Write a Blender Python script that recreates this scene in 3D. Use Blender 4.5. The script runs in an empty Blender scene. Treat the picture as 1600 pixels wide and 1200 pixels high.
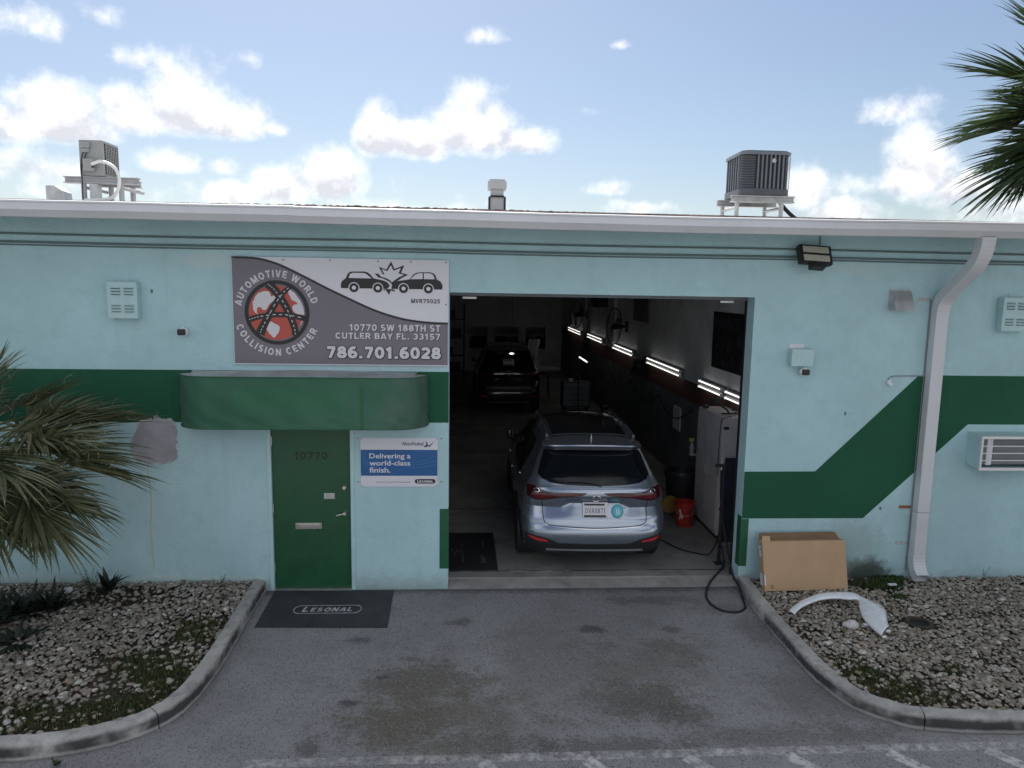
import bpy, bmesh, math, random
import numpy as np
from mathutils import Vector, Matrix
random.seed(7); RS = np.random.RandomState(7)
C = bpy.context.scene.collection
SC = bpy.context.scene
R = math.radians

# ------------------------------------------------------------------ camera
CAM = np.array([2.28184170, -8.34539185, 3.65691280])
YAW, PITCH, ROLL, FPX = 6.33608352e-02, 1.33928720e-01, 1.69347514e-02, 1.11642286e+03
_cy, _sy = math.cos(YAW), math.sin(YAW)
FWD = np.array([_sy*math.cos(PITCH), _cy*math.cos(PITCH), -math.sin(PITCH)])
_r0 = np.array([_cy, -_sy, 0.0]); _u0 = np.cross(_r0, FWD)
RGT = math.cos(ROLL)*_r0 + math.sin(ROLL)*_u0
UPV = -math.sin(ROLL)*_r0 + math.cos(ROLL)*_u0
cd = bpy.data.cameras.new('camera'); cam = bpy.data.objects.new('camera', cd); C.objects.link(cam)
cd.sensor_width = 36.0; cd.lens = FPX*36.0/1600.0; cd.clip_end = 2000.0; cd.clip_start = 0.05
m4 = Matrix.Identity(4)
for i in range(3):
    m4[i][0] = RGT[i]; m4[i][1] = UPV[i]; m4[i][2] = -FWD[i]; m4[i][3] = CAM[i]
cam.matrix_world = m4
SC.camera = cam
SC.cycles.max_bounces = 12; SC.cycles.diffuse_bounces = 8

def ray(px, py): return FWD + RGT*(px-800)/FPX + UPV*(600-py)/FPX
def W(px, py, y=0.0):
    d = ray(px, py); return CAM + d*((y-CAM[1])/d[1])
def G(px, py, z=0.0):
    d = ray(px, py); return CAM + d*((z-CAM[2])/d[2])
def AE(px, py):
    d = ray(px, py); d = d/np.linalg.norm(d); return math.atan2(d[0], d[1]), math.asin(d[2])

# ------------------------------------------------------------------ sky and sun
SUN_EL, SUN_AZ = R(56), R(-12)          # azimuth from +Y (behind the building) towards +X
SKY_STRENGTH = 0.066
wd = bpy.data.worlds.new("World"); SC.world = wd; wd.use_nodes = True
nt = wd.node_tree; nt.nodes.clear(); N = nt.nodes.new; L = nt.links.new
def wmath(op, a, b=None, c=None, clamp=False):
    n = N('ShaderNodeMath'); n.operation = op; n.use_clamp = clamp
    for i, v in enumerate((a, b, c)):
        if v is None: continue
        if isinstance(v, (int, float)): n.inputs[i].default_value = v
        else: L(v, n.inputs[i])
    return n.outputs[0]
sky = N('ShaderNodeTexSky'); sky.sky_type = 'NISHITA'; sky.sun_disc = False
sky.sun_elevation = SUN_EL; sky.sun_rotation = SUN_AZ
sky.air_density = 1.0; sky.dust_density = 1.2; sky.ozone_density = 0.9; sky.altitude = 0
tc = N('ShaderNodeTexCoord'); sep = N('ShaderNodeSeparateXYZ'); L(tc.outputs['Generated'], sep.inputs[0])
az = wmath('ARCTAN2', sep.outputs[0], sep.outputs[1])
el = wmath('ARCSINE', sep.outputs[2])
def wnoise(vec, scale, detail, rough=0.55):
    n = N('ShaderNodeTexNoise'); n.inputs['Scale'].default_value = scale
    n.inputs['Detail'].default_value = detail; n.inputs['Roughness'].default_value = rough
    L(vec, n.inputs['Vector']); return n.outputs['Fac']
def smst(v, a, b):
    n = N('ShaderNodeMapRange'); n.interpolation_type = 'SMOOTHSTEP'; L(v, n.inputs[0]); n.inputs[1].default_value = a; n.inputs[2].default_value = b
    return n.outputs[0]
gen = tc.outputs['Generated']
va = N('ShaderNodeVectorMath'); va.operation = 'ADD'; L(gen, va.inputs[0]); va.inputs[1].default_value = (-0.006, 0.0, 0.016)
n1 = wnoise(gen, 22, 9, 0.6); n1b = wnoise(va.outputs[0], 22, 9, 0.6); n2 = wnoise(gen, 9, 3)
# cumulus: centre (pixel in the photograph), radius across, up, down, weight
CL = [(95,200,92,72,24,1),(18,200,50,42,24,.85),(293,186,80,98,30,1),(212,188,62,60,24,1),(365,198,70,46,22,1),(425,203,30,20,12,.8),
      (60,262,125,30,30,.42),(262,256,56,30,16,.9),(512,290,66,72,30,1),(440,297,76,46,26,1),(372,303,54,28,22,.9),(130,296,100,18,24,.28),
      (738,210,96,84,38,1),(588,220,44,60,26,1),(660,224,64,42,26,1),(815,224,66,34,20,.9),(600,322,130,14,16,.35),
      (1255,300,46,52,30,1),(1432,280,60,82,34,1),(1490,296,60,40,30,.6),(1322,333,62,30,18,.9),(1560,328,80,26,24,.4),
      (390,94,36,17,12,.45),(755,56,36,20,14,.4),(968,70,22,10,7,.4),(1400,170,60,22,20,.42),(955,294,38,16,12,.55),(155,24,40,20,14,.42),
      (40,30,80,26,20,.38),(205,95,34,18,14,.45),(350,264,32,18,12,.6),(1010,326,90,16,12,.5),(925,175,24,12,10,.4),(350,305,260,20,30,.15),(1340,290,100,30,24,.22)]
cl = []
for (px, py, rx, ru, rd, w) in CL:
    a, e = AE(px, py); k = 0.00086
    cl.append((a, e, rx*k, ru*k, rd*k, w))
D = None; BT = None
for (a, e, rx, ru, rd, w) in cl:
    dx = wmath('MULTIPLY', wmath('SUBTRACT', az, a), 1.0/rx)
    dy0 = wmath('SUBTRACT', el, e)
    dy = wmath('MAXIMUM', wmath('MULTIPLY', dy0, 1.0/ru), wmath('MULTIPLY', dy0, -1.0/rd))
    r2 = wmath('SQRT', wmath('ADD', wmath('MULTIPLY', dx, dx), wmath('MULTIPLY', dy, dy)))
    d = wmath('MULTIPLY_ADD', r2, -w, w)
    D = d if D is None else wmath('SMOOTH_MAX', D, d, 0.08)
    lowr = N('ShaderNodeMapRange'); L(dy0, lowr.inputs[0]); lowr.inputs[1].default_value = .75*ru; lowr.inputs[2].default_value = -.35*rd
    bt = wmath('MULTIPLY', lowr.outputs[0], wmath('MULTIPLY', d, 2.6, clamp=True)); BT = bt if BT is None else wmath('MAXIMUM', BT, bt)
# scattered cumulus over the unseen sky, its cover thickened to add ambient light
cov = wnoise(gen, 3.2, 5, 0.5)
outm = wmath('MAXIMUM', smst(el, .31, .42), smst(wmath('ABSOLUTE', wmath('SUBTRACT', az, .06)), .68, .85))
d2 = wmath('MULTIPLY_ADD', wmath('SUBTRACT', cov, 0.445), 5.0, 0.0)
D = wmath('MAXIMUM', D, wmath('ADD', wmath('MULTIPLY', d2, outm), wmath('SUBTRACT', outm, 1.0)))
dens = wmath('MULTIPLY_ADD', wmath('SUBTRACT', n1, 0.5), 1.25, D)
dens = wmath('MULTIPLY_ADD', wmath('SUBTRACT', n2, 0.5), 0.35, dens)
mr = N('ShaderNodeMapRange'); mr.interpolation_type = 'SMOOTHSTEP'; L(dens, mr.inputs[0])
mr.inputs[1].default_value = -0.02; mr.inputs[2].default_value = 0.66
relief = wmath('MULTIPLY', wmath('SUBTRACT', n1, n1b), 2.6)
lump = smst(n1b, .34, .64)
BT = wmath('MAXIMUM', BT, wmath('MULTIPLY', outm, wmath('MULTIPLY', d2, .35, clamp=True)))
shade = wmath('MULTIPLY', BT, wmath('ADD', wmath('MULTIPLY_ADD', lump, .35, .30), wmath('MULTIPLY', smst(n2, .35, .70), .5)))
shade = wmath('ADD', shade, wmath('MULTIPLY_ADD', relief, -0.7, .02), clamp=True)
cm = N('ShaderNodeMix'); cm.data_type = 'RGBA'; L(shade, cm.inputs[0])
cm.inputs[6].default_value = (1.0, 1.0, 1.0, 1); cm.inputs[7].default_value = (0.56, 0.57, 0.62, 1)
bs = N('ShaderNodeBackground'); L(sky.outputs[0], bs.inputs[0]); bs.inputs[1].default_value = SKY_STRENGTH
bc = N('ShaderNodeBackground'); L(cm.outputs[2], bc.inputs[0]); bc.inputs[1].default_value = 0.78
mx = N('ShaderNodeMixShader'); L(mr.outputs[0], mx.inputs[0]); L(bs.outputs[0], mx.inputs[1]); L(bc.outputs[0], mx.inputs[2])
wo = N('ShaderNodeOutputWorld'); L(mx.outputs[0], wo.inputs[0])
sl = bpy.data.lights.new('sun', 'SUN'); sl.energy = 4.6; sl.angle = R(0.53); sl.color = (1.0, 0.95, 0.88)
so = bpy.data.objects.new('sun', sl); C.objects.link(so)
sd = Vector((math.sin(SUN_AZ)*math.cos(SUN_EL), math.cos(SUN_AZ)*math.cos(SUN_EL), math.sin(SUN_EL)))
so.rotation_euler = (-sd).to_track_quat('-Z', 'Y').to_euler(); so.location = (0, 30, 40)
vs = SC.view_settings
SC.display_settings.display_device = 'sRGB'
vs.view_transform = 'Standard'; vs.look = 'None'; vs.gamma = 1.0; vs.use_curve_mapping = False
vs.exposure = 0.85

# ------------------------------------------------------------------ materials
def nodes(name):
    m = bpy.data.materials.new(name); m.use_nodes = True
    t = m.node_tree; b = t.nodes['Principled BSDF']
    return m, t, b
class NB:
    """short-hand for building a node tree"""
    def __init__(s, t): s.t = t; s.co = t.nodes.new('ShaderNodeTexCoord').outputs['Object']
    def n(s, k): return s.t.nodes.new(k)
    def l(s, a, b): s.t.links.new(a, b)
    def m(s, op, a, b=None, c=None, clamp=False):
        n = s.n('ShaderNodeMath'); n.operation = op; n.use_clamp = clamp
        for i, v in enumerate((a, b, c)):
            if v is None: continue
            if isinstance(v, (int, float)): n.inputs[i].default_value = v
            else: s.l(v, n.inputs[i])
        return n.outputs[0]
    def vec(s, scale=(1,1,1), add=(0,0,0)):
        n = s.n('ShaderNodeMapping'); s.l(s.co, n.inputs[0]); n.inputs['Scale'].default_value = scale; n.inputs['Location'].default_value = add
        return n.outputs[0]
    def noise(s, scale, detail=4, rough=.55, vec=None, dist=0):
        n = s.n('ShaderNodeTexNoise'); n.inputs['Scale'].default_value = scale; n.inputs['Detail'].default_value = detail
        n.inputs['Roughness'].default_value = rough; n.inputs['Distortion'].default_value = dist
        s.l(vec if vec is not None else s.co, n.inputs['Vector']); return n.outputs['Fac']
    def voro(s, scale, feat='F1', out='Distance', vec=None):
        n = s.n('ShaderNodeTexVoronoi'); n.feature = feat; n.inputs['Scale'].default_value = scale
        s.l(vec if vec is not None else s.co, n.inputs['Vector']); return n.outputs[out]
    def ramp(s, v, a, b, lo=0., hi=1., smooth=True):
        n = s.n('ShaderNodeMapRange'); s.l(v, n.inputs[0])
        if smooth: n.interpolation_type = 'SMOOTHSTEP'
        for i, x in zip((1,2,3,4), (a,b,lo,hi)): n.inputs[i].default_value = x
        return n.outputs[0]
    def mix(s, f, a, b, mode='MIX'):
        n = s.n('ShaderNodeMix'); n.data_type = 'RGBA'; n.blend_type = mode
        if isinstance(f, (int, float)): n.inputs[0].default_value = f
        else: s.l(f, n.inputs[0])
        for i, v in ((6, a), (7, b)):
            if isinstance(v, tuple): n.inputs[i].default_value = (*v[:3], 1)
            else: s.l(v, n.inputs[i])
        return n.outputs[2]
    def sep(s):
        n = s.n('ShaderNodeSeparateXYZ'); s.l(s.co, n.inputs[0]); return n.outputs
    def bump(s, h, strength, dist, b):
        n = s.n('ShaderNodeBump'); n.inputs['Strength'].default_value = strength; n.inputs['Distance'].default_value = dist
        s.l(h, n.inputs['Height']); s.l(n.outputs[0], b.inputs['Normal'])
    def blob(s, o, c, r, nz, amp=.8, axes=(0,1)):
        """soft-edged stain with a shape of its own"""
        dx = s.m('MULTIPLY', s.m('SUBTRACT', o[axes[0]], c[0]), 1./r[0]); dy = s.m('MULTIPLY', s.m('SUBTRACT', o[axes[1]], c[1]), 1./r[1])
        d = s.m('SQRT', s.m('ADD', s.m('MULTIPLY', dx, dx), s.m('MULTIPLY', dy, dy)))
        d = s.m('MULTIPLY_ADD', s.m('SUBTRACT', nz, .5), amp*2, d)
        return s.ramp(d, 1.1, .35)

def pm(name, col, rough=.5, metal=0., var=.12, vscale=6., bump=0., bscale=60., coat=0., dirt=0., dcol=(.08,.07,.06), emit=None, spec=None, two=False):
    """general procedural surface: base colour with uneven tone, dirt patches, fine relief"""
    m, t, b = nodes(name); nb = NB(t)
    nz = nb.noise(vscale, 5); fine = nb.noise(vscale*9, 3)
    f = nb.m('ADD', nb.ramp(nz, .3, .7, -1, 1, False), nb.m('MULTIPLY', nb.m('SUBTRACT', fine, .5), 1.2))
    bright = nb.m('MULTIPLY_ADD', f, var, 1.0)
    mm = nb.n('ShaderNodeVectorMath'); mm.operation = 'SCALE'; mm.inputs[0].default_value = col[:3]; nb.l(bright, mm.inputs['Scale'])
    c = mm.outputs[0]
    if dirt:
        dz = nb.ramp(nb.noise(vscale*.6, 6, .65), .52, .75, 0, dirt); c = nb.mix(dz, c, dcol)
    nb.l(c, b.inputs['Base Color'])
    nb.l(nb.ramp(nz, .2, .8, max(0.02, rough-.08), min(1, rough+.1), False), b.inputs['Roughness'])
    b.inputs['Metallic'].default_value = metal
    if spec is not None: b.inputs['Specular IOR Level'].default_value = spec
    if coat: b.inputs['Coat Weight'].default_value = coat; b.inputs['Coat Roughness'].default_value = .03
    if bump: nb.bump(nb.noise(bscale, 4), bump, .01, b)
    if emit: b.inputs['Emission Color'].default_value = (*emit[:3], 1); b.inputs['Emission Strength'].default_value = emit[3]
    return m

MINT = (.435, .635, .675); GREEN = (.017, .098, .052)
def wall_mat(name, base, stains=True):
    m, t, b = nodes(name); nb = NB(t); o = nb.sep()
    big = nb.noise(.9, 4); mid = nb.noise(5, 5, .6); fine = nb.noise(90, 3); streak = nb.noise(1.0, 5, .6, nb.vec((5, 5, .35)))
    c = nb.mix(nb.ramp(big, .3, .7), tuple(x*.93 for x in base), tuple(x*1.05 for x in base))
    c = nb.mix(nb.ramp(nb.noise(22, 5, .7), .48, .74, 0, .16), c, tuple(x*.72 for x in base))
    c = nb.mix(nb.ramp(mid, .45, .75, 0, .20), c, tuple(x*.62 for x in base))
    c = nb.mix(nb.ramp(streak, .54, .78, 0, .30), c, tuple(x*.7+.02 for x in base))
    if stains:
        nz = nb.noise(9, 5, .65)
        # repainted, lighter strip along the foot of the wall, with a wavy top
        zt = nb.m('MULTIPLY_ADD', nb.noise(.9, 3), .22, .10)
        foot = nb.m('MULTIPLY', nb.ramp(nb.m('SUBTRACT', o[2], zt), .012, -.012), nb.ramp(o[0], -.05, -.15))
        c = nb.mix(nb.m('MULTIPLY', foot, .75), c, (.50, .66, .66))
        # splash-back grime just above the ground
        gr = nb.m('MULTIPLY', nb.ramp(nb.m('MULTIPLY_ADD', nz, .3, o[2]), .42, .10), .55)
        c = nb.mix(gr, c, (.22, .25, .22))
        # black mould by the downspout
        c = nb.mix(nb.m('MULTIPLY', nb.blob(o, (7.32, .15), (.42, .26), nz, .55, (0,2)), .93), c, (.035, .037, .03))
        c = nb.mix(nb.m('MULTIPLY', nb.blob(o, (7.1, .55), (.5, .45), nz, .6, (0,2)), .35), c, (.22, .26, .22))
        # thin yellow run below the patch
        ln = nb.m('ABSOLUTE', nb.m('SUBTRACT', o[0], nb.m('MULTIPLY_ADD', nb.noise(2.2, 2), .12, -1.47)))
        run = nb.m('MULTIPLY', nb.ramp(ln, .014, .004), nb.m('MULTIPLY', nb.ramp(o[2], .2, .4), nb.ramp(o[2], 1.6, 1.4)))
        c = nb.mix(nb.m('MULTIPLY', run, .6), c, (.45, .42, .2))
        # rust bleeding from old anchors
        for (x, z) in ((-1.72, 3.58), (-1.27, 3.55), (7.45, 1.0), (6.9, 2.2)):
            c = nb.mix(nb.m('MULTIPLY', nb.blob(o, (x, z), (.02, .03), nz, .3, (0,2)), .8), c, (.03, .03, .03))
        # pale retouched areas
        for (x, z, rx, rz) in ((6.0, .98, .10, .08), (-.6, 3.9, .5, .12), (6.9, 3.95, .35, .1), (1.3, 2.72, .7, .05)):
            c = nb.mix(nb.m('MULTIPLY', nb.blob(o, (x, z), (rx, rz), nz, .5, (0,2)), .35), c, (.62, .68, .66))
    nb.l(c, b.inputs['Base Color']); b.inputs['Roughness'].default_value = .82
    b.inputs['Specular IOR Level'].default_value = .25
    h = nb.m('ADD', nb.noise(38, 5, .6), nb.m('MULTIPLY', nb.noise(7, 3), .8))
    nb.bump(h, .6, .012, b)
    return m
M = {}
M['wall'] = wall_mat('mint_stucco', MINT)
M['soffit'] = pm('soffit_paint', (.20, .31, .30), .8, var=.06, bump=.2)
M['mint_metal'] = pm('mint_painted_metal', (.43, .61, .63), .5, var=.06, dirt=.25, dcol=(.2,.25,.23))
M['green_wall'] = wall_mat('green_stucco', GREEN, False)
M['green_metal'] = pm('green_painted_metal', (.012, .10, .045), .5, var=.12, bump=.08, bscale=30, dirt=.25, dcol=(.03,.1,.06))
M['door_green'] = pm('door_green', (.010, .080, .032), .42, var=.10, bump=.06, bscale=25, dirt=.2, dcol=(.03,.09,.05))
M['cement'] = pm('bare_cement', (.35, .345, .375), .9, var=.16, vscale=5, bump=.4, bscale=40)
M['cement_edge'] = pm('cement_edge', (.42, .44, .44), .9, var=.3, vscale=20, bump=.5, bscale=50)
M['gutter'] = pm('white_aluminium', (.61, .625, .655), .38, var=.05, vscale=2, dirt=.12, dcol=(.4,.4,.4))
M['roof_metal'] = pm('weathered_white_steel', (.40, .41, .43), .5, var=.1, dirt=.2, dcol=(.25,.25,.25))
M['conduit'] = pm('painted_conduit', (.13, .185, .19), .6, var=.1)  # paint colour darkened to carry the shadow line along each conduit
M['mat_rubber'] = pm('faded_rubber', (.034, .036, .040), .8, var=.35, vscale=3, bump=.2, bscale=120, dirt=.5, dcol=(.07,.07,.07))
M['white_metal'] = pm('white_painted_metal', (.74, .75, .75), .45, var=.05, dirt=.18, dcol=(.35,.33,.3))
M['galv'] = pm('galvanised_steel', (.50, .51, .52), .42, .75, var=.16, vscale=9)
M['steel'] = pm('satin_steel', (.62, .60, .56), .3, .9, var=.06)
M['black_metal'] = pm('black_metal', (.018, .018, .02), .5, var=.2)
M['black_rubber'] = pm('black_rubber', (.016, .017, .019), .75, var=.25, bump=.2, bscale=120)
M['black_plastic'] = pm('black_plastic', (.02, .02, .022), .45, var=.15)
M['gray_plastic'] = pm('grey_plastic', (.22, .23, .24), .5, var=.1)
M['beige_metal'] = pm('beige_metal', (.31, .325, .325), .5, var=.06, dirt=.2, dcol=(.3,.3,.28))
M['dark_gray'] = pm('dark_grey_paint', (.075, .085, .10), .45, var=.1)
M['slate'] = pm('slate_paint', (.14, .16, .19), .45, var=.1)
M['board'] = pm('sign_grey', (.165, .15, .18), .38, var=.03)
M['sign_white'] = pm('sign_white', (.68, .68, .73), .35, var=.02)
M['sign_black'] = pm('sign_black', (.012, .012, .014), .4, var=.05)
M['sign_red'] = pm('sign_red', (.46, .075, .055), .4, var=.04)
M['sign_blue'] = pm('sign_blue', (.012, .105, .30), .4, var=.1, vscale=3)
M['sign_navy'] = pm('sign_navy', (.01, .04, .12), .4, var=.05)
M['sign_blue_light'] = pm('sign_pale_blue', (.03, .17, .40), .4, var=.05)
M['letter_gray'] = pm('letter_grey', (.62, .61, .64), .4, var=.03)
M['mat_print'] = pm('worn_mat_print', (.40, .41, .42), .8, var=.35, vscale=25)
M['mat_dim'] = pm('faint_mat_print', (.13, .13, .135), .8, var=.35, vscale=25)
M['number_black'] = pm('number_black', (.008, .014, .011), .5, var=.1)
M['concrete'] = pm('kerb_concrete', (.30, .295, .285), .88, var=.24, vscale=5, bump=.45, bscale=55, dirt=.75, dcol=(.085,.085,.085))
M['slab'] = pm('threshold_concrete', (.30, .29, .275), .85, var=.2, vscale=4, bump=.35, bscale=45, dirt=.6, dcol=(.08,.075,.07))
M['soil'] = pm('dark_soil', (.046, .038, .029), .95, var=.4, vscale=9, bump=.8, bscale=40)
M['shingle'] = pm('roof_edge', (.20, .15, .13), .9, var=.55, vscale=5, bump=.8, bscale=40, dirt=.8, dcol=(.05,.03,.03))
M['roof'] = pm('roof_membrane', (.42, .41, .39), .85, var=.15, vscale=2, bump=.3)
M['tape'] = pm('white_tape', (.7, .72, .74), .6, var=.05)
M['lamp_glass'] = pm('floodlight_lens', (.50, .48, .40), .3, var=.15, vscale=40)
M['orange_band'] = pm('orange_band', (.115, .058, .044), .7, var=.2)
M['inner_white'] = pm('inner_white_paint', (.68, .69, .71), .75, var=.14, vscale=1.4, bump=.15, dirt=.4, dcol=(.15,.15,.16))
M['inner_dark'] = pm('inner_dark_paint', (.15, .155, .162), .7, var=.3, vscale=2, dirt=.4, dcol=(.05,.04,.035))
M['inner_back'] = pm('inner_back_paint', (.62, .63, .65), .8, var=.15, vscale=1.2)
M['ceiling'] = pm('dark_ceiling', (.60, .61, .62), .9, var=.2)  # unseen ceiling made pale so it bounces fill light into the bay
M['tube'] = pm('lamp_tube', (.8, .8, .8), .4, var=0, emit=(1.0, .98, .93, .95))
M['cab_white'] = pm('cabinet_paint', (.44, .42, .43), .55, var=.14, vscale=3, dirt=.6, dcol=(.11,.10,.095))
M['red_plastic'] = pm('red_plastic', (.42, .032, .020), .42, var=.12, dirt=.2, dcol=(.2,.03,.02))
M['yellow'] = pm('yellow_foam', (.26, .15, .025), .7, var=.12)
M['cardboard'] = pm('cardboard', (.48, .32, .19), .85, var=.07, vscale=4, bump=.1, bscale=30)
M['card_in'] = pm('cardboard_inside', (.20, .125, .07), .9, var=.1)
M['label'] = pm('paper_label', (.66, .66, .68), .6, var=.1, vscale=30)
M['brown_ink'] = pm('brown_ink', (.28, .12, .06), .8, var=.1)
M['fender'] = pm('white_car_paint', (.76, .79, .84), .25, var=.03, coat=.6, dirt=.08, dcol=(.35,.35,.35))
M['trunk'] = pm('palm_trunk', (.11, .085, .06), .9, var=.4, vscale=8, bump=.9, bscale=20)
M['poster'] = pm('poster_dark', (.010, .010, .014), .5, var=.3, vscale=4)
M['poster_text'] = pm('poster_text', (.055, .055, .07), .5, var=.3, vscale=14)
M['chrome'] = pm('chrome', (.78, .79, .80), .14, 1.0, var=.02)
M['glass'] = pm('tinted_glass', (.005, .006, .008), .05, var=.0, spec=.3)
M['clad'] = pm('black_cladding', (.016, .017, .019), .55, var=.15)
M['tail'] = pm('tail_light_red', (.10, .008, .012), .12, var=.15, coat=.6)
M['tail_dark'] = pm('tail_light_dark', (.035, .006, .008), .12, var=.1, coat=.6)
M['reflector'] = pm('reflector_red', (.55, .03, .035), .3, var=.1)
M['plate'] = pm('plate_white', (.62, .60, .63), .45, var=.06)
M['teal'] = pm('teal_sticker', (.10, .46, .50), .5, var=.08)
M['teal_dark'] = pm('teal_sticker_rim', (.05, .28, .33), .5, var=.08)
M['tyre'] = pm('tyre_rubber', (.018, .018, .018), .8, var=.25, vscale=20, bump=.3)
M['rim'] = pm('alloy_rim', (.20, .21, .22), .3, .9, var=.08)
M['seam'] = pm('panel_gap', (.01, .01, .012), .7, var=0)
M['blue_dark'] = pm('dark_blue_paint', (.018, .022, .04), .6, var=.2)
M['poster_green'] = pm('yellow_green_paper', (.30, .33, .10), .7, var=.15)
def car_paint(name, col, rough=.28):
    m, t, b = nodes(name); nb = NB(t)
    fl = nb.noise(900, 1); c = nb.mix(nb.ramp(fl, .35, .65), tuple(x*.92 for x in col), tuple(min(1, x*1.07) for x in col))
    dust = nb.ramp(nb.noise(3.5, 6, .6), .45, .8, 0, .12); c = nb.mix(dust, c, (.30, .28, .26))
    nb.l(c, b.inputs['Base Color']); b.inputs['Metallic'].default_value = .82; b.inputs['Roughness'].default_value = rough
    b.inputs['Coat Weight'].default_value = 1.; b.inputs['Coat Roughness'].default_value = .04
    return m
M['silver'] = car_paint('silver_blue_paint', (.30, .345, .415), .25)
M['car_dark'] = car_paint('dark_car_paint', (.035, .038, .043), .3)

# ---- asphalt, with oil and tyre stains of their own shape
def asphalt(name='asphalt', paint=None):
    m, t, b = nodes(name); nb = NB(t); o = nb.sep()
    big = nb.noise(.55, 5, .6); mid = nb.noise(2.6, 6, .65); nz = nb.m('MULTIPLY_ADD', nb.m('SUBTRACT', nb.noise(21, 5, .75), .5), .7, nb.noise(4.5, 6, .68))
    c = nb.mix(nb.ramp(big, .3, .7), (.187, .188, .193), (.250, .251, .257))
    c = nb.mix(nb.ramp(mid, .5, .78, 0, .55), c, (.115, .112, .108))
    c = nb.mix(nb.ramp(nb.noise(1.1, 5, .6, nb.vec((1,1,1),(7,3,0))), .5, .74, 0, .45), c, (.29, .29, .295))
    for (px, py, rx, ry, col, k) in ((660,1068,.42,.30,(.062,.055,.045),.85),(615,1135,.40,.22,(.065,.057,.046),.85),(1003,1095,.38,.26,(.06,.055,.046),.8),
            (1072,1120,.25,.12,(.062,.056,.046),.7),(950,1165,.6,.10,(.06,.055,.047),.7),(760,1165,.55,.12,(.064,.057,.047),.7),(1240,1150,.9,.12,(.07,.065,.056),.6),
            (860,1040,.55,.75,(.12,.11,.095),.55),(660,1100,.45,.6,(.11,.10,.08),.55),(1010,1040,.5,.5,(.10,.09,.075),.5),(700,1120,.7,.25,(.085,.075,.058),.6),(562,1000,.11,.06,(.045,.045,.047),.7),(544,1099,.06,.05,(.03,.03,.032),.8),(484,1168,.11,.09,(.05,.047,.044),.7),(716,972,.11,.08,(.05,.045,.04),.7),
            (925,983,.14,.08,(.045,.042,.04),.8),(1047,983,.10,.07,(.06,.05,.04),.7),(1060,1020,.3,.25,(.08,.072,.06),.5),(640,1030,.10,.06,(.07,.06,.045),.7),
            (598,1058,.06,.03,(.03,.03,.03),.8),(1016,938,.5,.09,(.06,.06,.062),.6),(1280,1090,.45,.4,(.085,.078,.066),.5),(1180,985,.16,.3,(.07,.068,.06),.5),(1120,950,.25,.12,(.07,.07,.07),.5)):
        p = G(px, py); c = nb.mix(nb.m('MULTIPLY', nb.blob(o, p, (rx*1.5, ry*1.5), nz, 1.15), k*.88), c, tuple(v*1.35 for v in col))
    # uneven darker rim where the paving meets the wall
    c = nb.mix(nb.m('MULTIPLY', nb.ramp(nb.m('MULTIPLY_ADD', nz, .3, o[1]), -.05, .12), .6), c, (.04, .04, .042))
    # aggregate: pale and dark chips
    vn = nb.n('ShaderNodeTexVoronoi'); vn.inputs['Scale'].default_value = 62; nb.l(nb.co, vn.inputs['Vector'])
    sv = nb.n('ShaderNodeSeparateColor'); nb.l(vn.outputs['Color'], sv.inputs[0])
    chip = nb.ramp(vn.outputs['Distance'], .55, .25)
    c = nb.mix(nb.m('MULTIPLY', chip, nb.ramp(sv.outputs[0], .68, .92, 0, .5)), c, (.37, .37, .375))
    c = nb.mix(nb.m('MULTIPLY', chip, nb.ramp(sv.outputs[1], .5, .85, 0, .8)), c, (.045, .045, .047))
    c = nb.mix(nb.ramp(nb.noise(240, 2), .55, .8, 0, .35), c, (.22, .22, .23))
    c = nb.mix(nb.ramp(nb.noise(28, 4, .7), .58, .78, 0, .35), c, (.05, .05, .052))
    if paint:
        pz = nb.noise(14, 7, .75); p2 = nb.noise(3, 4)
        c = nb.mix(nb.m('MULTIPLY', nb.ramp(pz, paint[0], paint[1]), nb.ramp(p2, .34, .60, paint[2], paint[3])), c, (.54, .54, .53))
    nb.l(c, b.inputs['Base Color'])
    nb.l(nb.ramp(mid, .3, .75, .92, .72, False), b.inputs['Roughness']); b.inputs['Specular IOR Level'].default_value = .3
    nb.bump(nb.m('ADD', vn.outputs['Distance'], nb.m('MULTIPLY', nb.noise(30, 3), .6)), .6, .006, b)
    return m
M['asphalt'] = asphalt()
M['line'] = asphalt('faded_line_paint', (.40, .64, .40, .75)); M['line_new'] = asphalt('worn_line_paint', (.38, .56, .5, .95))
def kerb_mat():
    m, t, b = nodes('kerb_concrete'); nb = NB(t); o = nb.sep()
    nz = nb.noise(6, 6, .68); n2 = nb.noise(2.1, 5, .6); fine = nb.noise(70, 4, .7)
    c = nb.mix(nb.ramp(n2, .3, .7), (.32, .315, .30), (.46, .45, .43))
    c = nb.mix(nb.ramp(nz, .45, .72, 0, .65), c, (.16, .155, .15))
    c = nb.mix(nb.ramp(fine, .5, .75, 0, .5), c, (.15, .145, .14))
    # black tyre scuffs along the driving side
    sc = nb.m('MULTIPLY', nb.m('MULTIPLY', nb.ramp(o[2], .02, .05), nb.ramp(nb.m('MULTIPLY_ADD', nz, .06, o[2]), .165, .125)), nb.ramp(nb.noise(1.3, 4, .6), .36, .54))
    c = nb.mix(nb.m('MULTIPLY', sc, .92), c, (.03, .03, .032))
    c = nb.mix(nb.m('MULTIPLY', nb.ramp(o[2], .03, .0), .7), c, (.06, .055, .05))
    nb.l(c, b.inputs['Base Color']); b.inputs['Roughness'].default_value = .9; b.inputs['Specular IOR Level'].default_value = .25
    nb.bump(nb.m('ADD', nb.noise(45, 5, .65), nb.m('MULTIPLY', nb.noise(9, 4), 1.5)), .5, .012, b); return m
M['concrete'] = kerb_mat()
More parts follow.
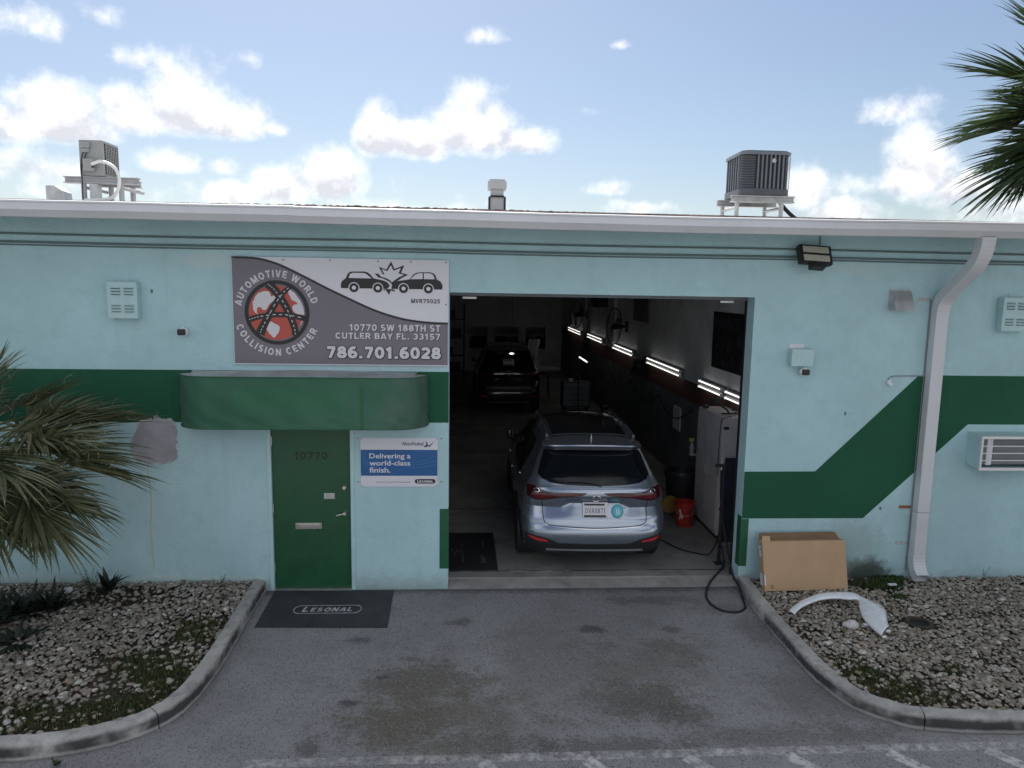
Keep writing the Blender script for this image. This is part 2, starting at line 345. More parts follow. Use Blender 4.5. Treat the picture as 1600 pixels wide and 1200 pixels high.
def floor_mat():
    m, t, b = nodes('shop_floor'); nb = NB(t)
    c = nb.mix(nb.ramp(nb.noise(.8, 6, .65), .35, .7), (.22, .21, .20), (.33, .32, .30))
    c = nb.mix(nb.ramp(nb.noise(3.5, 6, .7), .5, .75, 0, .6), c, (.05, .047, .043))
    nb.l(c, b.inputs['Base Color']); nb.l(nb.ramp(nb.noise(2, 4), .3, .7, .5, .8), b.inputs['Roughness'])
    nb.bump(nb.noise(40, 4), .15, .01, b); return m
M['floor'] = floor_mat()
def stone_mat():
    m, t, b = nodes('river_stone'); nb = NB(t)
    g = nb.m('FRACT', nb.m('ADD', nb.n('ShaderNodeNewGeometry').outputs['Random Per Island'], nb.m('MULTIPLY', nb.n('ShaderNodeObjectInfo').outputs['Random'], 7.31)))
    rp = nb.n('ShaderNodeValToRGB'); nb.l(g, rp.inputs[0]); e = rp.color_ramp.elements
    e[0].position = 0; e[0].color = (.19, .16, .128, 1); e[1].position = 1; e[1].color = (.62, .59, .54, 1)
    for p, cc in ((.2, (.27,.235,.19,1)), (.45, (.35,.32,.275,1)), (.62, (.40,.37,.322,1)), (.75, (.28,.215,.155,1)), (.88, (.41,.385,.345,1))):
        x = e.new(p); x.color = cc
    c = nb.mix(nb.ramp(nb.noise(45, 4, .6), .35, .7, 0, .55), rp.outputs[0], (.10, .09, .075))
    nb.l(c, b.inputs['Base Color']); b.inputs['Roughness'].default_value = .85
    nb.bump(nb.noise(110, 4), .35, .006, b); return m
M['stone'] = stone_mat()
def leaf_mat(name, cols, rough=.5, trans=.15):
    m, t, b = nodes(name); nb = NB(t)
    g = nb.n('ShaderNodeNewGeometry').outputs['Random Per Island']
    rp = nb.n('ShaderNodeValToRGB'); nb.l(g, rp.inputs[0]); e = rp.color_ramp.elements
    e[0].color = (*cols[0], 1); e[1].color = (*cols[-1], 1)
    for i, cc in enumerate(cols[1:-1]):
        x = e.new((i+1)/(len(cols)-1)); x.color = (*cc, 1)
    c = nb.mix(nb.ramp(nb.noise(14, 3), .4, .7, 0, .35), rp.outputs[0], tuple(x*.55 for x in cols[0]))
    nb.l(c, b.inputs['Base Color']); b.inputs['Roughness'].default_value = rough
    tr = nb.n('ShaderNodeBsdfTranslucent'); nb.l(c, tr.inputs[0])
    ms = nb.n('ShaderNodeMixShader'); ms.inputs[0].default_value = trans
    nb.l(b.outputs[0], ms.inputs[1]); nb.l(tr.outputs[0], ms.inputs[2])
    nb.l(ms.outputs[0], t.nodes['Material Output'].inputs[0]); return m
M['palm'] = leaf_mat('palm_leaf', [(.066,.086,.042), (.098,.12,.058), (.135,.153,.074), (.19,.19,.105)], .45)
M['palm_high'] = leaf_mat('palm_leaf_high', [(.035,.058,.028), (.05,.08,.034), (.075,.11,.04)], .4, .2)
M['thread'] = pm('dry_leaf_thread', (.34, .30, .22), .8, var=.2)
M['petiole'] = pm('leaf_stalk', (.10, .105, .04), .55, var=.2)
M['shrub'] = leaf_mat('dark_strap_leaf', [(.012,.022,.014), (.018,.03,.018), (.028,.042,.022)], .5, .05)
M['weed'] = leaf_mat('weed_leaf', [(.035,.06,.018), (.05,.085,.025), (.075,.10,.035)], .6)
M['grass'] = leaf_mat('short_grass', [(.04,.06,.018), (.055,.085,.024), (.08,.10,.034), (.12,.10,.05)], .7)
M['litter'] = leaf_mat('dead_leaf', [(.07,.045,.022), (.11,.07,.035), (.15,.10,.05)], .8, .05)

# ------------------------------------------------------------------ mesh helpers
ORI = {}
def origin(o): return ORI.get(o.name_full, Vector((0,0,0)))
class MB:
    def __init__(s): s.v = []; s.f = []
    def add(s, vs, fs):
        k = len(s.v); s.v.extend([tuple(map(float, p)) for p in vs]); s.f.extend([tuple(i+k for i in f) for f in fs]); return s
    def box(s, x0, x1, y0, y1, z0, z1, mat=None):
        vs = [(x, y, z) for x in (x0, x1) for y in (y0, y1) for z in (z0, z1)]
        if mat is not None: vs = [tuple(mat @ Vector(p)) for p in vs]
        return s.add(vs, [(0,1,3,2),(4,6,7,5),(0,4,5,1),(2,3,7,6),(0,2,6,4),(1,5,7,3)])
    def bbox(s, x0, x1, y0, y1, z0, z1, r=.01, mat=None):
        """box with chamfered edges"""
        r = min(r, (x1-x0)*.45, (y1-y0)*.45, (z1-z0)*.45)
        bm = bmesh.new(); bmesh.ops.create_cube(bm, size=1)
        for v in bm.verts: v.co = Vector(((x0+x1)/2+v.co.x*(x1-x0), (y0+y1)/2+v.co.y*(y1-y0), (z0+z1)/2+v.co.z*(z1-z0)))
        bmesh.ops.bevel(bm, geom=list(bm.edges), offset=r, segments=2, affect='EDGES', profile=.6)
        if mat is not None: bmesh.ops.transform(bm, matrix=mat, verts=bm.verts)
        bm.verts.index_update(); s.add([v.co for v in bm.verts], [[v.index for v in f.verts] for f in bm.faces]); bm.free(); return s
    def cyl(s, p0, p1, r0, r1=None, n=14, cap=True):
        r1 = r0 if r1 is None else r1; p0 = Vector(p0); p1 = Vector(p1); d = (p1-p0).normalized()
        a = d.orthogonal().normalized(); b = d.cross(a); vs = []
        for p, r in ((p0, r0), (p1, r1)):
            for i in range(n):
                t = 2*math.pi*i/n; vs.append(p + a*math.cos(t)*r + b*math.sin(t)*r)
        fs = [(i, (i+1) % n, n+(i+1) % n, n+i) for i in range(n)]
        if cap: fs += [tuple(range(n))[::-1], tuple(range(n, 2*n))]
        return s.add(vs, fs)
    def tube(s, pts, r, n=8, closed=False):
        pts = [Vector(p) for p in pts]; vs = []; m = len(pts); rad = r if isinstance(r, (list, tuple)) else [r]*m
        a = None
        for i, p in enumerate(pts):
            q0 = pts[i-1] if (i > 0 or closed) else p; q1 = pts[(i+1) % m] if (i < m-1 or closed) else p
            d = (q1-q0).normalized()
            if a is None: a = d.orthogonal().normalized()
            a = (a - d*a.dot(d)).normalized(); b = d.cross(a)
            for k in range(n):
                t = 2*math.pi*k/n; vs.append(p + (a*math.cos(t)+b*math.sin(t))*rad[i])
        fs = []
        for i in range(m if closed else m-1):
            j = (i+1) % m
            for k in range(n): fs.append((i*n+k, i*n+(k+1) % n, j*n+(k+1) % n, j*n+k))
        if not closed: fs += [tuple(range(n))[::-1], tuple(range((m-1)*n, m*n))]
        return s.add(vs, fs)
    def lathe(s, prof, c=(0,0,0), n=24, axis='Z'):
        vs = []
        for (r, h) in prof:
            for k in range(n):
                t = 2*math.pi*k/n; x, y = r*math.cos(t), r*math.sin(t)
                p = (x, y, h) if axis == 'Z' else ((h, x, y) if axis == 'X' else (x, h, y))
                vs.append((c[0]+p[0], c[1]+p[1], c[2]+p[2]))
        fs = [(i*n+k, i*n+(k+1) % n, (i+1)*n+(k+1) % n, (i+1)*n+k) for i in range(len(prof)-1) for k in range(n)]
        return s.add(vs, fs)
    def xz(s, poly, y0, y1=None):
        """polygon in the x,z plane; a sheet at y0 or a slab y0..y1"""
        n = len(poly)
        if y1 is None: return s.add([(x, y0, z) for x, z in poly], [tuple(range(n))])
        vs = [(x, y0, z) for x, z in poly] + [(x, y1, z) for x, z in poly]
        return s.add(vs, [tuple(range(n)), tuple(range(n, 2*n))[::-1]] + [(i, n+i, n+(i+1) % n, (i+1) % n) for i in range(n)])
    def xy(s, poly, z0, z1=None):
        n = len(poly)
        if z1 is None: return s.add([(x, y, z0) for x, y in poly], [tuple(range(n))])
        vs = [(x, y, z0) for x, y in poly] + [(x, y, z1) for x, y in poly]
        return s.add(vs, [tuple(range(n))[::-1], tuple(range(n, 2*n))] + [(i, (i+1) % n, n+(i+1) % n, n+i) for i in range(n)])
    def strip(s, pts, hw, y, closed=False):
        """ribbon of half width hw along a polyline in the x,z plane"""
        vs = []; n = len(pts)
        for i, p in enumerate(pts):
            a = pts[max(0, i-1)] if not (closed and i == 0) else pts[-2]; b = pts[min(n-1, i+1)] if not (closed and i == n-1) else pts[1]; dx, dz = b[0]-a[0], b[1]-a[1]; l = math.hypot(dx, dz) or 1
            h = hw[i] if isinstance(hw, (list, tuple)) else hw
            vs += [(p[0]-dz/l*h, y, p[1]+dx/l*h), (p[0]+dz/l*h, y, p[1]-dx/l*h)]
        return s.add(vs, [(2*i, 2*i+1, 2*i+3, 2*i+2) for i in range(n-1)])
    def build(s, name, mat, parent=None, smooth=False, local=False, loc=None, fix=True):
        off = Vector((0,0,0))
        if parent is not None and not local: off = origin(parent)
        if loc is not None and parent is None and not local: off = Vector(loc)
        me = bpy.data.meshes.new(name); me.from_pydata([(v[0]-off.x, v[1]-off.y, v[2]-off.z) for v in s.v], [], s.f)
        if fix:
            bm = bmesh.new(); bm.from_mesh(me); bmesh.ops.recalc_face_normals(bm, faces=bm.faces); bm.to_mesh(me); bm.free()
        me.materials.append(mat); o = bpy.data.objects.new(name, me); C.objects.link(o)
        if smooth:
            me.polygons.foreach_set('use_smooth', [True]*len(me.polygons))
            if smooth != 'all':
                try: me.set_sharp_from_angle(angle=R(38))
                except Exception: pass
        if parent is not None: o.parent = parent; ORI[o.name_full] = origin(parent)
        elif loc is not None: o.location = loc; ORI[o.name_full] = Vector(loc)
        return o
def tag(o, label=None, cat=None, group=None, kind=None):
    for k, v in (('label', label), ('category', cat), ('group', group), ('kind', kind)):
        if v: o[k] = v
    return o
def thing(name, label, cat, loc, group=None, rz=0):
    o = bpy.data.objects.new(name, None); C.objects.link(o); o.location = loc; o.rotation_euler[2] = rz; o.empty_display_size = .1
    ORI[o.name_full] = Vector(loc); return tag(o, label, cat, group)
def copy_thing(root, loc, label, rz=None):
    r = root.copy(); C.objects.link(r); r.location = loc; r['label'] = label
    if rz is not None: r.rotation_euler[2] = rz
    for ch in list(root.children):
        c = ch.copy(); C.objects.link(c); c.parent = r
        for g in list(ch.children):
            d = g.copy(); C.objects.link(d); d.parent = c
    return r
def text2d(s, bold=0.0, shear=0.0, spacing=1.0):
    cu = bpy.data.curves.new('lettering', 'FONT'); cu.body = s; cu.size = 1; cu.offset = bold; cu.shear = shear; cu.space_character = spacing
    cu.resolution_u = 3; cu.fill_mode = 'FRONT'
    ob = bpy.data.objects.new('lettering', cu); me = ob.to_mesh()
    vs = [(v.co.x, v.co.y) for v in me.vertices]; fs = [tuple(p.vertices) for p in me.polygons]
    ob.to_mesh_clear(); bpy.data.objects.remove(ob); bpy.data.curves.remove(cu)
    return vs, fs
def fit_text(s, x0, x1, z0, z1, **k):
    """letters stretched to fill a box; returns verts in the box plane"""
    vs, fs = text2d(s, **k); xs = [v[0] for v in vs]; ys = [v[1] for v in vs]
    ax, bx, ay, by = min(xs), max(xs), min(ys), max(ys)
    return [(x0+(v[0]-ax)/(bx-ax)*(x1-x0), z0+(v[1]-ay)/(by-ay)*(z1-z0)) for v in vs], fs
def _A(cx, cy, rx, ry, a0, a1, n=12): return [(cx+rx*math.cos(R(a0+(a1-a0)*i/n)), cy+ry*math.sin(R(a0+(a1-a0)*i/n))) for i in range(n+1)]
t_ = .11
GLY = {'0': (.74, [_A(.37,.5,.26,.39,0,360,20)]), '1': (.56, [[(.06,.70),(.30,.86)], [(.33,1),(.33,0)]]), '2': (.72, [_A(.36,.66,.24,.23,165,-35)+[(.14,.16)], [(.03,.11),(.69,.11)]]),
 '3': (.72, [_A(.33,.70,.22,.19,150,-90), _A(.33,.31,.26,.20,90,-155)]), '4': (.76, [[(.53,1),(.53,0)], [(.49,.96),(.10,.32)], [(.02,.27),(.74,.27)]]), '5': (.72, [[(.66,.89),(.14,.89)], [(.19,.93),(.15,.48)], _A(.35,.33,.25,.22,125,-155)]),
 '6': (.74, [_A(.37,.32,.25,.21,0,360,18), _A(.45,.42,.34,.47,190,65)]), '7': (.72, [[(.04,.89),(.69,.89)], [(.60,.86),(.26,0)]]), '8': (.74, [_A(.37,.71,.21,.18,0,360,18), _A(.37,.30,.26,.19,0,360,18)]),
 '9': (.74, [_A(.37,.68,.25,.21,0,360,18), _A(.29,.58,.34,.47,10,-115)]), '.': (.34, [[(.17,0),(.17,.22)]]),
 'A': (.84, [[(.09,0),(.40,1)], [(.75,0),(.44,1)], [(.24,.28),(.60,.28)]]), 'B': (.76, [[(.13,0),(.13,1)], [(.1,.89),(.38,.89)]+_A(.40,.705,.19,.185,90,-90)+[(.1,.52)], [(.1,.52),(.40,.52)]+_A(.43,.315,.21,.205,90,-90)+[(.1,.11)]]),
 'C': (.80, [_A(.43,.5,.32,.39,50,310,16)]), 'D': (.80, [[(.13,0),(.13,1)], [(.1,.89),(.34,.89)]+_A(.36,.5,.32,.39,90,-90)+[(.1,.11)]]), 'E': (.68, [[(.13,0),(.13,1)], [(.1,.89),(.65,.89)], [(.1,.5),(.60,.5)], [(.1,.11),(.67,.11)]]),
 'F': (.64, [[(.13,0),(.13,1)], [(.1,.89),(.63,.89)], [(.1,.48),(.55,.48)]]), 'H': (.80, [[(.13,0),(.13,1)], [(.67,0),(.67,1)], [(.1,.5),(.7,.5)]]), 'I': (.30, [[(.15,0),(.15,1)]]), 'L': (.66, [[(.13,0),(.13,1)], [(.1,.11),(.64,.11)]]),
 'M': (.96, [[(.12,0),(.12,1)], [(.84,0),(.84,1)], [(.15,.98),(.46,.06)], [(.81,.98),(.50,.06)]]), 'N': (.82, [[(.13,0),(.13,1)], [(.69,0),(.69,1)], [(.15,.95),(.67,.05)]]), 'O': (.86, [_A(.43,.5,.32,.39,0,360,22)]),
 'R': (.78, [[(.13,0),(.13,1)], [(.1,.89),(.40,.89)]+_A(.42,.68,.21,.21,90,-90)+[(.1,.47)], [(.42,.45),(.70,0)]]), 'S': (.74, [_A(.37,.70,.23,.19,40,270)+_A(.37,.30,.25,.19,90,-145)]), 'T': (.72, [[(.36,0),(.36,1)], [(.03,.89),(.69,.89)]]),
 'U': (.80, [[(.13,1),(.13,.36)]+_A(.40,.37,.27,.26,180,360)+[(.67,1)]]), 'V': (.80, [[(.10,1),(.38,0)], [(.70,1),(.42,0)]]), 'W': (1.12, [[(.09,1),(.30,0)], [(.34,0),(.54,.95)], [(.58,.95),(.78,0)], [(.82,0),(1.03,1)]]), 'Y': (.78, [[(.08,1),(.37,.45)], [(.70,1),(.41,.45)], [(.39,.5),(.39,0)]]),
 'P': (.74, [[(.13,0),(.13,1)], [(.1,.89),(.40,.89)]+_A(.42,.66,.22,.23,90,-90)+[(.1,.43)]])}
def block2d(s, hw=.11, gap=.12, space=.42, shear=0.):
    """heavy block capitals and figures; returns verts (x, y, layer) and faces, and the advance"""
    vs = []; fs = []; x = 0; ly = 0
    for ch in s:
        if ch == ' ': x += space; continue
        w, strokes = GLY[ch]
        for st in strokes:
            b = MB(); closed = len(st) > 8 and math.hypot(st[0][0]-st[-1][0], st[0][1]-st[-1][1]) < 1e-6
            b.strip(st, hw, 0, closed); k = len(vs); ly += 1
            vs += [(p[0]+x+shear*p[2], min(1.0, max(0.0, p[2])), (ly % 3)) for p in b.v]; fs += [tuple(i+k for i in f) for f in b.f]
        x += w+gap
    return vs, fs, x-gap
def block_text(mb, s, x0, x1, z0, z1, y, **k):
    vs, fs, adv = block2d(s, **k); xs = [v[0] for v in vs]; a, c = min(xs), max(xs)
    return mb.add([(x0+(v[0]-a)/(c-a)*(x1-x0), y-v[2]*.0003, z0+v[1]*(z1-z0)) for v in vs], fs)
def wall_text(mb, s, x0, x1, z0, z1, y, **k):
    vs, fs = fit_text(s, x0, x1, z0, z1, **k); mb.add([(a, y, b) for a, b in vs], fs); return mb
def arc_text(mb, s, c, r, a0, a1, h, y, inside=False):
    """block letters along a circle from angle a0 to a1 (degrees); upright outside, or reading along the bottom"""
    wid = [(.45 if ch == ' ' else GLY[ch][0]+.13) for ch in s]; tot = sum(wid); acc = 0
    for ch, a in zip(s, wid):
        if ch != ' ':
            vs, fs, adv = block2d(ch, .105); t = R(a0+(a1-a0)*(acc+a/2)/tot); rx, rz = math.cos(t), math.sin(t)
            if not inside: up = (rx, rz); rt = (rz, -rx)
            else: up = (-rx, -rz); rt = (-rz, rx)
            base = (c[0]+rx*r, c[1]+rz*r)
            mb.add([(base[0]+rt[0]*(v[0]-adv/2)*h*.92+up[0]*v[1]*h, y-v[2]*.0003, base[1]+rt[1]*(v[0]-adv/2)*h*.92+up[1]*v[1]*h) for v in vs], fs)
        acc += a
    return mb
def ell(c, rx, rz=None, n=32, a0=0, a1=360):
    rz = rx if rz is None else rz
    return [(c[0]+rx*math.cos(R(a0+(a1-a0)*i/n)), c[1]+rz*math.sin(R(a0+(a1-a0)*i/n))) for i in range(n)]
def smooth_poly(pts, k=6, closed=True):
    out = []; n = len(pts)
    rng = range(n if closed else n-1)
    for i in rng:
        p0 = np.array(pts[(i-1) % n] if closed or i > 0 else pts[0]); p1 = np.array(pts[i]); p2 = np.array(pts[(i+1) % n])
        p3 = np.array(pts[(i+2) % n] if closed or i+2 < n else pts[-1])
        for j in range(k):
            t = j/k; out.append(tuple(.5*((2*p1)+(-p0+p2)*t+(2*p0-5*p1+4*p2-p3)*t*t+(-p0+3*p1-3*p2+p3)*t**3)))
    if not closed: out.append(tuple(map(float, pts[-1])))
    return out

# ------------------------------------------------------------------ setting: ground
FZ = 0.05
def sheet(name, x0, x1, y0, y1, z, mat):
    o = MB().add([(x0,y0,z),(x1,y0,z),(x1,y1,z),(x0,y1,z)], [(0,1,2,3)]).build(name, mat, fix=False); return tag(o, kind='structure')
sheet('ground', -300, 300, -300, 300, -.30, M['soil'])
def asphalt_sheet():
    b = MB(); xs = [-120, -20, -3, 0, 2, 4, 6, 9, 20, 120]; ys = [-120, -20, -6, -3, -1.5, -.012]
    vs = [(x, y, 0) for x in xs for y in ys]; n = len(ys)
    b.add(vs, [(i*n+j, (i+1)*n+j, (i+1)*n+j+1, i*n+j+1) for i in range(len(xs)-1) for j in range(n-1)])
    return tag(b.build('driveway', M['asphalt'], fix=False), kind='structure')
asphalt_sheet()

# kerbs: swept profile, in cast lengths
KL = smooth_poly([(-.10, .0), (-.075, -.75), (-.055, -1.25), (-.04, -1.85), (-.075, -2.35), (-.18, -2.66), (-.45, -2.915), (-.89, -3.07), (-1.5, -3.12), (-4, -3.14), (-9, -3.15)], 8, False)
KR = smooth_poly([(5.66, .0), (5.60, -.75), (5.585, -1.55), (5.595, -2.15), (5.70, -2.62), (5.93, -2.86), (6.2, -2.985), (7.0, -3.06), (9, -3.07), (14, -3.08)], 8, False)
def kerb(path, side, name, breaks, top=.14, width=.145):
    # side: +1 when the planting lies to the left of the direction of travel
    prof = [(0, -.05), (.006, .05), (.011, .106), (.032, top-.006), (.060, top), (width-.012, top+.004), (width, top-.006), (width+.002, -.05)]
    n = len(path); P = [np.array(p) for p in path]
    acc = [0]
    for i in range(1, n): acc.append(acc[-1]+np.linalg.norm(P[i]-P[i-1]))
    fine = np.arange(0, acc[-1], .06); px = np.interp(fine, acc, [p[0] for p in P]); py = np.interp(fine, acc, [p[1] for p in P])
    par = MB().add([(px[0], py[0], -.2), (px[0]+.01, py[0], -.2), (px[0], py[0]+.01, -.2)], [(0,1,2)])
    root = bpy.data.objects.new(name, None); C.objects.link(root); tag(root, kind='structure'); ORI[root.name_full] = Vector((0,0,0))
    bi = [0]+[int(np.searchsorted(fine, b)) for b in breaks]+[len(fine)-1]
    for s in range(len(bi)-1):
        i0, i1 = bi[s], bi[s+1]
        if i1-i0 < 2: continue
        vs = []; m = len(prof); idx = list(range(i0, i1+1))
        for ii, i in enumerate(idx):
            a = max(0, i-1); c = min(len(fine)-1, i+1); t = np.array([px[c]-px[a], py[c]-py[a]]); t /= np.linalg.norm(t)
            nn = np.array([-t[1], t[0]])*side; q = np.array([px[i], py[i]])
            if ii == 0 and s > 0: q = q + t*.005
            if ii == len(idx)-1 and s < len(bi)-2: q = q - t*.005
            for k, (u, z) in enumerate(prof):
                j = .004*math.sin(i*1.7+k*2.1+s)+RS.uniform(-.003, .003)
                w = q+nn*(u+j); vs.append((w[0], w[1], z+(RS.uniform(-.004, .004) if z > .03 else 0)))
        fs = [(i*m+k, i*m+k+1, (i+1)*m+k+1, (i+1)*m+k) for i in range(len(idx)-1) for k in range(m-1)]
        fs += [tuple(range(m)), tuple(range((len(idx)-1)*m, len(idx)*m))[::-1]]
        MB().add(vs, fs).build('kerb_stone', M['concrete'], root, smooth=True)
    return root
kerb(KL, -1, 'kerb', [1.55, 2.75, 4.3, 5.6, 7.5])
kerb(KR, 1, 'kerb', [1.0, 1.95, 3.2, 4.35, 5.3, 6.9])

# ------------------------------------------------------------------ planting beds: soil, stones, grass
def inside(poly, x, y):
    x = np.asarray(x); y = np.asarray(y); c = np.zeros(x.shape, bool); n = len(poly)
    for i in range(n):
        x1, y1 = poly[i]; x2, y2 = poly[(i+1) % n]
        with np.errstate(divide='ignore', invalid='ignore'):
            k = ((y1 > y) != (y2 > y)) & (x < (x2-x1)*(y-y1)/(y2-y1+1e-12)+x1)
        c ^= k
    return c
def offset_path(path, d):
    P = np.array(path); t = np.gradient(P, axis=0); t /= np.linalg.norm(t, axis=1)[:, None]
    return [tuple(p) for p in P+np.stack([-t[:,1], t[:,0]], -1)*d]
bedL = offset_path(KL, -.125) + [(-9, -.004), (-.23, -.004)]
bedR = offset_path(KR, .125) + [(14, -.004), (5.80, -.004)]
def bed_height(x, y):
    return .085 + .03*np.clip((y+2.4)/2.4, -.3, 1)*(x < 0) + .012*np.sin(x*2.3+1)*np.sin(y*2.9)
beds = [tag(MB().xy(poly, .07).build('planting_bed', M['soil'], fix=False), kind='structure') for poly in (bedL, bedR)]
_ico = bmesh.new(); bmesh.ops.create_icosphere(_ico, subdivisions=2, radius=1)
ICO_V = np.array([v.co[:] for v in _ico.verts]); ICO_F = np.array([[v.index for v in f.verts] for f in _ico.faces]); _ico.free()
def stones(name, bed, poly, xr, yr, step, holes, smin, smax):
    gx, gy = np.meshgrid(np.arange(xr[0], xr[1], step), np.arange(yr[0], yr[1], step))
    x = gx.ravel()+RS.uniform(-.6, .6, gx.size)*step; y = gy.ravel()+RS.uniform(-.6, .6, gx.size)*step
    k = inside(poly, x, y)
    for (cx, cy, rx, ry, keep) in holes:
        r = np.sqrt(((x-cx)/rx)**2+((y-cy)/ry)**2)+RS.uniform(-.35, .35, x.size)
        k &= ~((r < 1) & (RS.uniform(0, 1, x.size) > keep))
    x, y = x[k], y[k]; n = len(x)
    s = smin+(smax-smin)*RS.beta(1.25, 2.6, n)
    nv = len(ICO_V); V = np.repeat(ICO_V[None], n, 0)
    # lumpy: a few random planes pushed in
    for _ in range(4):
        d = RS.normal(size=(n, 1, 3)); d /= np.linalg.norm(d, axis=2, keepdims=True); h = RS.uniform(.35, .8, (n, 1))
        dt = np.sum(V*d, 2); ex = np.clip(dt-h, 0, None); V = V-d*ex[..., None]*.85
    V = V*np.stack([RS.uniform(.8, 1.35, n), RS.uniform(.7, 1.1, n), RS.uniform(.38, .68, n)], -1)[:, None]
    a = RS.uniform(0, 6.283, n); ca, sa = np.cos(a), np.sin(a); tl = RS.normal(0, .35, n)
    X = V[..., 0]*ca[:, None]-V[..., 1]*sa[:, None]; Y = V[..., 0]*sa[:, None]+V[..., 1]*ca[:, None]; Z = V[..., 2]+X*np.tan(tl)[:, None]*.5
    P = np.stack([X, Y, Z], -1)*s[:, None, None]
    P[..., 0] += x[:, None]; P[..., 1] += y[:, None]; P[..., 2] += (bed_height(x, y)+s*.12+RS.uniform(-.012, .018, n))[:, None]
    P[..., 1] = np.minimum(P[..., 1], -.006)
    dist = np.sqrt((x-CAM[0])**2+(y-CAM[1])**2+13); rel = np.stack([x-CAM[0], y-CAM[1], np.full(n, -3.55)], -1)
    u = rel@RGT/(rel@FWD); v = rel@UPV/(rel@FWD); seen = (np.abs(u) < 800/FPX) & (np.abs(v) < 600/FPX)
    order = np.argsort(-(s/dist)*seen); big = order[:300]; rest = order[300:]
    def mesh(nm, PP):
        k = len(PP); F = (ICO_F[None]+(np.arange(k)*nv)[:, None, None]).reshape(-1, 3)
        me = bpy.data.meshes.new(nm); me.vertices.add(k*nv); me.vertices.foreach_set('co', PP.ravel())
        me.loops.add(F.size); me.loops.foreach_set('vertex_index', F.ravel().astype(np.int32))
        me.polygons.add(len(F)); me.polygons.foreach_set('loop_start', np.arange(0, F.size, 3, dtype=np.int32))
        me.polygons.foreach_set('use_smooth', np.ones(len(F), bool)); me.update(calc_edges=True)
        me.materials.append(M['stone']); o = bpy.data.objects.new(nm, me); C.objects.link(o); o.parent = bed; return o
    tag(mesh(name, P[rest]), kind='stuff')
    for q in big: mesh('stone', P[q:q+1])
GL = [(*G(270,1075,.1)[:2], .8, .42, .28), (*G(150,1120,.1)[:2], .7, .3, .35), (*G(310,985,.1)[:2], .42, .35, .4), (*G(240,1035,.1)[:2], .7, .32, .4), (*G(190,935,.1)[:2], .7, .25, .25), (*G(20,1120,.1)[:2], .5, .3, .6)]
GR = [(*G(1520,960,.1)[:2], .5, .12, .55), (*G(1250,985,.1)[:2], .25, .3, .6), (*G(1560,1030,.1)[:2], .3, .25, .6), (*G(1365,910,.1)[:2], .45, .28, .06), (*G(1385,1065,.1)[:2], .5, .3, .45), (*G(1440,1090,.1)[:2], .5, .18, .5), (*G(1488,1045,.1)[:2], .2, .16, .4), (*G(1330,1040,.1)[:2], .3, .25, .6), (*G(1436,972,.1)[:2], .17, .12, .0)]
stones('gravel', beds[0], bedL, (-4.2, -.1), (-3.2, 0), .036, GL, .013, .046)
stones('gravel', beds[1], bedR, (5.6, 9.9), (-3.2, 0), .036, GR, .013, .046)

def blades(name, mat, spots, per, h0, h1, w, z=None, lean=.6, kind='stuff'):
    b = MB()
    for (cx, cy, rx, ry) in spots:
        for _ in range(int(per*rx*ry)):
            a = RS.uniform(0, 6.283); rr_ = math.sqrt(RS.uniform(0, 1)); x = cx+rx*rr_*math.cos(a)*RS.uniform(.5, 1.15); y = min(-.02, cy+ry*rr_*math.sin(a))
            if z is None and not inside(bedL if x < 2 else bedR, x, y): continue
            zz = float(bed_height(np.array(x), np.array(y)))+.005 if z is None else z
            h = RS.uniform(h0, h1); t = RS.uniform(0, 6.283); dx, dy = math.cos(t), math.sin(t); l = RS.uniform(.1, lean)*h; ww = w*RS.uniform(.6, 1.3)
            p0 = (x-dy*ww, y+dx*ww, zz-.01); p1 = (x+dy*ww, y-dx*ww, zz-.01)
            q0 = (x-dy*ww*.7+dx*l*.4, y+dx*ww*.7+dy*l*.4, zz+h*.6); q1 = (x+dy*ww*.7+dx*l*.4, y-dx*ww*.7+dy*l*.4, zz+h*.6)
            b.add([p0, p1, q1, q0, (x+dx*l, y+dy*l, zz+h)], [(0,1,2,3), (3,2,4)])
    return tag(b.build(name, mat, fix=False), kind=kind)
blades('grass', M['grass'], [(g[0], g[1], g[2]*.75, g[3]*.8) for g in GL[:4]+GL[5:]], 11000, .010, .040, .006)
blades('grass', M['grass'], [(g[0], g[1], g[2]*.7, g[3]*.75) for g in GR[4:8]], 11000, .010, .038, .006)
blades('ground_cover', M['weed'], [(*G(1375,915,.1)[:2], .30, .14), (*G(1390,905,.1)[:2], .22, .12), (*G(1405,935,.1)[:2], .12, .06)], 26000, .02, .06, .008)
blades('leaf_litter', M['litter'], [(*G(170,935,.1)[:2], .8, .28), (*G(120,1125,.1)[:2], .9, .25), (*G(1420,1085,.1)[:2], .8, .3), (*G(1330,960,.1)[:2], .8, .35), (*G(60,1060,.1)[:2], .6, .4)], 900, .004, .02, .012, lean=3)

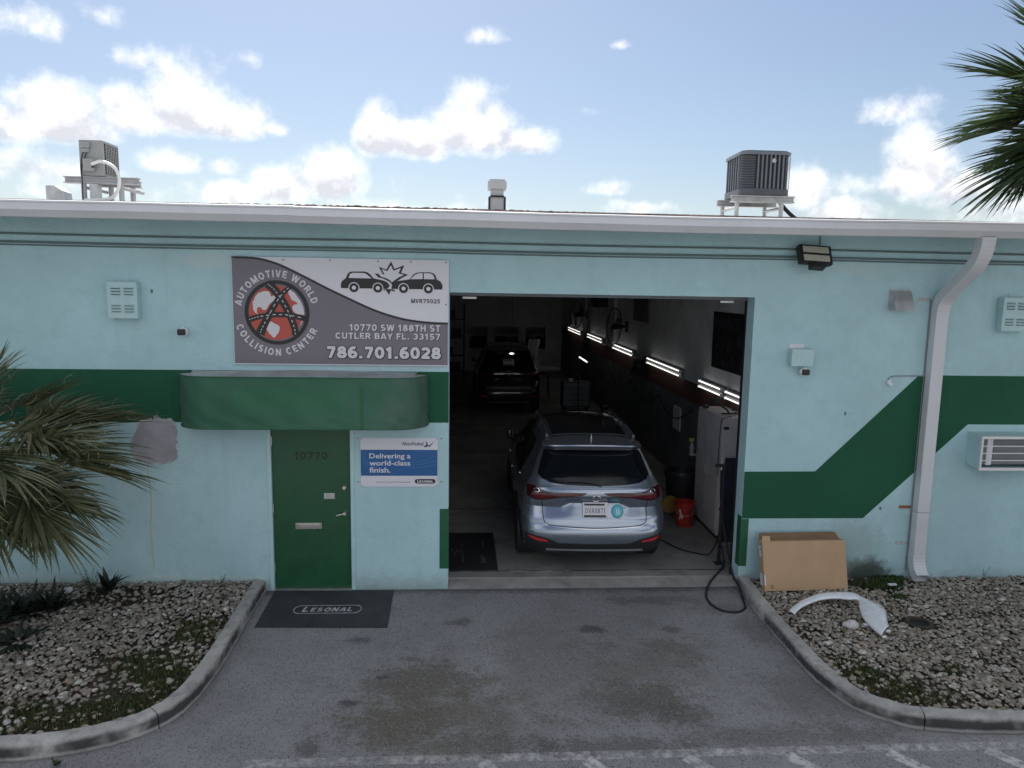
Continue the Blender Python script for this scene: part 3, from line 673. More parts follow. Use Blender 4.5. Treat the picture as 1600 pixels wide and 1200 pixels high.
# ------------------------------------------------------------------ the building
EZ = 4.40; OX0, OX1, OZ = 2.07, 5.683, 3.592; DX0, DX1, DZ = -.052, .958, 2.10; WT = .22
XA, XB = -14.0, 22.0; BY = 22.6; IX = 6.38
bld = thing('commercial_building', 'mint green single storey auto shop with open bay door', 'building', (0, 0, 0))
def wall_with_holes(xb, zb, holes, y0, y1, fz0):
    """front and back skins and reveals of a wall with openings (no inner faces)"""
    b = MB(); nx, nz = len(xb)-1, len(zb)-1
    solid = lambda i, j: 0 <= i < nx and 0 <= j < nz and not any(h[0]-1e-6 <= xb[i] and xb[i+1] <= h[1]+1e-6 and h[2]-1e-6 <= zb[j] and zb[j+1] <= h[3]+1e-6 for h in holes)
    for i in range(nx):
        for j in range(nz):
            if not solid(i, j): continue
            x0, x1, z0, z1 = xb[i], xb[i+1], zb[j], zb[j+1]
            b.add([(x0,y0,z0),(x1,y0,z0),(x1,y0,z1),(x0,y0,z1)], [(0,1,2,3)]); b.add([(x0,y1,z0),(x1,y1,z0),(x1,y1,z1),(x0,y1,z1)], [(3,2,1,0)])
            if not solid(i-1, j): b.add([(x0,y0,z0),(x0,y0,z1),(x0,y1,z1),(x0,y1,z0)], [(0,1,2,3)])
            if not solid(i+1, j): b.add([(x1,y0,z0),(x1,y1,z0),(x1,y1,z1),(x1,y0,z1)], [(0,1,2,3)])
            if not solid(i, j-1): b.add([(x0,y0,z0),(x0,y1,z0),(x1,y1,z0),(x1,y0,z0)], [(0,1,2,3)])
            if not solid(i, j+1): b.add([(x0,y0,z1),(x1,y0,z1),(x1,y1,z1),(x0,y1,z1)], [(0,1,2,3)])
    return b
wall_with_holes([XA, DX0, DX1, OX0, OX1, XB], [-.28, -.004, DZ, OZ, EZ], [(DX0, DX1, -.004, DZ), (OX0, OX1, -.004, DZ), (OX0, OX1, DZ, OZ)], 0, WT, 0).build('front_wall', M['wall'], bld, fix=False)
# eaves: soffit, gutter, roof edge
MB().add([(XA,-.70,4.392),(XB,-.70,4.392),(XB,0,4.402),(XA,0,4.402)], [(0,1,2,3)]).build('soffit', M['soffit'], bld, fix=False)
def gutter(x0, x1, dz, nm='gutter'):
    prof = [(-.66, 4.445), (-.785, 4.447), (-.80, 4.440), (-.802, 4.425), (-.792, 4.418), (-.797, 4.350), (-.790, 4.343), (-.745, 4.283), (-.66, 4.280), (-.655, 4.40)]
    b = MB(); vs = []; n = 40; m = len(prof)
    for i in range(n+1):
        x = x0+(x1-x0)*i/n; sag = -.014*math.exp(-((x-3.4)/3.2)**2)+dz+.0035*math.sin(x*.9)+.0015*math.sin(x*3.7)
        vs += [(x, y, z+sag) for y, z in prof]
    b.add(vs, [(i*m+k, (i+1)*m+k, (i+1)*m+(k+1) % m, i*m+(k+1) % m) for i in range(n) for k in range(m)] + [tuple(range(m)), tuple(range(n*m, n*m+m))])
    return b.build(nm, M['gutter'], bld, smooth=True)
gx = W(458, 325, -.8)[0]
gutter(XA, gx, .004); gutter(gx-.03, XB, 0.0)
# roof: low slope rising to the rear, ragged edge strip just behind the gutter
b = MB(); zr = lambda y: 4.462+(y+.68)*.068
b.add([(XA,-.68,zr(-.68)),(XB,-.68,zr(-.68)),(XB,BY/2,zr(BY/2)),(XA,BY/2,zr(BY/2)),(XA,BY+.4,zr(-.2)),(XB,BY+.4,zr(-.2))], [(0,1,2,3),(3,2,5,4)])
b.build('roof', M['roof'], bld, fix=False)
b = MB(); n = 700
vs = []
for i in range(n+1):
    x = -6+18*i/n; k = math.exp(-((x-1.6)/3.4)**2); z = 4.452+.004*math.sin(x*1.1)+RS.uniform(0, .014)*(.12+k)
    vs += [(x, -.735, 4.40), (x, -.74+RS.uniform(-.006, .006), z), (x, -.66, z+.004)]
b.add(vs, [(3*i, 3*i+3, 3*i+4, 3*i+1) for i in range(n)]+[(3*i+1, 3*i+4, 3*i+5, 3*i+2) for i in range(n)])
b.build('roof_edge', M['shingle'], bld, fix=False)
# painted bands (thin coats of paint on the stucco)
MB().xz([(-4.5, 2.655), (OX0-.003, 2.667), (OX0-.003, 2.062), (-4.5, 2.045)], -.003).build('painted_band', M['green_wall'], bld, fix=False)
MB().xz([(OX1+.002, 1.471), (6.575, 1.475), (7.777, 2.667), (7.99, 2.681), (12, 2.68), (12, 2.075), (8.477, 2.074), (7.234, .876), (OX1+.002, .877)], -.003).build('painted_band', M['green_wall'], bld, fix=False)
# bare cement patch with torn paint edge
pp = [W(*q)[[0,2]] for q in [(214,672),(222,658),(240,655),(246,647),(251,655),(268,657),(274,668),(276,682),(275,700),(276,712),(268,720),(250,723),(230,722),(214,718),(205,700)]]
def ragged(poly, amp, k=8): return [(x+RS.uniform(-amp, amp), z+RS.uniform(-amp, amp)) for x, z in smooth_poly(poly, k)]
cpoly = ragged([tuple(p) for p in pp], .008)
cc = np.mean(np.array(cpoly), 0)
MB().xz([tuple(cc+(np.array(p)-cc)*1.06+RS.uniform(-.012, .012, 2)) for p in cpoly], -.005).build('torn_paint_edge', M['cement_edge'], bld, fix=False)
MB().xz(cpoly, -.008).build('cement_patch', M['cement'], bld, fix=False)
# bay corner guards
b = MB(); b.bbox(1.966, OX0+.004, -.006, 0.0, .26, 1.01, .002); b.bbox(OX0-.002, OX0+.006, 0.0, .09, .26, 1.01, .002); b.build('corner_guard', M['green_metal'], bld)
b = MB(); b.bbox(OX1-.004, 5.775, -.007, -.0032, .265, .872, .0015); b.bbox(OX1-.007, OX1+.002, -.004, .11, .265, .90, .002); b.build('corner_guard', M['green_metal'], bld)
# entrance door
fr = MB(); fr.bbox(DX0, -.006, -.012, .10, .0, DZ, .004); fr.bbox(.912, DX1, -.012, .10, .0, DZ, .004); fr.box(-.006, .912, -.012, .10, 2.055, DZ)
fr.build('door_frame', M['mint_metal'], bld)
door = MB().bbox(-.002, .908, .028, .072, .018, 2.05, .003).build('entrance_door', M['door_green'], bld)
for z in (.28, 1.02, 1.83): MB().cyl((-.004, .018, z-.055), (-.004, .018, z+.055), .011, n=10).build('hinge', M['galv'], door, smooth=True)
block_text(MB(), '10770', .258, .642, 1.605, 1.70, .0255, hw=.08).build('house_number', M['number_black'], door)
b = MB(); b.bbox(.252, .562, .018, .028, .755, .832, .004); s_ = b.build('mail_slot', M['steel'], door)
MB().bbox(.275, .539, .010, .0175, .772, .815, .004).build('mail_slot_flap', M['steel'], door)
b = MB(); b.bbox(.592, .722, .020, .028, 1.125, 1.198, .004); b.bbox(.60, .714, .014, .0198, 1.138, 1.186, .004); b.build('door_notice', M['galv'], door)
MB().lathe([(0, .008), (.018, .008), (.028, .018), (.028, .028)], (.832, 0, 1.262), 20, 'Y').build('deadbolt', M['steel'], door, smooth=True)
b = MB(); b.lathe([(0, -.02), (.02, -.02), (.028, .015), (.03, .028)], (.838, 0, .955), 20, 'Y'); b.tube([(.838, -.022, .955), (.80, -.03, .952), (.745, -.026, .935)], [.011, .010, .008]); b.build('lever_handle', M['steel'], door, smooth=True)
MB().bbox(-.006, .912, -.03, .10, -.0035, .014, .004).build('door_sill', M['galv'], bld)
# bay threshold, floor, inner walls
b = MB(); b.add([(OX0,-.012,-.2),(OX1,-.012,-.2),(OX1,-.012,.004),(OX0,-.012,.004),(OX1,.17,.026),(OX0,.17,.026),(OX1,.36,FZ-.004),(OX0,.36,FZ-.004),(OX1,.40,FZ+.002),(OX0,.40,FZ+.002)], [(0,1,2,3),(3,2,4,5),(5,4,6,7),(7,6,8,9)])
tag(b.build('threshold', M['slab'], fix=False), kind='structure')
b = MB(); b.bbox(OX0+.01, OX1-.01, .392, .418, .0, FZ+.005, .002); tag(b.build('floor_edge_strip', M['concrete']), kind='structure')
b = MB(); b.add([(-6,.22,FZ),(IX,.22,FZ),(IX,BY,FZ),(-6,BY,FZ)], [(0,1,2,3)]); b.add([(-6,WT,-.28),(-6,WT,FZ),(IX,WT,FZ),(IX,WT,-.28)], [(0,1,2,3)])
tag(b.build('shop_floor', M['floor'], fix=False), kind='structure')
b = MB()
for y in (3.02, 7.1, 11.2): b.box(-6, IX, y-.008, y+.008, FZ-.01, FZ+.0015)
tag(b.build('floor_joint', M['seam']), kind='structure')
rw = MB(); rw.box(IX, IX+.2, WT, BY, 2.005, 4.40); rw = rw.build('inner_wall', M['inner_white'], bld)
MB().box(IX-.006, IX+.2, WT, BY, 1.63, 2.005).build('orange_stripe', M['orange_band'], bld)
MB().box(IX-.004, IX+.2, WT, BY, -.2, 1.63).build('wainscot', M['inner_dark'], bld)
MB().box(-6.2, -6, WT, BY, -.2, 4.40).build('inner_wall', M['inner_white'], bld)
for y in (11.28, 16.2): MB().bbox(IX-.09, IX, y-.12, y+.12, 2.16, 4.39, .006).build('pilaster', M['inner_white'], bld)
wins = [(2.30, 3.18), (3.42, 4.52), (4.76, 5.72)]
bw = wall_with_holes([-6, 2.30, 3.18, 3.42, 4.52, 4.76, 5.72, IX], [-.2, 1.0, 2.02, 4.40], [(a, c, 1.0, 2.02) for a, c in wins], BY, BY+.2, 0).build('back_wall', M['inner_back'], bld, fix=False)
for a, c in wins:
    f = MB(); f.box(a, a+.05, BY-.03, BY+.03, 1.0, 2.02); f.box(c-.05, c, BY-.03, BY+.03, 1.0, 2.02); f.box(a+.05, c-.05, BY-.03, BY+.03, 1.0, 1.05); f.box(a+.05, c-.05, BY-.03, BY+.03, 1.97, 2.02); f.box(a+.05, c-.05, BY-.02, BY+.02, 1.58, 1.62)
    f = f.build('window_frame', M['inner_back'], bld); MB().box(a+.05, c-.05, BY+.002, BY+.006, 1.05, 1.58).build('pane', M['glass'], f)
b = MB(); b.add([(x, y, z) for x in (-6, IX) for y in (BY+.205, BY+3) for z in (-.2, 4.4)], [(2,3,7,6),(0,1,3,2),(4,6,7,5),(0,2,6,4),(1,5,7,3)]); b.build('back_room', M['inner_back'], bld, fix=False)
for x in (2.24, 3.30, 4.64, 5.80): MB().box(x-.07, x+.07, BY-.06, BY-.001, FZ, 4.38).build('wall_post', M['inner_back'], bld)
MB().box(-6.2, IX+.2, WT, BY+.2, 4.405, 4.44).build('ceiling', M['ceiling'], bld)
MB().box(XA, -6.2, 1.0, BY, -.28, 4.39).build('left_unit', M['wall'], bld)
MB().box(IX+.2, XB, 1.0, BY, -.28, 4.39).build('right_unit', M['wall'], bld)
# rolled-up bay door: barrel, hood lip and side guides
b = MB(); b.cyl((OX0-.08, .62, 3.80), (OX1+.08, .62, 3.80), .22, n=24); b.box(OX0-.08, OX1+.08, WT+.002, .28, 3.555, 3.60)
rd = b.build('rolled_door', M['slate'], bld, smooth=True)
for x in (OX0-.06, OX1-.005):
    MB().box(x, x+.06, WT+.004, WT+.07, FZ, 3.55).build('door_guide', M['black_metal'], bld)
for x in (2.22, 5.35): MB().box(x, x+.165, .235, .30, 3.518, 3.543).build('door_stop', M['galv'], bld)

# ------------------------------------------------------------------ conduits under the eave
for z, r_, lab in ((4.157, .011, 'topmost of the three thin conduits run along the wall below the eave'), (4.068, .012, 'middle thin conduit run along the wall below the eave'), (4.036, .008, 'lowest thin conduit run along the wall below the eave')):
    pts = [(x, -r_-.003, z+.004*math.sin(x*1.3)) for x in np.linspace(-8, 13, 60)]
    tag(MB().tube(pts, r_, 8).build('conduit', M['conduit'], smooth=True), lab, 'conduit', 'conduits below the eave')

# ------------------------------------------------------------------ big shop sign
SY = -.028
sg = thing('shop_sign', 'large grey and white collision center sign beside the bay opening', 'sign', (.84, 0, 2.73))
SX0, SX1, SZ0, SZ1 = -.376, 2.062, 2.736, 3.955
MB().bbox(SX0, SX1, SY, -.002, SZ0, SZ1, .003).build('panel', M['sign_white'], sg)
SW = smooth_poly([(-.376, 3.949), (-.23, 3.949), (-.096, 3.942), (.021, 3.919), (.172, 3.87), (.34, 3.792), (.508, 3.709), (.677, 3.623), (.847, 3.543), (1.018, 3.464), (1.19, 3.389), (1.363, 3.329), (1.537, 3.284), (1.712, 3.257), (1.887, 3.243), (2.055, 3.239)], 3, False)
b = MB(); vs = []
for x, z in SW: vs += [(x+.006*(x < -.37), SY-.002, z), (x+.006*(x < -.37), SY-.002, SZ0+.012)]
b.add(vs, [(2*i, 2*i+1, 2*i+3, 2*i+2) for i in range(len(SW)-1)]); b.build('grey_field', M['board'], sg, fix=False)
MB().strip([(x+.006*(x < -.37), z-.006) for x, z in SW], .012, SY-.004).build('border_line', M['sign_black'], sg, fix=False)
GC, GRr = (.118, 3.331), .318
em = MB(); em.xz(ell(GC, .363, .366, 48), SY-.004); em = em.build('globe_emblem', M['sign_black'], sg)
MB().xz(ell(GC, GRr, GRr+.005, 48), SY-.006).build('globe_rim', M['board'], em)
MB().xz([(x, z) for x, z in ell((GC[0]-.012, GC[1]), .302, .31, 48)], SY-.008).build('globe_disc', M['sign_red'], em)
b = MB()
def inglobe(poly): return [(GC[0]+(x-GC[0])*min(1, .305/max(1e-6, math.hypot(x-GC[0], z-GC[1]))), GC[1]+(z-GC[1])*min(1, .305/max(1e-6, math.hypot(x-GC[0], z-GC[1])))) for x, z in poly]
for poly in ([(-.145, 3.45), (-.1, 3.536), (-.022, 3.572), (.037, 3.564), (.061, 3.513), (.104, 3.531), (.094, 3.479), (.041, 3.427), (.006, 3.375), (-.029, 3.357), (-.062, 3.391), (-.096, 3.382), (-.106, 3.338), (-.073, 3.304), (-.03, 3.296), (-.048, 3.279), (-.106, 3.313), (-.147, 3.372)],
             [(.027, 3.228), (.087, 3.211), (.145, 3.169), (.127, 3.108), (.082, 3.046), (.04, 3.08), (-.001, 3.132), (-.017, 3.175)],
             [(.25, 3.59), (.30, 3.575), (.36, 3.50), (.41, 3.40), (.423, 3.312), (.363, 3.319), (.312, 3.336), (.291, 3.379), (.305, 3.422), (.348, 3.432), (.332, 3.457), (.29, 3.474), (.262, 3.53)],
             [(.36, 3.17), (.395, 3.22), (.40, 3.27), (.375, 3.2)], [(.05, 3.585), (.085, 3.60), (.075, 3.63), (.03, 3.615)]):
    b.xz(inglobe(ragged(poly, .004, 3)), SY-.010)
b.build('continents', M['letter_gray'], em, fix=False)
rdL = smooth_poly([(-.078, 3.085), (-.055, 3.145), (.003, 3.254), (.101, 3.43), (.198, 3.56), (.28, 3.632)], 5, False)
rdR = smooth_poly([(.015, 3.655), (.055, 3.63), (.113, 3.57), (.195, 3.446), (.26, 3.309), (.308, 3.171), (.322, 3.075)], 5, False)
rdC = smooth_poly([(-.212, 3.24), (-.15, 3.264), (-.065, 3.287), (.106, 3.31), (.277, 3.301), (.438, 3.264)], 5, False)
b = MB(); b.strip(rdL, [.055-.034*i/(len(rdL)-1) for i in range(len(rdL))], SY-.012); b.build('road', M['sign_black'], em, fix=False)
b = MB(); b.strip(rdR, [.05-.014*i/(len(rdR)-1) for i in range(len(rdR))], SY-.0135); b.build('road', M['sign_black'], em, fix=False)
b = MB(); b.strip(rdC, .03, SY-.015); b.build('road', M['sign_black'], em, fix=False)
b = MB()
for pth in (rdL, rdR, rdC):
    acc = 0
    for i in range(1, len(pth)-2):
        if i % 2 == 0: b.strip([pth[i], ((pth[i][0]+pth[i+1][0])/2, (pth[i][1]+pth[i+1][1])/2), pth[i+1]], .0045, SY-.0165)
tag(b.build('road_dashes', M['letter_gray'], em, fix=False), kind='stuff')
arc_text(MB(), 'AUTOMOTIVE WORLD', GC, .400, 171, 14, .082, SY-.004).build('emblem_lettering', M['letter_gray'], sg, fix=False)
arc_text(MB(), 'COLLISION CENTER', GC, .492, 197, 338, .082, SY-.004, True).build('emblem_lettering', M['letter_gray'], sg, fix=False)
b = MB()
b.xz([(.84, 3.62), (.838, 3.66), (.849, 3.698), (.875, 3.718), (.897, 3.735), (.915, 3.78), (.94, 3.803), (.971, 3.809), (1.108, 3.811), (1.14, 3.803), (1.17, 3.78), (1.21, 3.734), (1.305, 3.718), (1.35, 3.70), (1.374, 3.682), (1.391, 3.656), (1.365, 3.621)], SY-.004)
b.xz([(1.984, 3.622), (1.993, 3.65), (1.987, 3.68), (1.964, 3.717), (1.925, 3.736), (1.91, 3.78), (1.895, 3.80), (1.851, 3.816), (1.729, 3.814), (1.69, 3.805), (1.655, 3.785), (1.616, 3.732), (1.487, 3.712), (1.44, 3.70), (1.417, 3.68), (1.408, 3.621)], SY-.004)
ic = b.build('crashing_cars_icon', M['sign_black'], sg, fix=False)
b = MB()
b.xz([(.927, 3.736), (.945, 3.783), (.979, 3.795), (1.099, 3.795), (1.13, 3.782), (1.185, 3.735)], SY-.006); b.xz([(1.625, 3.734), (1.674, 3.783), (1.721, 3.803), (1.764, 3.805), (1.764, 3.738)], SY-.006); b.xz([(1.778, 3.805), (1.851, 3.804), (1.886, 3.785), (1.9, 3.738), (1.778, 3.737)], SY-.006)
for x in (.986, 1.256, 1.547, 1.83): b.xz(ell((x, 3.627), .062, n=24), SY-.006)
b.build('icon_windows', M['sign_white'], ic, fix=False)
b = MB()
for x in (.986, 1.256, 1.547, 1.83): b.xz(ell((x, 3.627), .052, n=24), SY-.008)
b.build('icon_wheels', M['sign_black'], ic, fix=False)
b = MB()
for x in (.986, 1.256, 1.547, 1.83): b.xz(ell((x, 3.627), .023, n=16), SY-.010)
b.build('icon_hubs', M['sign_white'], ic, fix=False)
bu = [(1.22, 3.791), (1.314, 3.784), (1.267, 3.869), (1.353, 3.836), (1.407, 3.931), (1.444, 3.846), (1.556, 3.891), (1.518, 3.805), (1.599, 3.784), (1.53, 3.748), (1.46, 3.70), (1.42, 3.665), (1.39, 3.70), (1.32, 3.735), (1.262, 3.748)]
MB().xz(bu, SY-.006).build('icon_burst', M['sign_black'], ic, fix=False)
cb = (1.40, 3.775)
MB().xz([(cb[0]+(x-cb[0])*.76, cb[1]+(z-cb[1])*.72) for x, z in bu], SY-.008).build('icon_burst_centre', M['sign_white'], ic, fix=False)
MB().xz([(1.296, 3.617), (1.348, 3.603), (1.382, 3.552), (1.402, 3.603), (1.455, 3.588), (1.43, 3.617)], SY-.0045).build('icon_burst', M['sign_black'], ic, fix=False)
block_text(MB(), 'MVR75025', 1.633, 1.962, 3.462, 3.512, SY-.004, hw=.085).build('license_lettering', M['sign_black'], sg, fix=False)
for tx, x0, x1, z0, z1, hw, nm in (('10770 SW 188TH ST', .928, 1.968, 3.137, 3.214, .105, 'address_lettering'), ('CUTLER BAY FL. 33157', .77, 1.966, 3.042, 3.114, .105, 'address_lettering'), ('786.701.6028', .672, 1.976, 2.818, 2.957, .135, 'phone_lettering')):
    d = .010 if nm[0] == 'p' else .006
    sd_ = MB()
    for ox, oz in ((d, -d), (-d*.7, d*.7), (d, d*.4), (-d*.6, -d)) if nm[0] == 'p' else ((d, -d),):
        q = block_text(MB(), tx, x0+ox, x1+ox, z0+oz, z1+oz, SY-.003, hw=hw); sd_.add(q.v, q.f)
    sd_.build('letter_shadow', M['sign_black'], sg, fix=False); block_text(MB(), tx, x0, x1, z0, z1, SY-.006, hw=hw).build(nm, M['letter_gray'], sg, fix=False)
for x, z in ((-.35, 3.93), (.2, 3.925), (.72, 3.93), (1.26, 3.93), (1.63, 3.93), (2.03, 3.93), (-.33, 2.765), (.2, 2.765), (.7, 2.765), (1.2, 2.765), (1.62, 2.765), (2.02, 2.765), (2.03, 3.45)):
    MB().lathe([(0, -.004), (.009, -.003), (.010, 0)], (x, SY-.001, z), 10, 'Y').build('screw', M['gray_plastic'], sg)

# ------------------------------------------------------------------ awning over the door
AX0, AX1, AZ0, AZ1, AD = -.985, 1.828, 2.05, 2.628, .385
aw = thing('awning', 'faded green fabric awning with rounded ends above the entrance door', 'awning', (.42, 0, 2.05))
def aw_path(d=AD, rx=.40, n=14, inset=0):
    p = []
    for i in range(n+1):
        t = R(180-90*i/n); p.append((AX0+inset+rx+rx*math.cos(t), -(d-.02)*math.sin(t)))
    for i in range(1, 24): p.append((AX0+rx+(AX1-AX0-2*rx)*i/24, -(d-.02)))
    for i in range(n+1):
        t = R(90-90*i/n); p.append((AX1-inset-rx+rx*math.cos(t), -(d-.02)*math.sin(t)))
    return p
ap = aw_path(); m_ = len(ap); rows = 17; vs = []
for j in range(rows):
    f = j/(rows-1); z = AZ0+(AZ1-AZ0)*f
    hem = math.exp(-((f-.10)/.07)**2)
    for i, (x, y) in enumerate(ap):
        a = ap[max(0, i-1)]; c = ap[min(m_-1, i+1)]; tx, ty = c[0]-a[0], c[1]-a[1]; l = math.hypot(tx, ty); nx, ny = ty/l, -tx/l
        wr = .006*math.sin(i*.9+f*9)*math.sin(f*math.pi)+hem*(.017*math.sin(i*1.15+j*.8)+.011*math.sin(i*2.7-j))+.004*math.sin(i*.55+2*f)*math.sin(i*1.9+5*f)
        if f == 0: wr = .004
        sagz = .006*math.sin(i*.33+1)*(1-f)+hem*.006*math.sin(i*.8+2)
        vs.append((x+nx*wr, min(-.002, y+ny*wr), z+sagz*(0 < j < rows-1)))
def awn_mat():
    m, t, b = nodes('awning_fabric'); nb = NB(t); o = nb.sep()
    base = nb.mix(nb.ramp(nb.noise(1.6, 4), .3, .7), (.016, .095, .05), (.026, .12, .068))
    wv = nb.noise(1, 3, .6, nb.vec((160, 160, 160)))
    base = nb.mix(nb.ramp(wv, .4, .7, 0, .3), base, (.05, .15, .10))
    dust = nb.m('MULTIPLY', nb.ramp(nb.noise(3, 5, .6), .35, .75), nb.ramp(nb.m('ADD', o[0], nb.m('MULTIPLY', nb.noise(4, 3), .4)), .75, 1.35, .12, .55))
    base = nb.mix(dust, base, (.10, .15, .135))
    end = nb.m('MAXIMUM', nb.ramp(nb.m('ABSOLUTE', nb.m('SUBTRACT', o[0], 1.0)), .18, .33, 0, 0), nb.ramp(nb.m('MULTIPLY_ADD', nb.noise(3, 4), .5, o[0]), 1.05, 1.6, 0, .4)); base = nb.mix(end, base, (.075, .10, .10))
    base = nb.mix(nb.m('MULTIPLY', nb.ramp(o[0], -.95, -1.32), .32), base, (.05, .09, .075))
    # brighter rectangle where lettering once was
    px = nb.m('MULTIPLY', nb.m('MULTIPLY', nb.ramp(o[0], -.71, -.695), nb.ramp(o[0], .60, .42)), nb.m('MULTIPLY', nb.ramp(o[2], .155, .165), nb.ramp(o[2], .455, .44)))
    base = nb.mix(nb.m('MULTIPLY', px, .5), base, (.018, .13, .06))
    # wet-looking drip
    dr = nb.m('ABSOLUTE', nb.m('SUBTRACT', o[0], nb.m('MULTIPLY_ADD', nb.noise(5, 3), .06, .655)))
    run = nb.m('MULTIPLY', nb.ramp(dr, .03, .012), nb.ramp(o[2], .56, .44)); base = nb.mix(nb.m('MULTIPLY', run, .85), base, (.012, .10, .03))
    st = nb.ramp(nb.noise(1, 4, .6, nb.vec((14, 14, 1.2))), .56, .75, 0, .5); base = nb.mix(nb.m('MULTIPLY', st, nb.ramp(o[2], .2, .55)), base, (.02, .085, .045))
    nb.l(base, b.inputs['Base Color']); b.inputs['Roughness'].default_value = .62; nb.bump(wv, .15, .004, b); return m
M['awning'] = awn_mat()
b = MB(); b.add(vs, [(j*m_+i, j*m_+i+1, (j+1)*m_+i+1, (j+1)*m_+i) for j in range(rows-1) for i in range(m_-1)]); b.build('fabric', M['awning'], aw, smooth='all', fix=False)
M['awn_top'] = pm('awning_top', (.36, .38, .38), .85, var=.25, vscale=4, dirt=.5, dcol=(.2,.21,.2))
b = MB(); n = len(ap); b.add([(x, y, AZ1-.003) for x, y in ap]+[(min(AX1-.16, max(AX0+.16, x)), y*.5, AZ1+.018+.012*math.sin(x*2.1)) for x, y in ap]+[(min(AX1-.12, max(AX0+.12, x)), -.003, AZ1+.038+.008*math.sin(x*3)) for x, y in ap], [(r_*n+i, r_*n+i+1, (r_+1)*n+i+1, (r_+1)*n+i) for r_ in (0, 1) for i in range(n-1)])
b.build('top_cover', M['awn_top'], aw, smooth='all', fix=False)
MB().tube([(x*1.0, y, AZ1) for x, y in ap], .009, 6).build('top_piping', M['awning'], aw, smooth=True)
MB().tube([(x*1.0, y, AZ0) for x, y in ap], .012, 6).build('bottom_piping', M['awning'], aw, smooth=True)
b = MB(); b.tube([(x, y*.93, AZ0+.02) for x, y in aw_path(inset=.03)], .013, 6); b.box(AX0+.05, AX1-.05, -.012, -.002, AZ0+.02, AZ0+.05); b.build('frame', M['galv'], aw, smooth=True)

# ------------------------------------------------------------------ small paint-maker sign
ak = thing('poster_sign', 'white and blue paint maker sign right of the entrance door', 'sign', (1.488, 0, 1.28))
AY = -.010
MB().bbox(1.033, 1.942, AY, -.002, 1.286, 1.876, .002).build('panel', M['sign_white'], ak)
MB().xz([(1.036, 1.735), (1.938, 1.735), (1.938, 1.420), (1.036, 1.420)], AY-.002).build('blue_field', M['sign_blue'], ak, fix=False)
b = MB()
for k in range(3):
    p = smooth_poly([(1.06, 1.70-.05*k), (1.16, 1.55-.02*k), (1.42, 1.60+.02*k), (1.65, 1.52+.03*k), (1.93, 1.56+.05*k)], 6, False); b.strip(p, .004, AY-.003)
b.build('swirl_lines', M['sign_blue_light'], ak, fix=False)
b = MB(); wall_text(b, 'Delivering a', 1.137, 1.621, 1.612, 1.692, AY-.004, bold=.016); wall_text(b, 'world-class', 1.137, 1.618, 1.544, 1.606, AY-.004, bold=.016); wall_text(b, 'finish.', 1.137, 1.384, 1.458, 1.524, AY-.004, bold=.016)
b.build('slogan_lettering', M['sign_white'], ak, fix=False)
b = MB(); wall_text(b, 'AkzoNobel', 1.519, 1.771, 1.788, 1.832, AY-.002, bold=.012)
b.xz([(1.775, 1.775), (1.80, 1.792), (1.808, 1.80), (1.80, 1.825), (1.812, 1.836), (1.822, 1.80), (1.84, 1.785), (1.862, 1.806), (1.905, 1.845), (1.87, 1.80), (1.845, 1.77), (1.825, 1.778), (1.81, 1.775), (1.80, 1.765)], AY-.002)
b.build('maker_lettering', M['sign_navy'], ak, fix=False)
b = MB(); wall_text(b, 'Proud to be partner with Lesonal', 1.216, 1.616, 1.332, 1.350, AY-.002, bold=.004); b.build('small_lettering', M['sign_black'], ak, fix=False)
pill = [(1.70+.031*math.cos(R(90+180*i/8)), 1.352+.028*math.sin(R(90+180*i/8))) for i in range(9)]+[(1.885+.031*math.cos(R(-90+180*i/8)), 1.352+.028*math.sin(R(-90+180*i/8))) for i in range(9)]
bd = MB().xz(pill, AY-.002).build('badge', M['sign_black'], ak, fix=False)
b = MB(); block_text(b, 'L', 1.70, 1.722, 1.336, 1.372, AY-.004); block_text(b, 'ESONAL', 1.727, 1.888, 1.336, 1.366, AY-.004); b.build('badge_lettering', M['sign_white'], bd, fix=False)
for x, z, wh in ((1.0, 1.87, 'upper left'), (1.0, 1.345, 'lower left'), (1.985, 1.87, 'upper right'), (1.985, 1.345, 'lower right')):
    tag(MB().lathe([(0, -.006), (.008, -.004), (.010, 0)], (x, -.001, z), 10, 'Y').build('wall_plug', M['gray_plastic']), 'dark plastic wall plug just outside the '+wh+' corner of the white and blue sign', 'wall plug', 'wall plugs around the paint sign')
for x in (1.045, 1.93):
    for z in (1.298, 1.864): MB().lathe([(0, -.003), (.006, -.002), (.007, 0)], (x, AY, z), 8, 'Y').build('screw', M['gray_plastic'], ak)

# ------------------------------------------------------------------ louvred boxes, cameras, lights and so on, fixed to the wall
def louver_box(loc, label):
    w, h, d = .325, .405, .10
    t = thing('louvre_box', label, 'vent box', loc, 'louvred vent boxes on the wall')
    MB().bbox(0, w, -d, -.002, 0, h, .006).build('box', M['mint_metal'], t, local=True)
    for cx in (.095, .235):
        for cz in (.085, .118, .151, .275, .308, .341):
            b = MB(); b.add([(cx-.052, -d-.001, cz+.012), (cx+.052, -d-.001, cz+.012), (cx+.05, -d-.017, cz-.006), (cx-.05, -d-.017, cz-.006), (cx-.05, -d-.001, cz-.004), (cx+.05, -d-.001, cz-.004)], [(0,1,2,3), (0,3,4), (1,5,2)])
            lv = b.build('louvre', M['mint_metal'], t, local=True, fix=False)
            MB().add([(cx-.05, -d-.0015, cz-.014), (cx+.05, -d-.0015, cz-.014), (cx+.05, -d-.0015, cz+.004), (cx-.05, -d-.0015, cz+.004)], [(0,1,2,3)]).build('slot', M['black_metal'], lv, local=True, fix=False)
    return t
l0 = louver_box((-1.715, 0, 3.243), 'mint green louvred box on the wall left of the big sign')
copy_thing(l0, (8.70, 0, 3.235), 'mint green louvred box cut by the right edge, past the downspout')
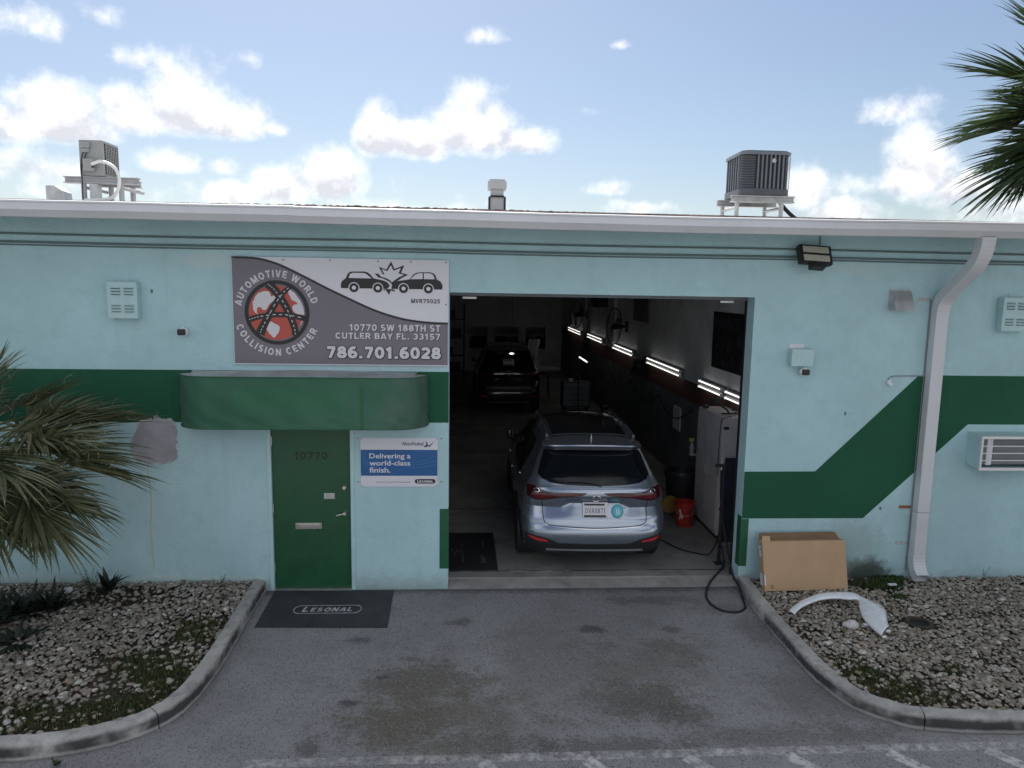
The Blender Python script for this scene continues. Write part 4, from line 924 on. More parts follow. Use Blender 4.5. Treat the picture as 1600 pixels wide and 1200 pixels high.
tag(MB().box(8.83, 9.02, -.004, -.001, 3.652, 3.70).build('paint_patch', M['mint_metal']), 'pale patch strip above the louvred box at far right', 'patch')
def dome_cam(loc, label, rx=0):
    t = thing('security_camera', label, 'camera', loc, 'small security cameras on the front wall')
    MB().lathe([(.035, 0), (.036, -.012), (.030, -.02), (.0, -.02)], (0, 0, 0), 20, 'Y').build('mount', M['white_metal'], t, smooth=True, local=True)
    b = MB(); pr = [(0, -.118)]+[(.056*math.sin(R(a)), -.064-.054*math.cos(R(a))) for a in range(20, 181, 16)]; b.lathe(pr, (0, 0, 0), 22, 'Y'); b.build('shell', M['white_metal'], t, smooth=True, local=True)
    b = MB(); b.bbox(-.044, .044, -.128, -.075, -.036, .036, .02); b.build('lens_face', M['black_plastic'], t, smooth=True, local=True)
    return t
c0 = dome_cam((-.925, 0, 3.10), 'small white camera with black face on the wall between vent box and sign')
jb = thing('junction_box', 'mint junction box with white tape above it, right of the bay', 'box', (6.27, 0, 2.785))
MB().bbox(6.135, 6.405, -.10, -.002, 2.785, 2.99, .006).build('box', M['mint_metal'], jb); MB().box(6.14, 6.32, -.006, -.002, 2.992, 3.045).build('tape', M['tape'], jb)
c1 = copy_thing(c0, (6.315, -.005, 2.715), 'small white camera hanging just below the junction box right of the bay')
sc_ = thing('wire_end', 'small white wire fitting hanging left of the downspout on the slanted band', 'cable end', (7.40, 0, 2.6))
MB().tube([(7.84, -.008, 2.672), (7.6, -.008, 2.672), (7.46, -.010, 2.668), (7.41, -.012, 2.645), (7.395, -.014, 2.615)], .006, 6).build('cable', M['gray_plastic'], sc_, smooth=True)
b = MB(); b.bbox(7.385, 7.425, -.035, -.002, 2.565, 2.62, .008); b.bbox(7.405, 7.445, -.045, -.01, 2.55, 2.585, .008); b.build('fitting', M['white_metal'], sc_)
vh = thing('exhaust_hood', 'small square galvanised exhaust hood on the wall near the downspout', 'vent hood', (7.45, 0, 3.47))
b = MB(); w0, w1, z0, z1 = 7.335, 7.575, 3.47, 3.70
b.add([(w0,-.002,z0),(w1,-.002,z0),(w1,-.002,z1),(w0,-.002,z1),(w0,-.15,z0),(w1,-.15,z0),(w1-.01,-.05,z1),(w0+.01,-.05,z1)], [(4,5,6,7),(0,4,7,3),(1,2,6,5),(3,7,6,2)])
b.build('hood', M['galv'], vh, fix=False); MB().box(w0-.015, w1+.015, -.0035, -.001, z0-.01, z1+.012).build('flange', M['galv'], vh)
# flood light
fl = thing('flood_light', 'black LED flood light under the eave above the bay corner', 'flood light', (6.32, 0, 3.95))
fm = Matrix.Translation((6.30, -.16, 4.08)) @ Matrix.Rotation(R(3), 4, 'Y') @ Matrix.Rotation(R(-28), 4, 'X')
b = MB(); b.bbox(-.19, .19, -.03, .03, -.11, .13, .012, fm); b.build('housing', M['black_metal'], fl)
for zc in (.065, -.045): MB().bbox(-.155, .155, -.038, -.031, zc-.04, zc+.04, .004, fm).build('lens', M['lamp_glass'], fl)
b = MB()
for i in range(16): b.box(-.18+i*.024, -.174+i*.024, .03, .07, -.09, .145, fm)
b.build('heat_sink', M['black_metal'], fl)
b = MB(); b.bbox(-.085, .085, -.055, .035, -.175, -.115, .008, fm); b.build('driver_box', M['black_plastic'], fl)
b = MB(); b.box(6.28, 6.34, -.10, -.002, 3.985, 4.03); b.bbox(6.46, 6.53, -.055, -.002, 3.965, 4.035, .006); b.build('bracket', M['black_metal'], fl)
MB().tube([(6.40, -.03, 4.04), (6.415, -.025, 4.2), (6.41, -.02, 4.39)], .006, 6).build('cable', M['black_plastic'], fl, smooth=True)
tag(MB().tube([(-1.0, -.30, 4.385), (-.97, -.34, 4.335), (-.90, -.345, 4.32)], .006, 6).build('hook', M['black_metal'], smooth=True), 'small black wire hook hanging from the soffit above the vent box', 'hook')

# downspout: offset elbows from the gutter back to the wall
ds = thing('downspout', 'white square downspout bending from the gutter down the right wall', 'downspout', (7.92, 0, .12))
def rect_sweep(path, w, d, frame_x=(1,0,0)):
    """rectangular pipe following a path in the y,z plane"""
    b = MB(); vs = []; n = len(path)
    for i, (x, y, z, k) in enumerate(path):
        a = path[max(0, i-1)]; c = path[min(n-1, i+1)]; t = Vector((0, c[1]-a[1], c[2]-a[2])).normalized(); nn = Vector((0, t.z, -t.y))
        for (u, v) in ((-w/2, -d/2), (w/2, -d/2), (w/2, d/2), (-w/2, d/2)):
            q = Vector((x+u*k, y, z))+nn*v*k; vs.append(q)
    fs = [(4*i+j, 4*i+(j+1) % 4, 4*i+4+(j+1) % 4, 4*i+4+j) for i in range(n-1) for j in range(4)]
    return b.add(vs, fs)
DXC, DW, DDp = 7.935, .155, .115
def arc_pts(p0, p1, p2, n, ribs):
    out = []
    for i in range(n+1):
        t = i/n; y = (1-t)**2*p0[0]+2*t*(1-t)*p1[0]+t*t*p2[0]; z = (1-t)**2*p0[1]+2*t*(1-t)*p1[1]+t*t*p2[1]
        out.append((DXC, y, z, 1.0+(.035 if (ribs and i % 2) else 0)))
    return out
dsx = MB()
top = [(DXC-.10, -.72, 4.285, 1.0)]
pth = arc_pts((-.715, 4.29), (-.715, 4.08), (-.56, 3.955), 16, True)
rect_sweep(pth, DW, DDp).build('upper_elbow', M['gutter'], ds, fix=False)
rect_sweep([(DXC, -.57, 3.965, .97), (DXC, -.17, 3.66, .97)], DW, DDp).build('offset_pipe', M['gutter'], ds, fix=False)
rect_sweep(arc_pts((-.19, 3.675), (-.075, 3.59), (-.068, 3.42), 14, True), DW, DDp).build('lower_elbow', M['gutter'], ds, fix=False)
for z0, z1 in ((.98, 3.43), (.42, .975)):
    b = MB(); b.bbox(DXC-DW/2, DXC+DW/2, -.068-DDp/2, -.068+DDp/2, z0, z1, .01); b.build('pipe', M['gutter'], ds)
rect_sweep(arc_pts((-.068, .43), (-.07, .24), (-.20, .165), 14, True), DW, DDp).build('foot_elbow', M['gutter'], ds, fix=False)
for z, col in ((3.60, 'galv'), (1.02, 'brown_ink'), (.555, 'cement_edge')): MB().bbox(DXC-DW/2-.17, DXC+DW/2-.16, -.006, -.002, z-.02, z+.02, .002).build('strap', M[col], ds)
MB().tube([(DXC-.09, -.012, 3.6), (DXC-.09, -.012, .2)], .006, 6).build('wire', M['gray_plastic'], ds)

# caged window unit at right
wu = thing('window_unit', 'window air conditioner in a white barred cage, cut by the right edge', 'air conditioner', (8.95, 0, 1.56))
UX0, UX1, UZ0, UZ1, UD = 8.50, 9.42, 1.555, 1.985, .24
b = MB(); b.add([(UX0,-.002,UZ0+.03),(UX0,-.002,UZ1),(UX0,-UD,UZ1-.02),(UX0,-UD,UZ0)], [(0,1,2,3)]); b.add([(UX1,-.002,UZ0+.03),(UX1,-.002,UZ1),(UX1,-UD,UZ1-.02),(UX1,-UD,UZ0)], [(3,2,1,0)])
b.add([(UX0,-.002,UZ1),(UX1,-.002,UZ1),(UX1,-UD,UZ1-.02),(UX0,-UD,UZ1-.02)], [(0,1,2,3)]); b.add([(UX0,-.002,UZ0+.03),(UX1,-.002,UZ0+.03),(UX1,-UD,UZ0),(UX0,-UD,UZ0)], [(3,2,1,0)]); b.build('cage_box', M['mint_metal'], wu, fix=False)
b = MB(); b.bbox(UX0-.004, UX1+.004, -UD-.012, -UD+.012, UZ0-.006, UZ0+.03, .004); b.bbox(UX0-.004, UX1+.004, -UD-.012, -UD+.012, UZ1-.045, UZ1-.012, .004); b.bbox(UX0-.004, UX0+.02, -UD-.011, -UD+.011, UZ0+.03, UZ1-.045, .004); b.bbox(UX1-.02, UX1+.004, -UD-.011, -UD+.011, UZ0+.03, UZ1-.045, .004); b.build('cage_frame', M['white_metal'], wu)
for k in (1, 2, 3):
    z = UZ0+.03+(UZ1-UZ0-.075)*k/4; MB().cyl((UX0+.02, -UD, z), (UX1-.02, -UD, z), .007, n=8).build('bar', M['white_metal'], wu, smooth=True)
b = MB(); b.bbox(UX0+.05, UX1-.05, -UD+.075, -.01, UZ0+.05, UZ1-.055, .01); uu = b.build('air_conditioner_body', M['gray_plastic'], wu)
b = MB()
for i in range(22): b.box(UX0+.21, UX1-.30, -UD+.062, -UD+.0745, UZ0+.065+i*.0135, UZ0+.071+i*.0135)
b.build('grille', M['beige_metal'], uu); MB().box(UX0+.12, UX0+.19, -UD+.055, -UD+.0748, UZ0+.05, UZ1-.056).build('trim', M['white_metal'], uu)
MB().box(UX1-.28, UX1-.20, -UD+.06, -UD+.0748, UZ0+.05, UZ1-.056).build('dark_trim', M['black_plastic'], uu)

# ------------------------------------------------------------------ on the roof
def stand(t, x0, x1, y0, y1, zt, leg_x, mat):
    for y in (y0, y1):
        b = MB(); b.box(x0, x1, y-.045, y+.045, zt-.012, zt); b.box(x0, x1, y-.006, y+.006, zt-.07, zt-.0125); b.box(x0, x1, y-.045, y+.045, zt-.083, zt-.0705); b.build('beam', mat, t)
        for x in leg_x: MB().cyl((x, y, zr(y)-.02), (x, y, zt-.083), .028, n=10).build('leg', mat, t, smooth=True)
    for x in leg_x: MB().cyl((x, y0, zt-.15), (x, y1, zt-.14), .018, n=8).build('brace', mat, t, smooth=True)
# condenser at right
AXa, AXb, AYa, AYb, AZa, AZb = 5.83, 6.50, 1.05, 1.72, 4.915, 5.48
st = thing('condenser_stand', 'grey steel stand under the dark condenser on the roof', 'stand', (6.1, 1.3, 4.6))
stand(st, 5.72, 6.56, 1.08, 1.62, 4.905, (5.80, 6.40), M['galv'])
ac = thing('condenser_unit', 'dark slatted square air conditioning condenser on the roof at right', 'air conditioner', (6.165, 1.38, 4.915))
def rr_poly(x0, x1, y0, y1, r, n=6):
    p = []
    for (cx, cy, a0) in ((x1-r, y1-r, 0), (x0+r, y1-r, 90), (x0+r, y0+r, 180), (x1-r, y0+r, 270)):
        for i in range(n+1): t = R(a0+90*i/n); p.append((cx+r*math.cos(t), cy+r*math.sin(t)))
    return p
MB().xy(rr_poly(AXa, AXb, AYa, AYb, .09), AZa, AZa+.085).build('base_pan', M['dark_gray'], ac, smooth=True)
MB().xy(rr_poly(AXa+.02, AXb-.02, AYa+.02, AYb-.02, .08), AZa+.085, AZb-.05).build('coil', M['black_metal'], ac, smooth=True)
b = MB(); b.xy(rr_poly(AXa-.008, AXb+.008, AYa-.008, AYb+.008, .10), AZb-.05, AZb-.012); b.xy(rr_poly(AXa+.02, AXb-.02, AYa+.02, AYb-.02, .10), AZb-.012, AZb+.006); b.build('top_cover', M['slate'], ac, smooth=True)
def slats(fixed, lo, hi, axis, n, sgn):
    for i in range(n):
        c = lo+(hi-lo)*(i+.5)/n
        b = MB()
        if axis == 'x': b.bbox(c-.011, c+.011, fixed-.006, fixed+.012, AZa+.086, AZb-.051, .003)
        else: b.bbox(fixed-.006, fixed+.012, c-.011, c+.011, AZa+.086, AZb-.051, .003)
        b.build('slat', M['slate'], ac)
slats(AYa+.006, AXa+.19, AXb-.09, 'x', 7, -1); slats(AXa+.006, AYa+.10, AYb-.08, 'y', 6, -1)
b = MB()
for i in range(20):
    z = AZa+.10+i*.0205
    pa = [(AXa+.09+.095*math.cos(R(a)), AYa+.09+.095*math.sin(R(a)), z) for a in (180, 202, 225, 248, 270)]+[(AXa+.17, AYa-.003, z)]
    b.tube(pa, .0045, 4)
    pa = [(AXb-.09+.095*math.cos(R(a)), AYa+.09+.095*math.sin(R(a)), z) for a in (270, 292, 315, 338, 360)]; b.tube(pa, .0045, 4)
b.build('corner_guard', M['slate'], ac)
MB().lathe([(0, -.016), (.028, -.014), (.032, 0)], (6.25, AYa, AZb-.125), 18, 'Y').build('badge', M['galv'], ac, smooth=True)
lset = thing('refrigerant_line', 'black insulated pipe running from the condenser down to the roof', 'pipe', (6.5, 1.3, 4.6))
MB().tube(smooth_poly([(6.42, 1.36, 4.93), (6.50, 1.34, 4.85), (6.60, 1.32, 4.74), (6.72, 1.30, 4.645), (6.84, 1.29, 4.625), (6.92, 1.29, 4.60)], 5, False), .026, 8).build('hose', M['black_rubber'], lset, smooth=True); MB().bbox(6.82, 6.94, 1.22, 1.34, 4.59, 4.66, .01).build('boot', M['black_rubber'], lset)
# mini split at left
st2 = thing('split_unit_stand', 'white steel beam stand on the roof under the pale split unit', 'stand', (-2.2, 1.3, 4.6))
for (y, xa, xb, lx, dz) in ((1.05, -2.69, -1.80, (-2.47, -2.02), 0.), (1.38, -2.55, W(220,285,1.38)[0], (-2.30, W(207,285,1.38)[0]), 0.)):
    b = MB(); b.box(xa, xb, y-.045, y+.045, 4.915, 4.925); b.box(xa, xb, y-.006, y+.006, 4.855, 4.9148); b.box(xa, xb, y-.045, y+.045, 4.845, 4.8548); b.build('beam', M['roof_metal'], st2)
    for x in lx: MB().cyl((x, y, zr(y)-.02), (x, y, 4.845),   .032, n=10).build('leg', M['roof_metal'], st2, smooth=True)
for x in (-2.47, -2.02): MB().cyl((x, 1.05, 4.80), (x+.12, 1.38, 4.78), .02, n=8).build('brace', M['roof_metal'], st2, smooth=True)
MB().bbox(-2.38, -2.28, 1.0, 1.1, 4.58, 4.84, .004).build('foot_block', M['galv'], st2)
ms = thing('split_unit', 'pale grey split air conditioning unit on the roof at left', 'air conditioner', (-2.3, 1.4, 4.93))
QX0, QX1, QY0, QY1, QZ0, QZ1 = -2.49, -2.20, 1.02, 1.42, 4.935, 5.365
MB().bbox(QX0, QX1, QY0, QY1, QZ0, QZ1, .012).build('case', M['beige_metal'], ms)
b = MB(); b.box(QX1+.001, QX1+.004, QY0+.03, QY1-.03, QZ0+.03, QZ1-.03); gr_ = b.build('coil', M['black_metal'], ms)
for i in range(8):
    y = QY0+.05+i*(QY1-QY0-.1)/7; MB().cyl((QX1+.012, y, QZ0+.03), (QX1+.012, y, QZ1-.03), .006, n=6).build('bar', M['beige_metal'], gr_)
for i in range(13):
    z = QZ0+.035+i*(QZ1-QZ0-.07)/12; MB().cyl((QX1+.010, QY0+.03, z), (QX1+.010, QY1-.03, z), .004, n=6).build('wire', M['beige_metal'], gr_)
MB().bbox(QX0+.03, QX0+.14, QY0-.03, QY0-.001, QZ1-.10, QZ1-.035, .006).build('terminal_cover', M['beige_metal'], ms); MB().bbox(QX0+.035, QX0+.13, QY0-.02, QY0-.001, QZ1-.15, QZ1-.105, .006).build('cable_clamp', M['beige_metal'], ms); MB().bbox(QX0+.06, QX0+.19, QY0-.05, QY0-.001, QZ0+.05, QZ0+.20, .008).build('valve_cover', M['beige_metal'], ms)
MB().bbox(QX0+.165, QX0+.20, QY0-.055, QY0-.052, QZ0+.09, QZ0+.15, .001).build('pipe_port', M['black_plastic'], ms)
MB().tube(smooth_poly([(QX0+.18, QY0-.07, QZ0+.13), (QX1+.02, QY0-.10, QZ0+.16), (QX1+.17, QY0-.10, QZ0+.09), (QX1+.215, QY0-.09, QZ0-.05), (QX1+.17, QY0-.08, QZ0-.20), (QX1+.06, QY0-.07, QZ0-.28), (QX0+.07, QY0-.06, QZ0-.30)], 6, False), .020, 8).build('pipe', M['white_metal'], ms, smooth=True)
for dx in (0, .045): MB().tube(smooth_poly([(QX0+.055+dx, QY0-.02, QZ1-.155), (QX0+.03+dx*.3, QY0-.035, QZ0+.1), (QX0+.035, QY0-.03, QZ0-.08), (QX0+.03, QY0-.03, QZ0-.28)], 5, False), .007, 6).build('cable', M['black_plastic'], ms, smooth=True)
# roof vents
rv = thing('roof_vent', 'white square metal roof vent with cap behind the middle of the gutter', 'roof vent', (2.64, 1.1, 4.58))
b = MB(); b.bbox(2.555, 2.735, 1.02, 1.2, 4.55, 4.80, .004); b.build('base', M['roof_metal'], rv); b = MB(); b.bbox(2.536, 2.756, 1.0, 1.22, 4.55, 4.60, .003); b.box(2.536, 2.556, .995, 1.2, 4.58, 4.805); b.box(2.736, 2.756, .995, 1.2, 4.58, 4.805); b.box(2.556, 2.736, .995, 1.02, 4.80, 4.82); b.build('sealant_edge', M['black_rubber'], rv)
MB().bbox(2.562, 2.728, 1.03, 1.19, 4.80, 4.90, .004).build('neck', M['roof_metal'], rv)
b = MB(); b.bbox(2.525, 2.765, .99, 1.23, 4.90, 5.005, .014); b.bbox(2.545, 2.745, 1.01, 1.21, 5.005, 5.025, .006); b.build('cap', M['roof_metal'], rv)
wv_ = thing('roof_scoop', 'grey wedge shaped roof vent left of the split unit', 'roof vent', (-2.7, 1.0, 4.57))
x0, x1 = W(71, 290, .95)[0], W(100, 305, .95)[0]; xm = W(85, 290, .95)[0]
MB().xz([(x0, 4.5), (x1+.03, 4.5), (x1, 4.73), (xm, 4.80), (x0, 4.80)], .95, 1.12).build('hood', M['galv'], wv_); MB().box(x0-.03, x1+.06, .9, 1.2, 4.5, 4.6).build('flange', M['galv'], wv_)

# ------------------------------------------------------------------ ground objects outside
def flat_text(mb, s, p0, p1, h, z, **k):
    """letters lying on the ground from p0 to p1"""
    vs, fs = fit_text(s, 0, 1, 0, 1, **k); p0 = np.array(p0); p1 = np.array(p1); u = p1-p0; n = np.array([-u[1], u[0]])/np.linalg.norm(u)*h
    mb.add([(*(p0+u*a+n*b), z) for a, b in vs], fs); return mb
def flat_block(mb, s, p0, p1, h, z, **k):
    vs, fs, adv = block2d(s, **k); p0 = np.array(p0); p1 = np.array(p1); u = (p1-p0)/adv; n = np.array([-u[1], u[0]])/np.linalg.norm(u)*h
    mb.add([(*(p0+u*v[0]+n*v[1]), z+v[2]*.0003) for v in vs], fs); return mb
mt = thing('door_mat', 'black rubber mat with white oval logo in front of the entrance door', 'mat', (.72, -.5, .004))
q = [G(398,981), G(605,981.5), G(615,924), G(430,924)]
MB().xy([tuple(p[:2]) for p in ([q[0], q[1], q[2], q[3]])], .003, .013).build('mat', M['mat_rubber'], mt)
lc = G(512, 952, .015); lw = np.linalg.norm(G(565,952,.015)-G(459,952,.015))
ov = []
for i in range(13): t = R(90+180*i/12); ov.append((lc[0]-lw*.40+lw*.10*math.cos(t), lc[1]+.105*math.sin(t)))
for i in range(13): t = R(-90+180*i/12); ov.append((lc[0]+lw*.40+lw*.10*math.cos(t), lc[1]+.105*math.sin(t)))
b = MB(); n = len(ov); cx, cy = lc[0], lc[1]
b.add([(x, y, .0155) for x, y in ov]+[(cx+(x-cx)*.978, cy+(y-cy)*.87, .0155) for x, y in ov], [(i, (i+1) % n, n+(i+1) % n, n+i) for i in range(n)]); b.build('logo_outline', M['mat_print'], mt, fix=False)
b = MB(); flat_block(b, 'L', (cx-.285, cy-.062), (cx-.215, cy-.060), .13, .0155, shear=.25); flat_block(b, 'ESONAL', (cx-.195, cy-.060), (cx+.275, cy-.054), .10, .0155, shear=.2, gap=.16); b.build('logo_lettering', M['mat_print'], mt, fix=False)
im = thing('floor_mat', 'dark printed rubber mat on the shop floor inside the bay, left of the SUV', 'mat', (2.38, 1.1, FZ))
MB().xy([(2.03, .425), (2.70, .43), (2.682, 1.83), (2.03, 1.83)], FZ+.003, FZ+.014).build('mat', M['black_rubber'], im)
b = MB(); zt = FZ+.016
def gline(p, w): 
    a = [G(690+x/16, 830+y/16, zt) for x, y in p]
    for i in range(len(a)-1):
        d = (a[i+1]-a[i])[:2]; l = np.linalg.norm(d); nn = np.array([-d[1], d[0]])/l*w
        b.add([(a[i][0]-nn[0], a[i][1]-nn[1], zt), (a[i][0]+nn[0], a[i][1]+nn[1], zt), (a[i+1][0]+nn[0], a[i+1][1]+nn[1], zt), (a[i+1][0]-nn[0], a[i+1][1]-nn[1], zt)], [(0,1,2,3)])
gline([(515,290),(512,410)], .006); gline([(525,540),(540,790)], .006); gline([(340,530),(345,620)], .006); gline([(235,440),(300,485),(360,500),(420,440),(520,450)], .008); gline([(370,520),(430,500),(520,530)], .006); gline([(1030,240),(1030,400)], .007)
flat_block(b, 'DART', G(690+1110/16, 830+790/16, zt)[:2], G(690+1085/16, 830+600/16, zt)[:2], .06, zt)
b.build('print', M['mat_dim'], im, fix=False)

# worn parking-lot markings
b = MB()
def quadline(a, c, w, z=.001):
    a, c = np.array(a[:2]), np.array(c[:2]); d = (c-a)/np.linalg.norm(c-a); nn = np.array([-d[1], d[0]])*w/2
    b.add([(*(a-nn), z), (*(c-nn), z), (*(c+nn), z), (*(a+nn), z)], [(0,1,2,3)])
quadline((.6, -3.19), (5.8, -3.185), .10); quadline((5.8, -3.185), (12, -3.20), .10)
tag(b.build('parking_line', M['line'], fix=False), kind='structure'); b = MB()
for x in (2.45, 3.27, 4.07, 4.88, 5.72, 6.55, 7.4): quadline((x-.03, -3.235), (x+.60, -4.05), .115, .002)
tag(b.build('parking_stripes', M['line_new'], fix=False), kind='structure')

# carton leaning on the wall
ct = thing('cardboard_box', 'large flat brown cardboard box leaning on the wall right of the bay', 'box', (6.38, -.3, .1))
def lean(p):                                                    # local u (along), v (up the face), t (thickness towards the wall)
    u, v, t_ = p; base = np.array([5.865, -.40, .105]); ax = np.array([1.045, .035, .0]); a = R(13); up = np.array([-.03, math.sin(a), math.cos(a)]); th = np.array([0, math.cos(a), -math.sin(a)])
    return tuple(base+ax*u+up*v+th*t_)
def leanbox(u0, u1, v0, v1, t0, t1):
    return MB().add([lean((u, v, t_)) for u in (u0, u1) for v in (v0, v1) for t_ in (t0, t1)], [(0,1,3,2),(4,6,7,5),(0,4,5,1),(2,3,7,6),(0,2,6,4),(1,5,7,3)])
H_ = .585; TH = .115
b = MB()
for (u0, u1, v0, v1, t0, t1) in ((0,1,0,H_,0,.006), (0,1,0,H_,TH-.006,TH), (0,.006,0,H_,.006,TH-.006), (.994,1,0,H_,.006,TH-.006), (.006,.994,0,.006,.006,TH-.006)):
    x = leanbox(u0, u1, v0, v1, t0, t1); b.add(x.v, x.f)
b.build('box', M['cardboard'], ct)
b = MB(); b.add([lean(p) for p in ((.004,H_,TH-.003),(.996,H_,TH-.003),(.965,H_+.085,TH+.05),(.035,H_+.085,TH+.05))], [(0,1,2,3)]); b.build('back_flap', M['card_in'], ct, fix=False)
b = MB(); b.add([lean(p) for p in ((.0,H_,.004),(.0,H_,TH),(.11,H_+.055,TH*.75),(.115,H_+.05,.012))], [(0,1,2,3)]); b.add([lean(p) for p in ((.0,H_+.002,.0),(.10,H_+.002,.0),(.105,H_+.062,.02),(.012,H_+.066,.018))], [(0,1,2,3)]); b.build('end_flap', M['cardboard'], ct, fix=False)
for (v0, v1, t0, t1) in ((.06, .20, .03, .12), (.40, .48, .03, .10), (.49, .53, .04, .11)): MB().add([lean((-.003, v, t_)) for v, t_ in ((v0,t0),(v0,t1),(v1,t1),(v1,t0))], [(0,1,2,3)]).build('paper_label', M['label'], ct, fix=False)
MB().add([lean(p) for p in ((.0,.07,-.002),(.016,.07,-.002),(.016,.19,-.002),(.0,.19,-.002))], [(0,1,2,3)]).build('paper_label', M['label'], ct, fix=False)
b = MB()
for k in range(3): b.add([lean((u, v, -.002)) for u, v in ((.07,.03+k*.016),(.105,.03+k*.016),(.105,.04+k*.016),(.07,.04+k*.016))], [(0,1,2,3)])
b.build('printed_mark', M['brown_ink'], ct, fix=False)

# white plastic fender on the stones: curved strip with a wide leading end
fd = thing('car_fender', 'white loose car fender lying on the stones in front of the cardboard box', 'car fender', (6.4, -.95, .13))
def Z4(a, c): return (1130+a/3.0, 780+c/3.0)
up_ = [(306,512),(345,487),(395,470),(460,458),(530,459),(600,464),(650,486),(700,500),(745,524),(762,548),(768,585),(778,602)]
dn_ = [(336,526),(362,507),(405,492),(460,480),(530,478),(590,486),(632,488),(640,525),(655,560),(678,585),(708,612),(742,636)]
U = smooth_poly([G(*Z4(*p), .16)[:2] for p in up_], 4, False); V_ = smooth_poly([G(*Z4(*p), .16)[:2] for p in dn_], 4, False)
b = MB(); vs = []; nn_ = len(U); K = 5
for i in range(nn_):
    f = i/(nn_-1); wdt = np.linalg.norm(np.array(U[i])-np.array(V_[i]))
    for k in range(K):
        s = k/(K-1); p = np.array(U[i])*(1-s)+np.array(V_[i])*s
        vs.append((p[0], p[1], .128+.030*math.sin(math.pi*min(1, s*.9+.1))*min(1, wdt*3)+(.105*math.sin(math.pi*f) if f < .5 else .105-.12*(f-.5))*(1-.25*s)))
for i in range(nn_): q_ = vs[i*K+K-1]; vs.append((q_[0], q_[1]+.012, q_[2]-.022))
b.add(vs, [(i*K+k, i*K+k+1, (i+1)*K+k+1, (i+1)*K+k) for i in range(nn_-1) for k in range(K-1)]+[(i*K+K-1, nn_*K+i, nn_*K+i+1, (i+1)*K+K-1) for i in range(nn_-1)])
fo = b.build('shell', M['fender'], fd, smooth='all'); sm = fo.modifiers.new('thickness', 'SOLIDIFY'); sm.thickness = .004
for p, r_ in ((Z4(672, 583), .03), (Z4(772, 612), .026), (Z4(755, 640), .022)):
    g = G(*p, .15); MB().bbox(g[0]-r_, g[0]+r_, g[1]-r_*.6, g[1]+r_*.6, .125, .15, .008).build('tab', M['fender'], fd)
wr = G(1330, 976, .13)
bmr = bmesh.new(); bmesh.ops.create_icosphere(bmr, subdivisions=3, radius=1)
b = MB(); b.add([(wr[0]+v.co.x*.085*(1+.15*math.sin(5*v.co.y)), wr[1]+v.co.y*.06, .125+v.co.z*.05*(1+.2*math.sin(4*v.co.x+1))) for v in bmr.verts], [[v.index for v in f.verts] for f in bmr.faces])
M['pale_stone'] = pm('pale_stone', (.52, .51, .50), .85, var=.15, vscale=12, bump=.5, bscale=30); tag(b.build('white_stone', M['pale_stone'], smooth='all'), 'largest whitish stone on the gravel just below the white fender', 'stone')
b = MB(); b.add([(wr[0]-.95-1.35+v.co.x*.07+.0, -.33+v.co.y*.06, .16+v.co.z*.05*(1+.15*math.sin(5*v.co.x))) for v in bmr.verts], [[v.index for v in f.verts] for f in bmr.faces]); bmr.free()
dcn = G(1436, 972, .11)
dr_ = thing('drain_cover', 'dark round drain hole sunk among the stones right of the fender', 'drain', (dcn[0], dcn[1], .09))
MB().lathe([(.10, .07), (.10, .112), (.128, .118), (.14, .105), (.14, .07)], (dcn[0], dcn[1], 0), 28).build('rim', M['soil'], dr_, smooth=True); MB().lathe([(0, .085), (.10, .09)], (dcn[0], dcn[1], 0), 28).build('cover', M['black_rubber'], dr_, smooth=True)
tag(MB().box(*sorted((G(1385,912,.14)[0], G(1385,912,.14)[0]+.10)), G(1385,914,.14)[1]-.02, G(1385,914,.14)[1]+.015, .14, .155).build('paper_scrap', M['tape']), 'scrap of white paper on the green weeds below the downspout', 'litter')
tag(MB().bbox(*(lambda g: (g[0], g[0]+.10, g[1]-.03, g[1]+.03, .12, .17))(G(98, 925, .12)), .01).build('plastic_bottle', M['tape']), 'white scrap of plastic among the dark plants at left', 'litter')

# air hose: loop out of the bay onto the asphalt and back
hz = [(5.69, .62, .30), (5.70, .55, .10), (5.60, .36, .075), (5.40, .12, .035), (5.24, -.15, .016), (5.16, -.45, .014), (5.22, -.68, .014), (5.38, -.75, .014), (5.53, -.64, .014), (5.60, -.38, .02), (5.655, -.10, .05), (5.66, .12, .10), (5.665, .35, .35), (5.70, .75, .80), (5.88, 1.30, 1.15)]
hs = thing('air_hose', 'black air hose looping from the bay corner onto the asphalt', 'hose', (5.4, -.2, .01))
MB().tube(smooth_poly(hz, 6, False), .0125, 8).build('hose', M['black_rubber'], hs, smooth=True)
b = MB(); b.cyl((5.88, 1.30, 1.15), (5.885, 1.31, 1.26), .014, n=8); b.cyl((5.885, 1.31, 1.26), (5.89, 1.315, 1.34), .006, n=8); b.build('nozzle', M['steel'], hs, smooth=True)
hz2 = [(5.66, .60, .06), (5.55, .75, .07), (5.35, 1.15, .07), (5.18, 1.62, .07), (5.02, 2.05, .07), (4.95, 2.5, .07)]
tag(MB().tube(smooth_poly([(5.66, .66, .42), (5.60, .80, .12), (5.46, .95, .066), (5.28, 1.12, .064), (5.13, 1.45, .064), (5.02, 1.85, .064), (4.97, 2.3, .064), (5.0, 3.0, .064)], 6, False), .010, 8).build('cable', M['black_rubber'], smooth=True), 'black cable running over the shop floor between SUV and red bucket', 'cable')

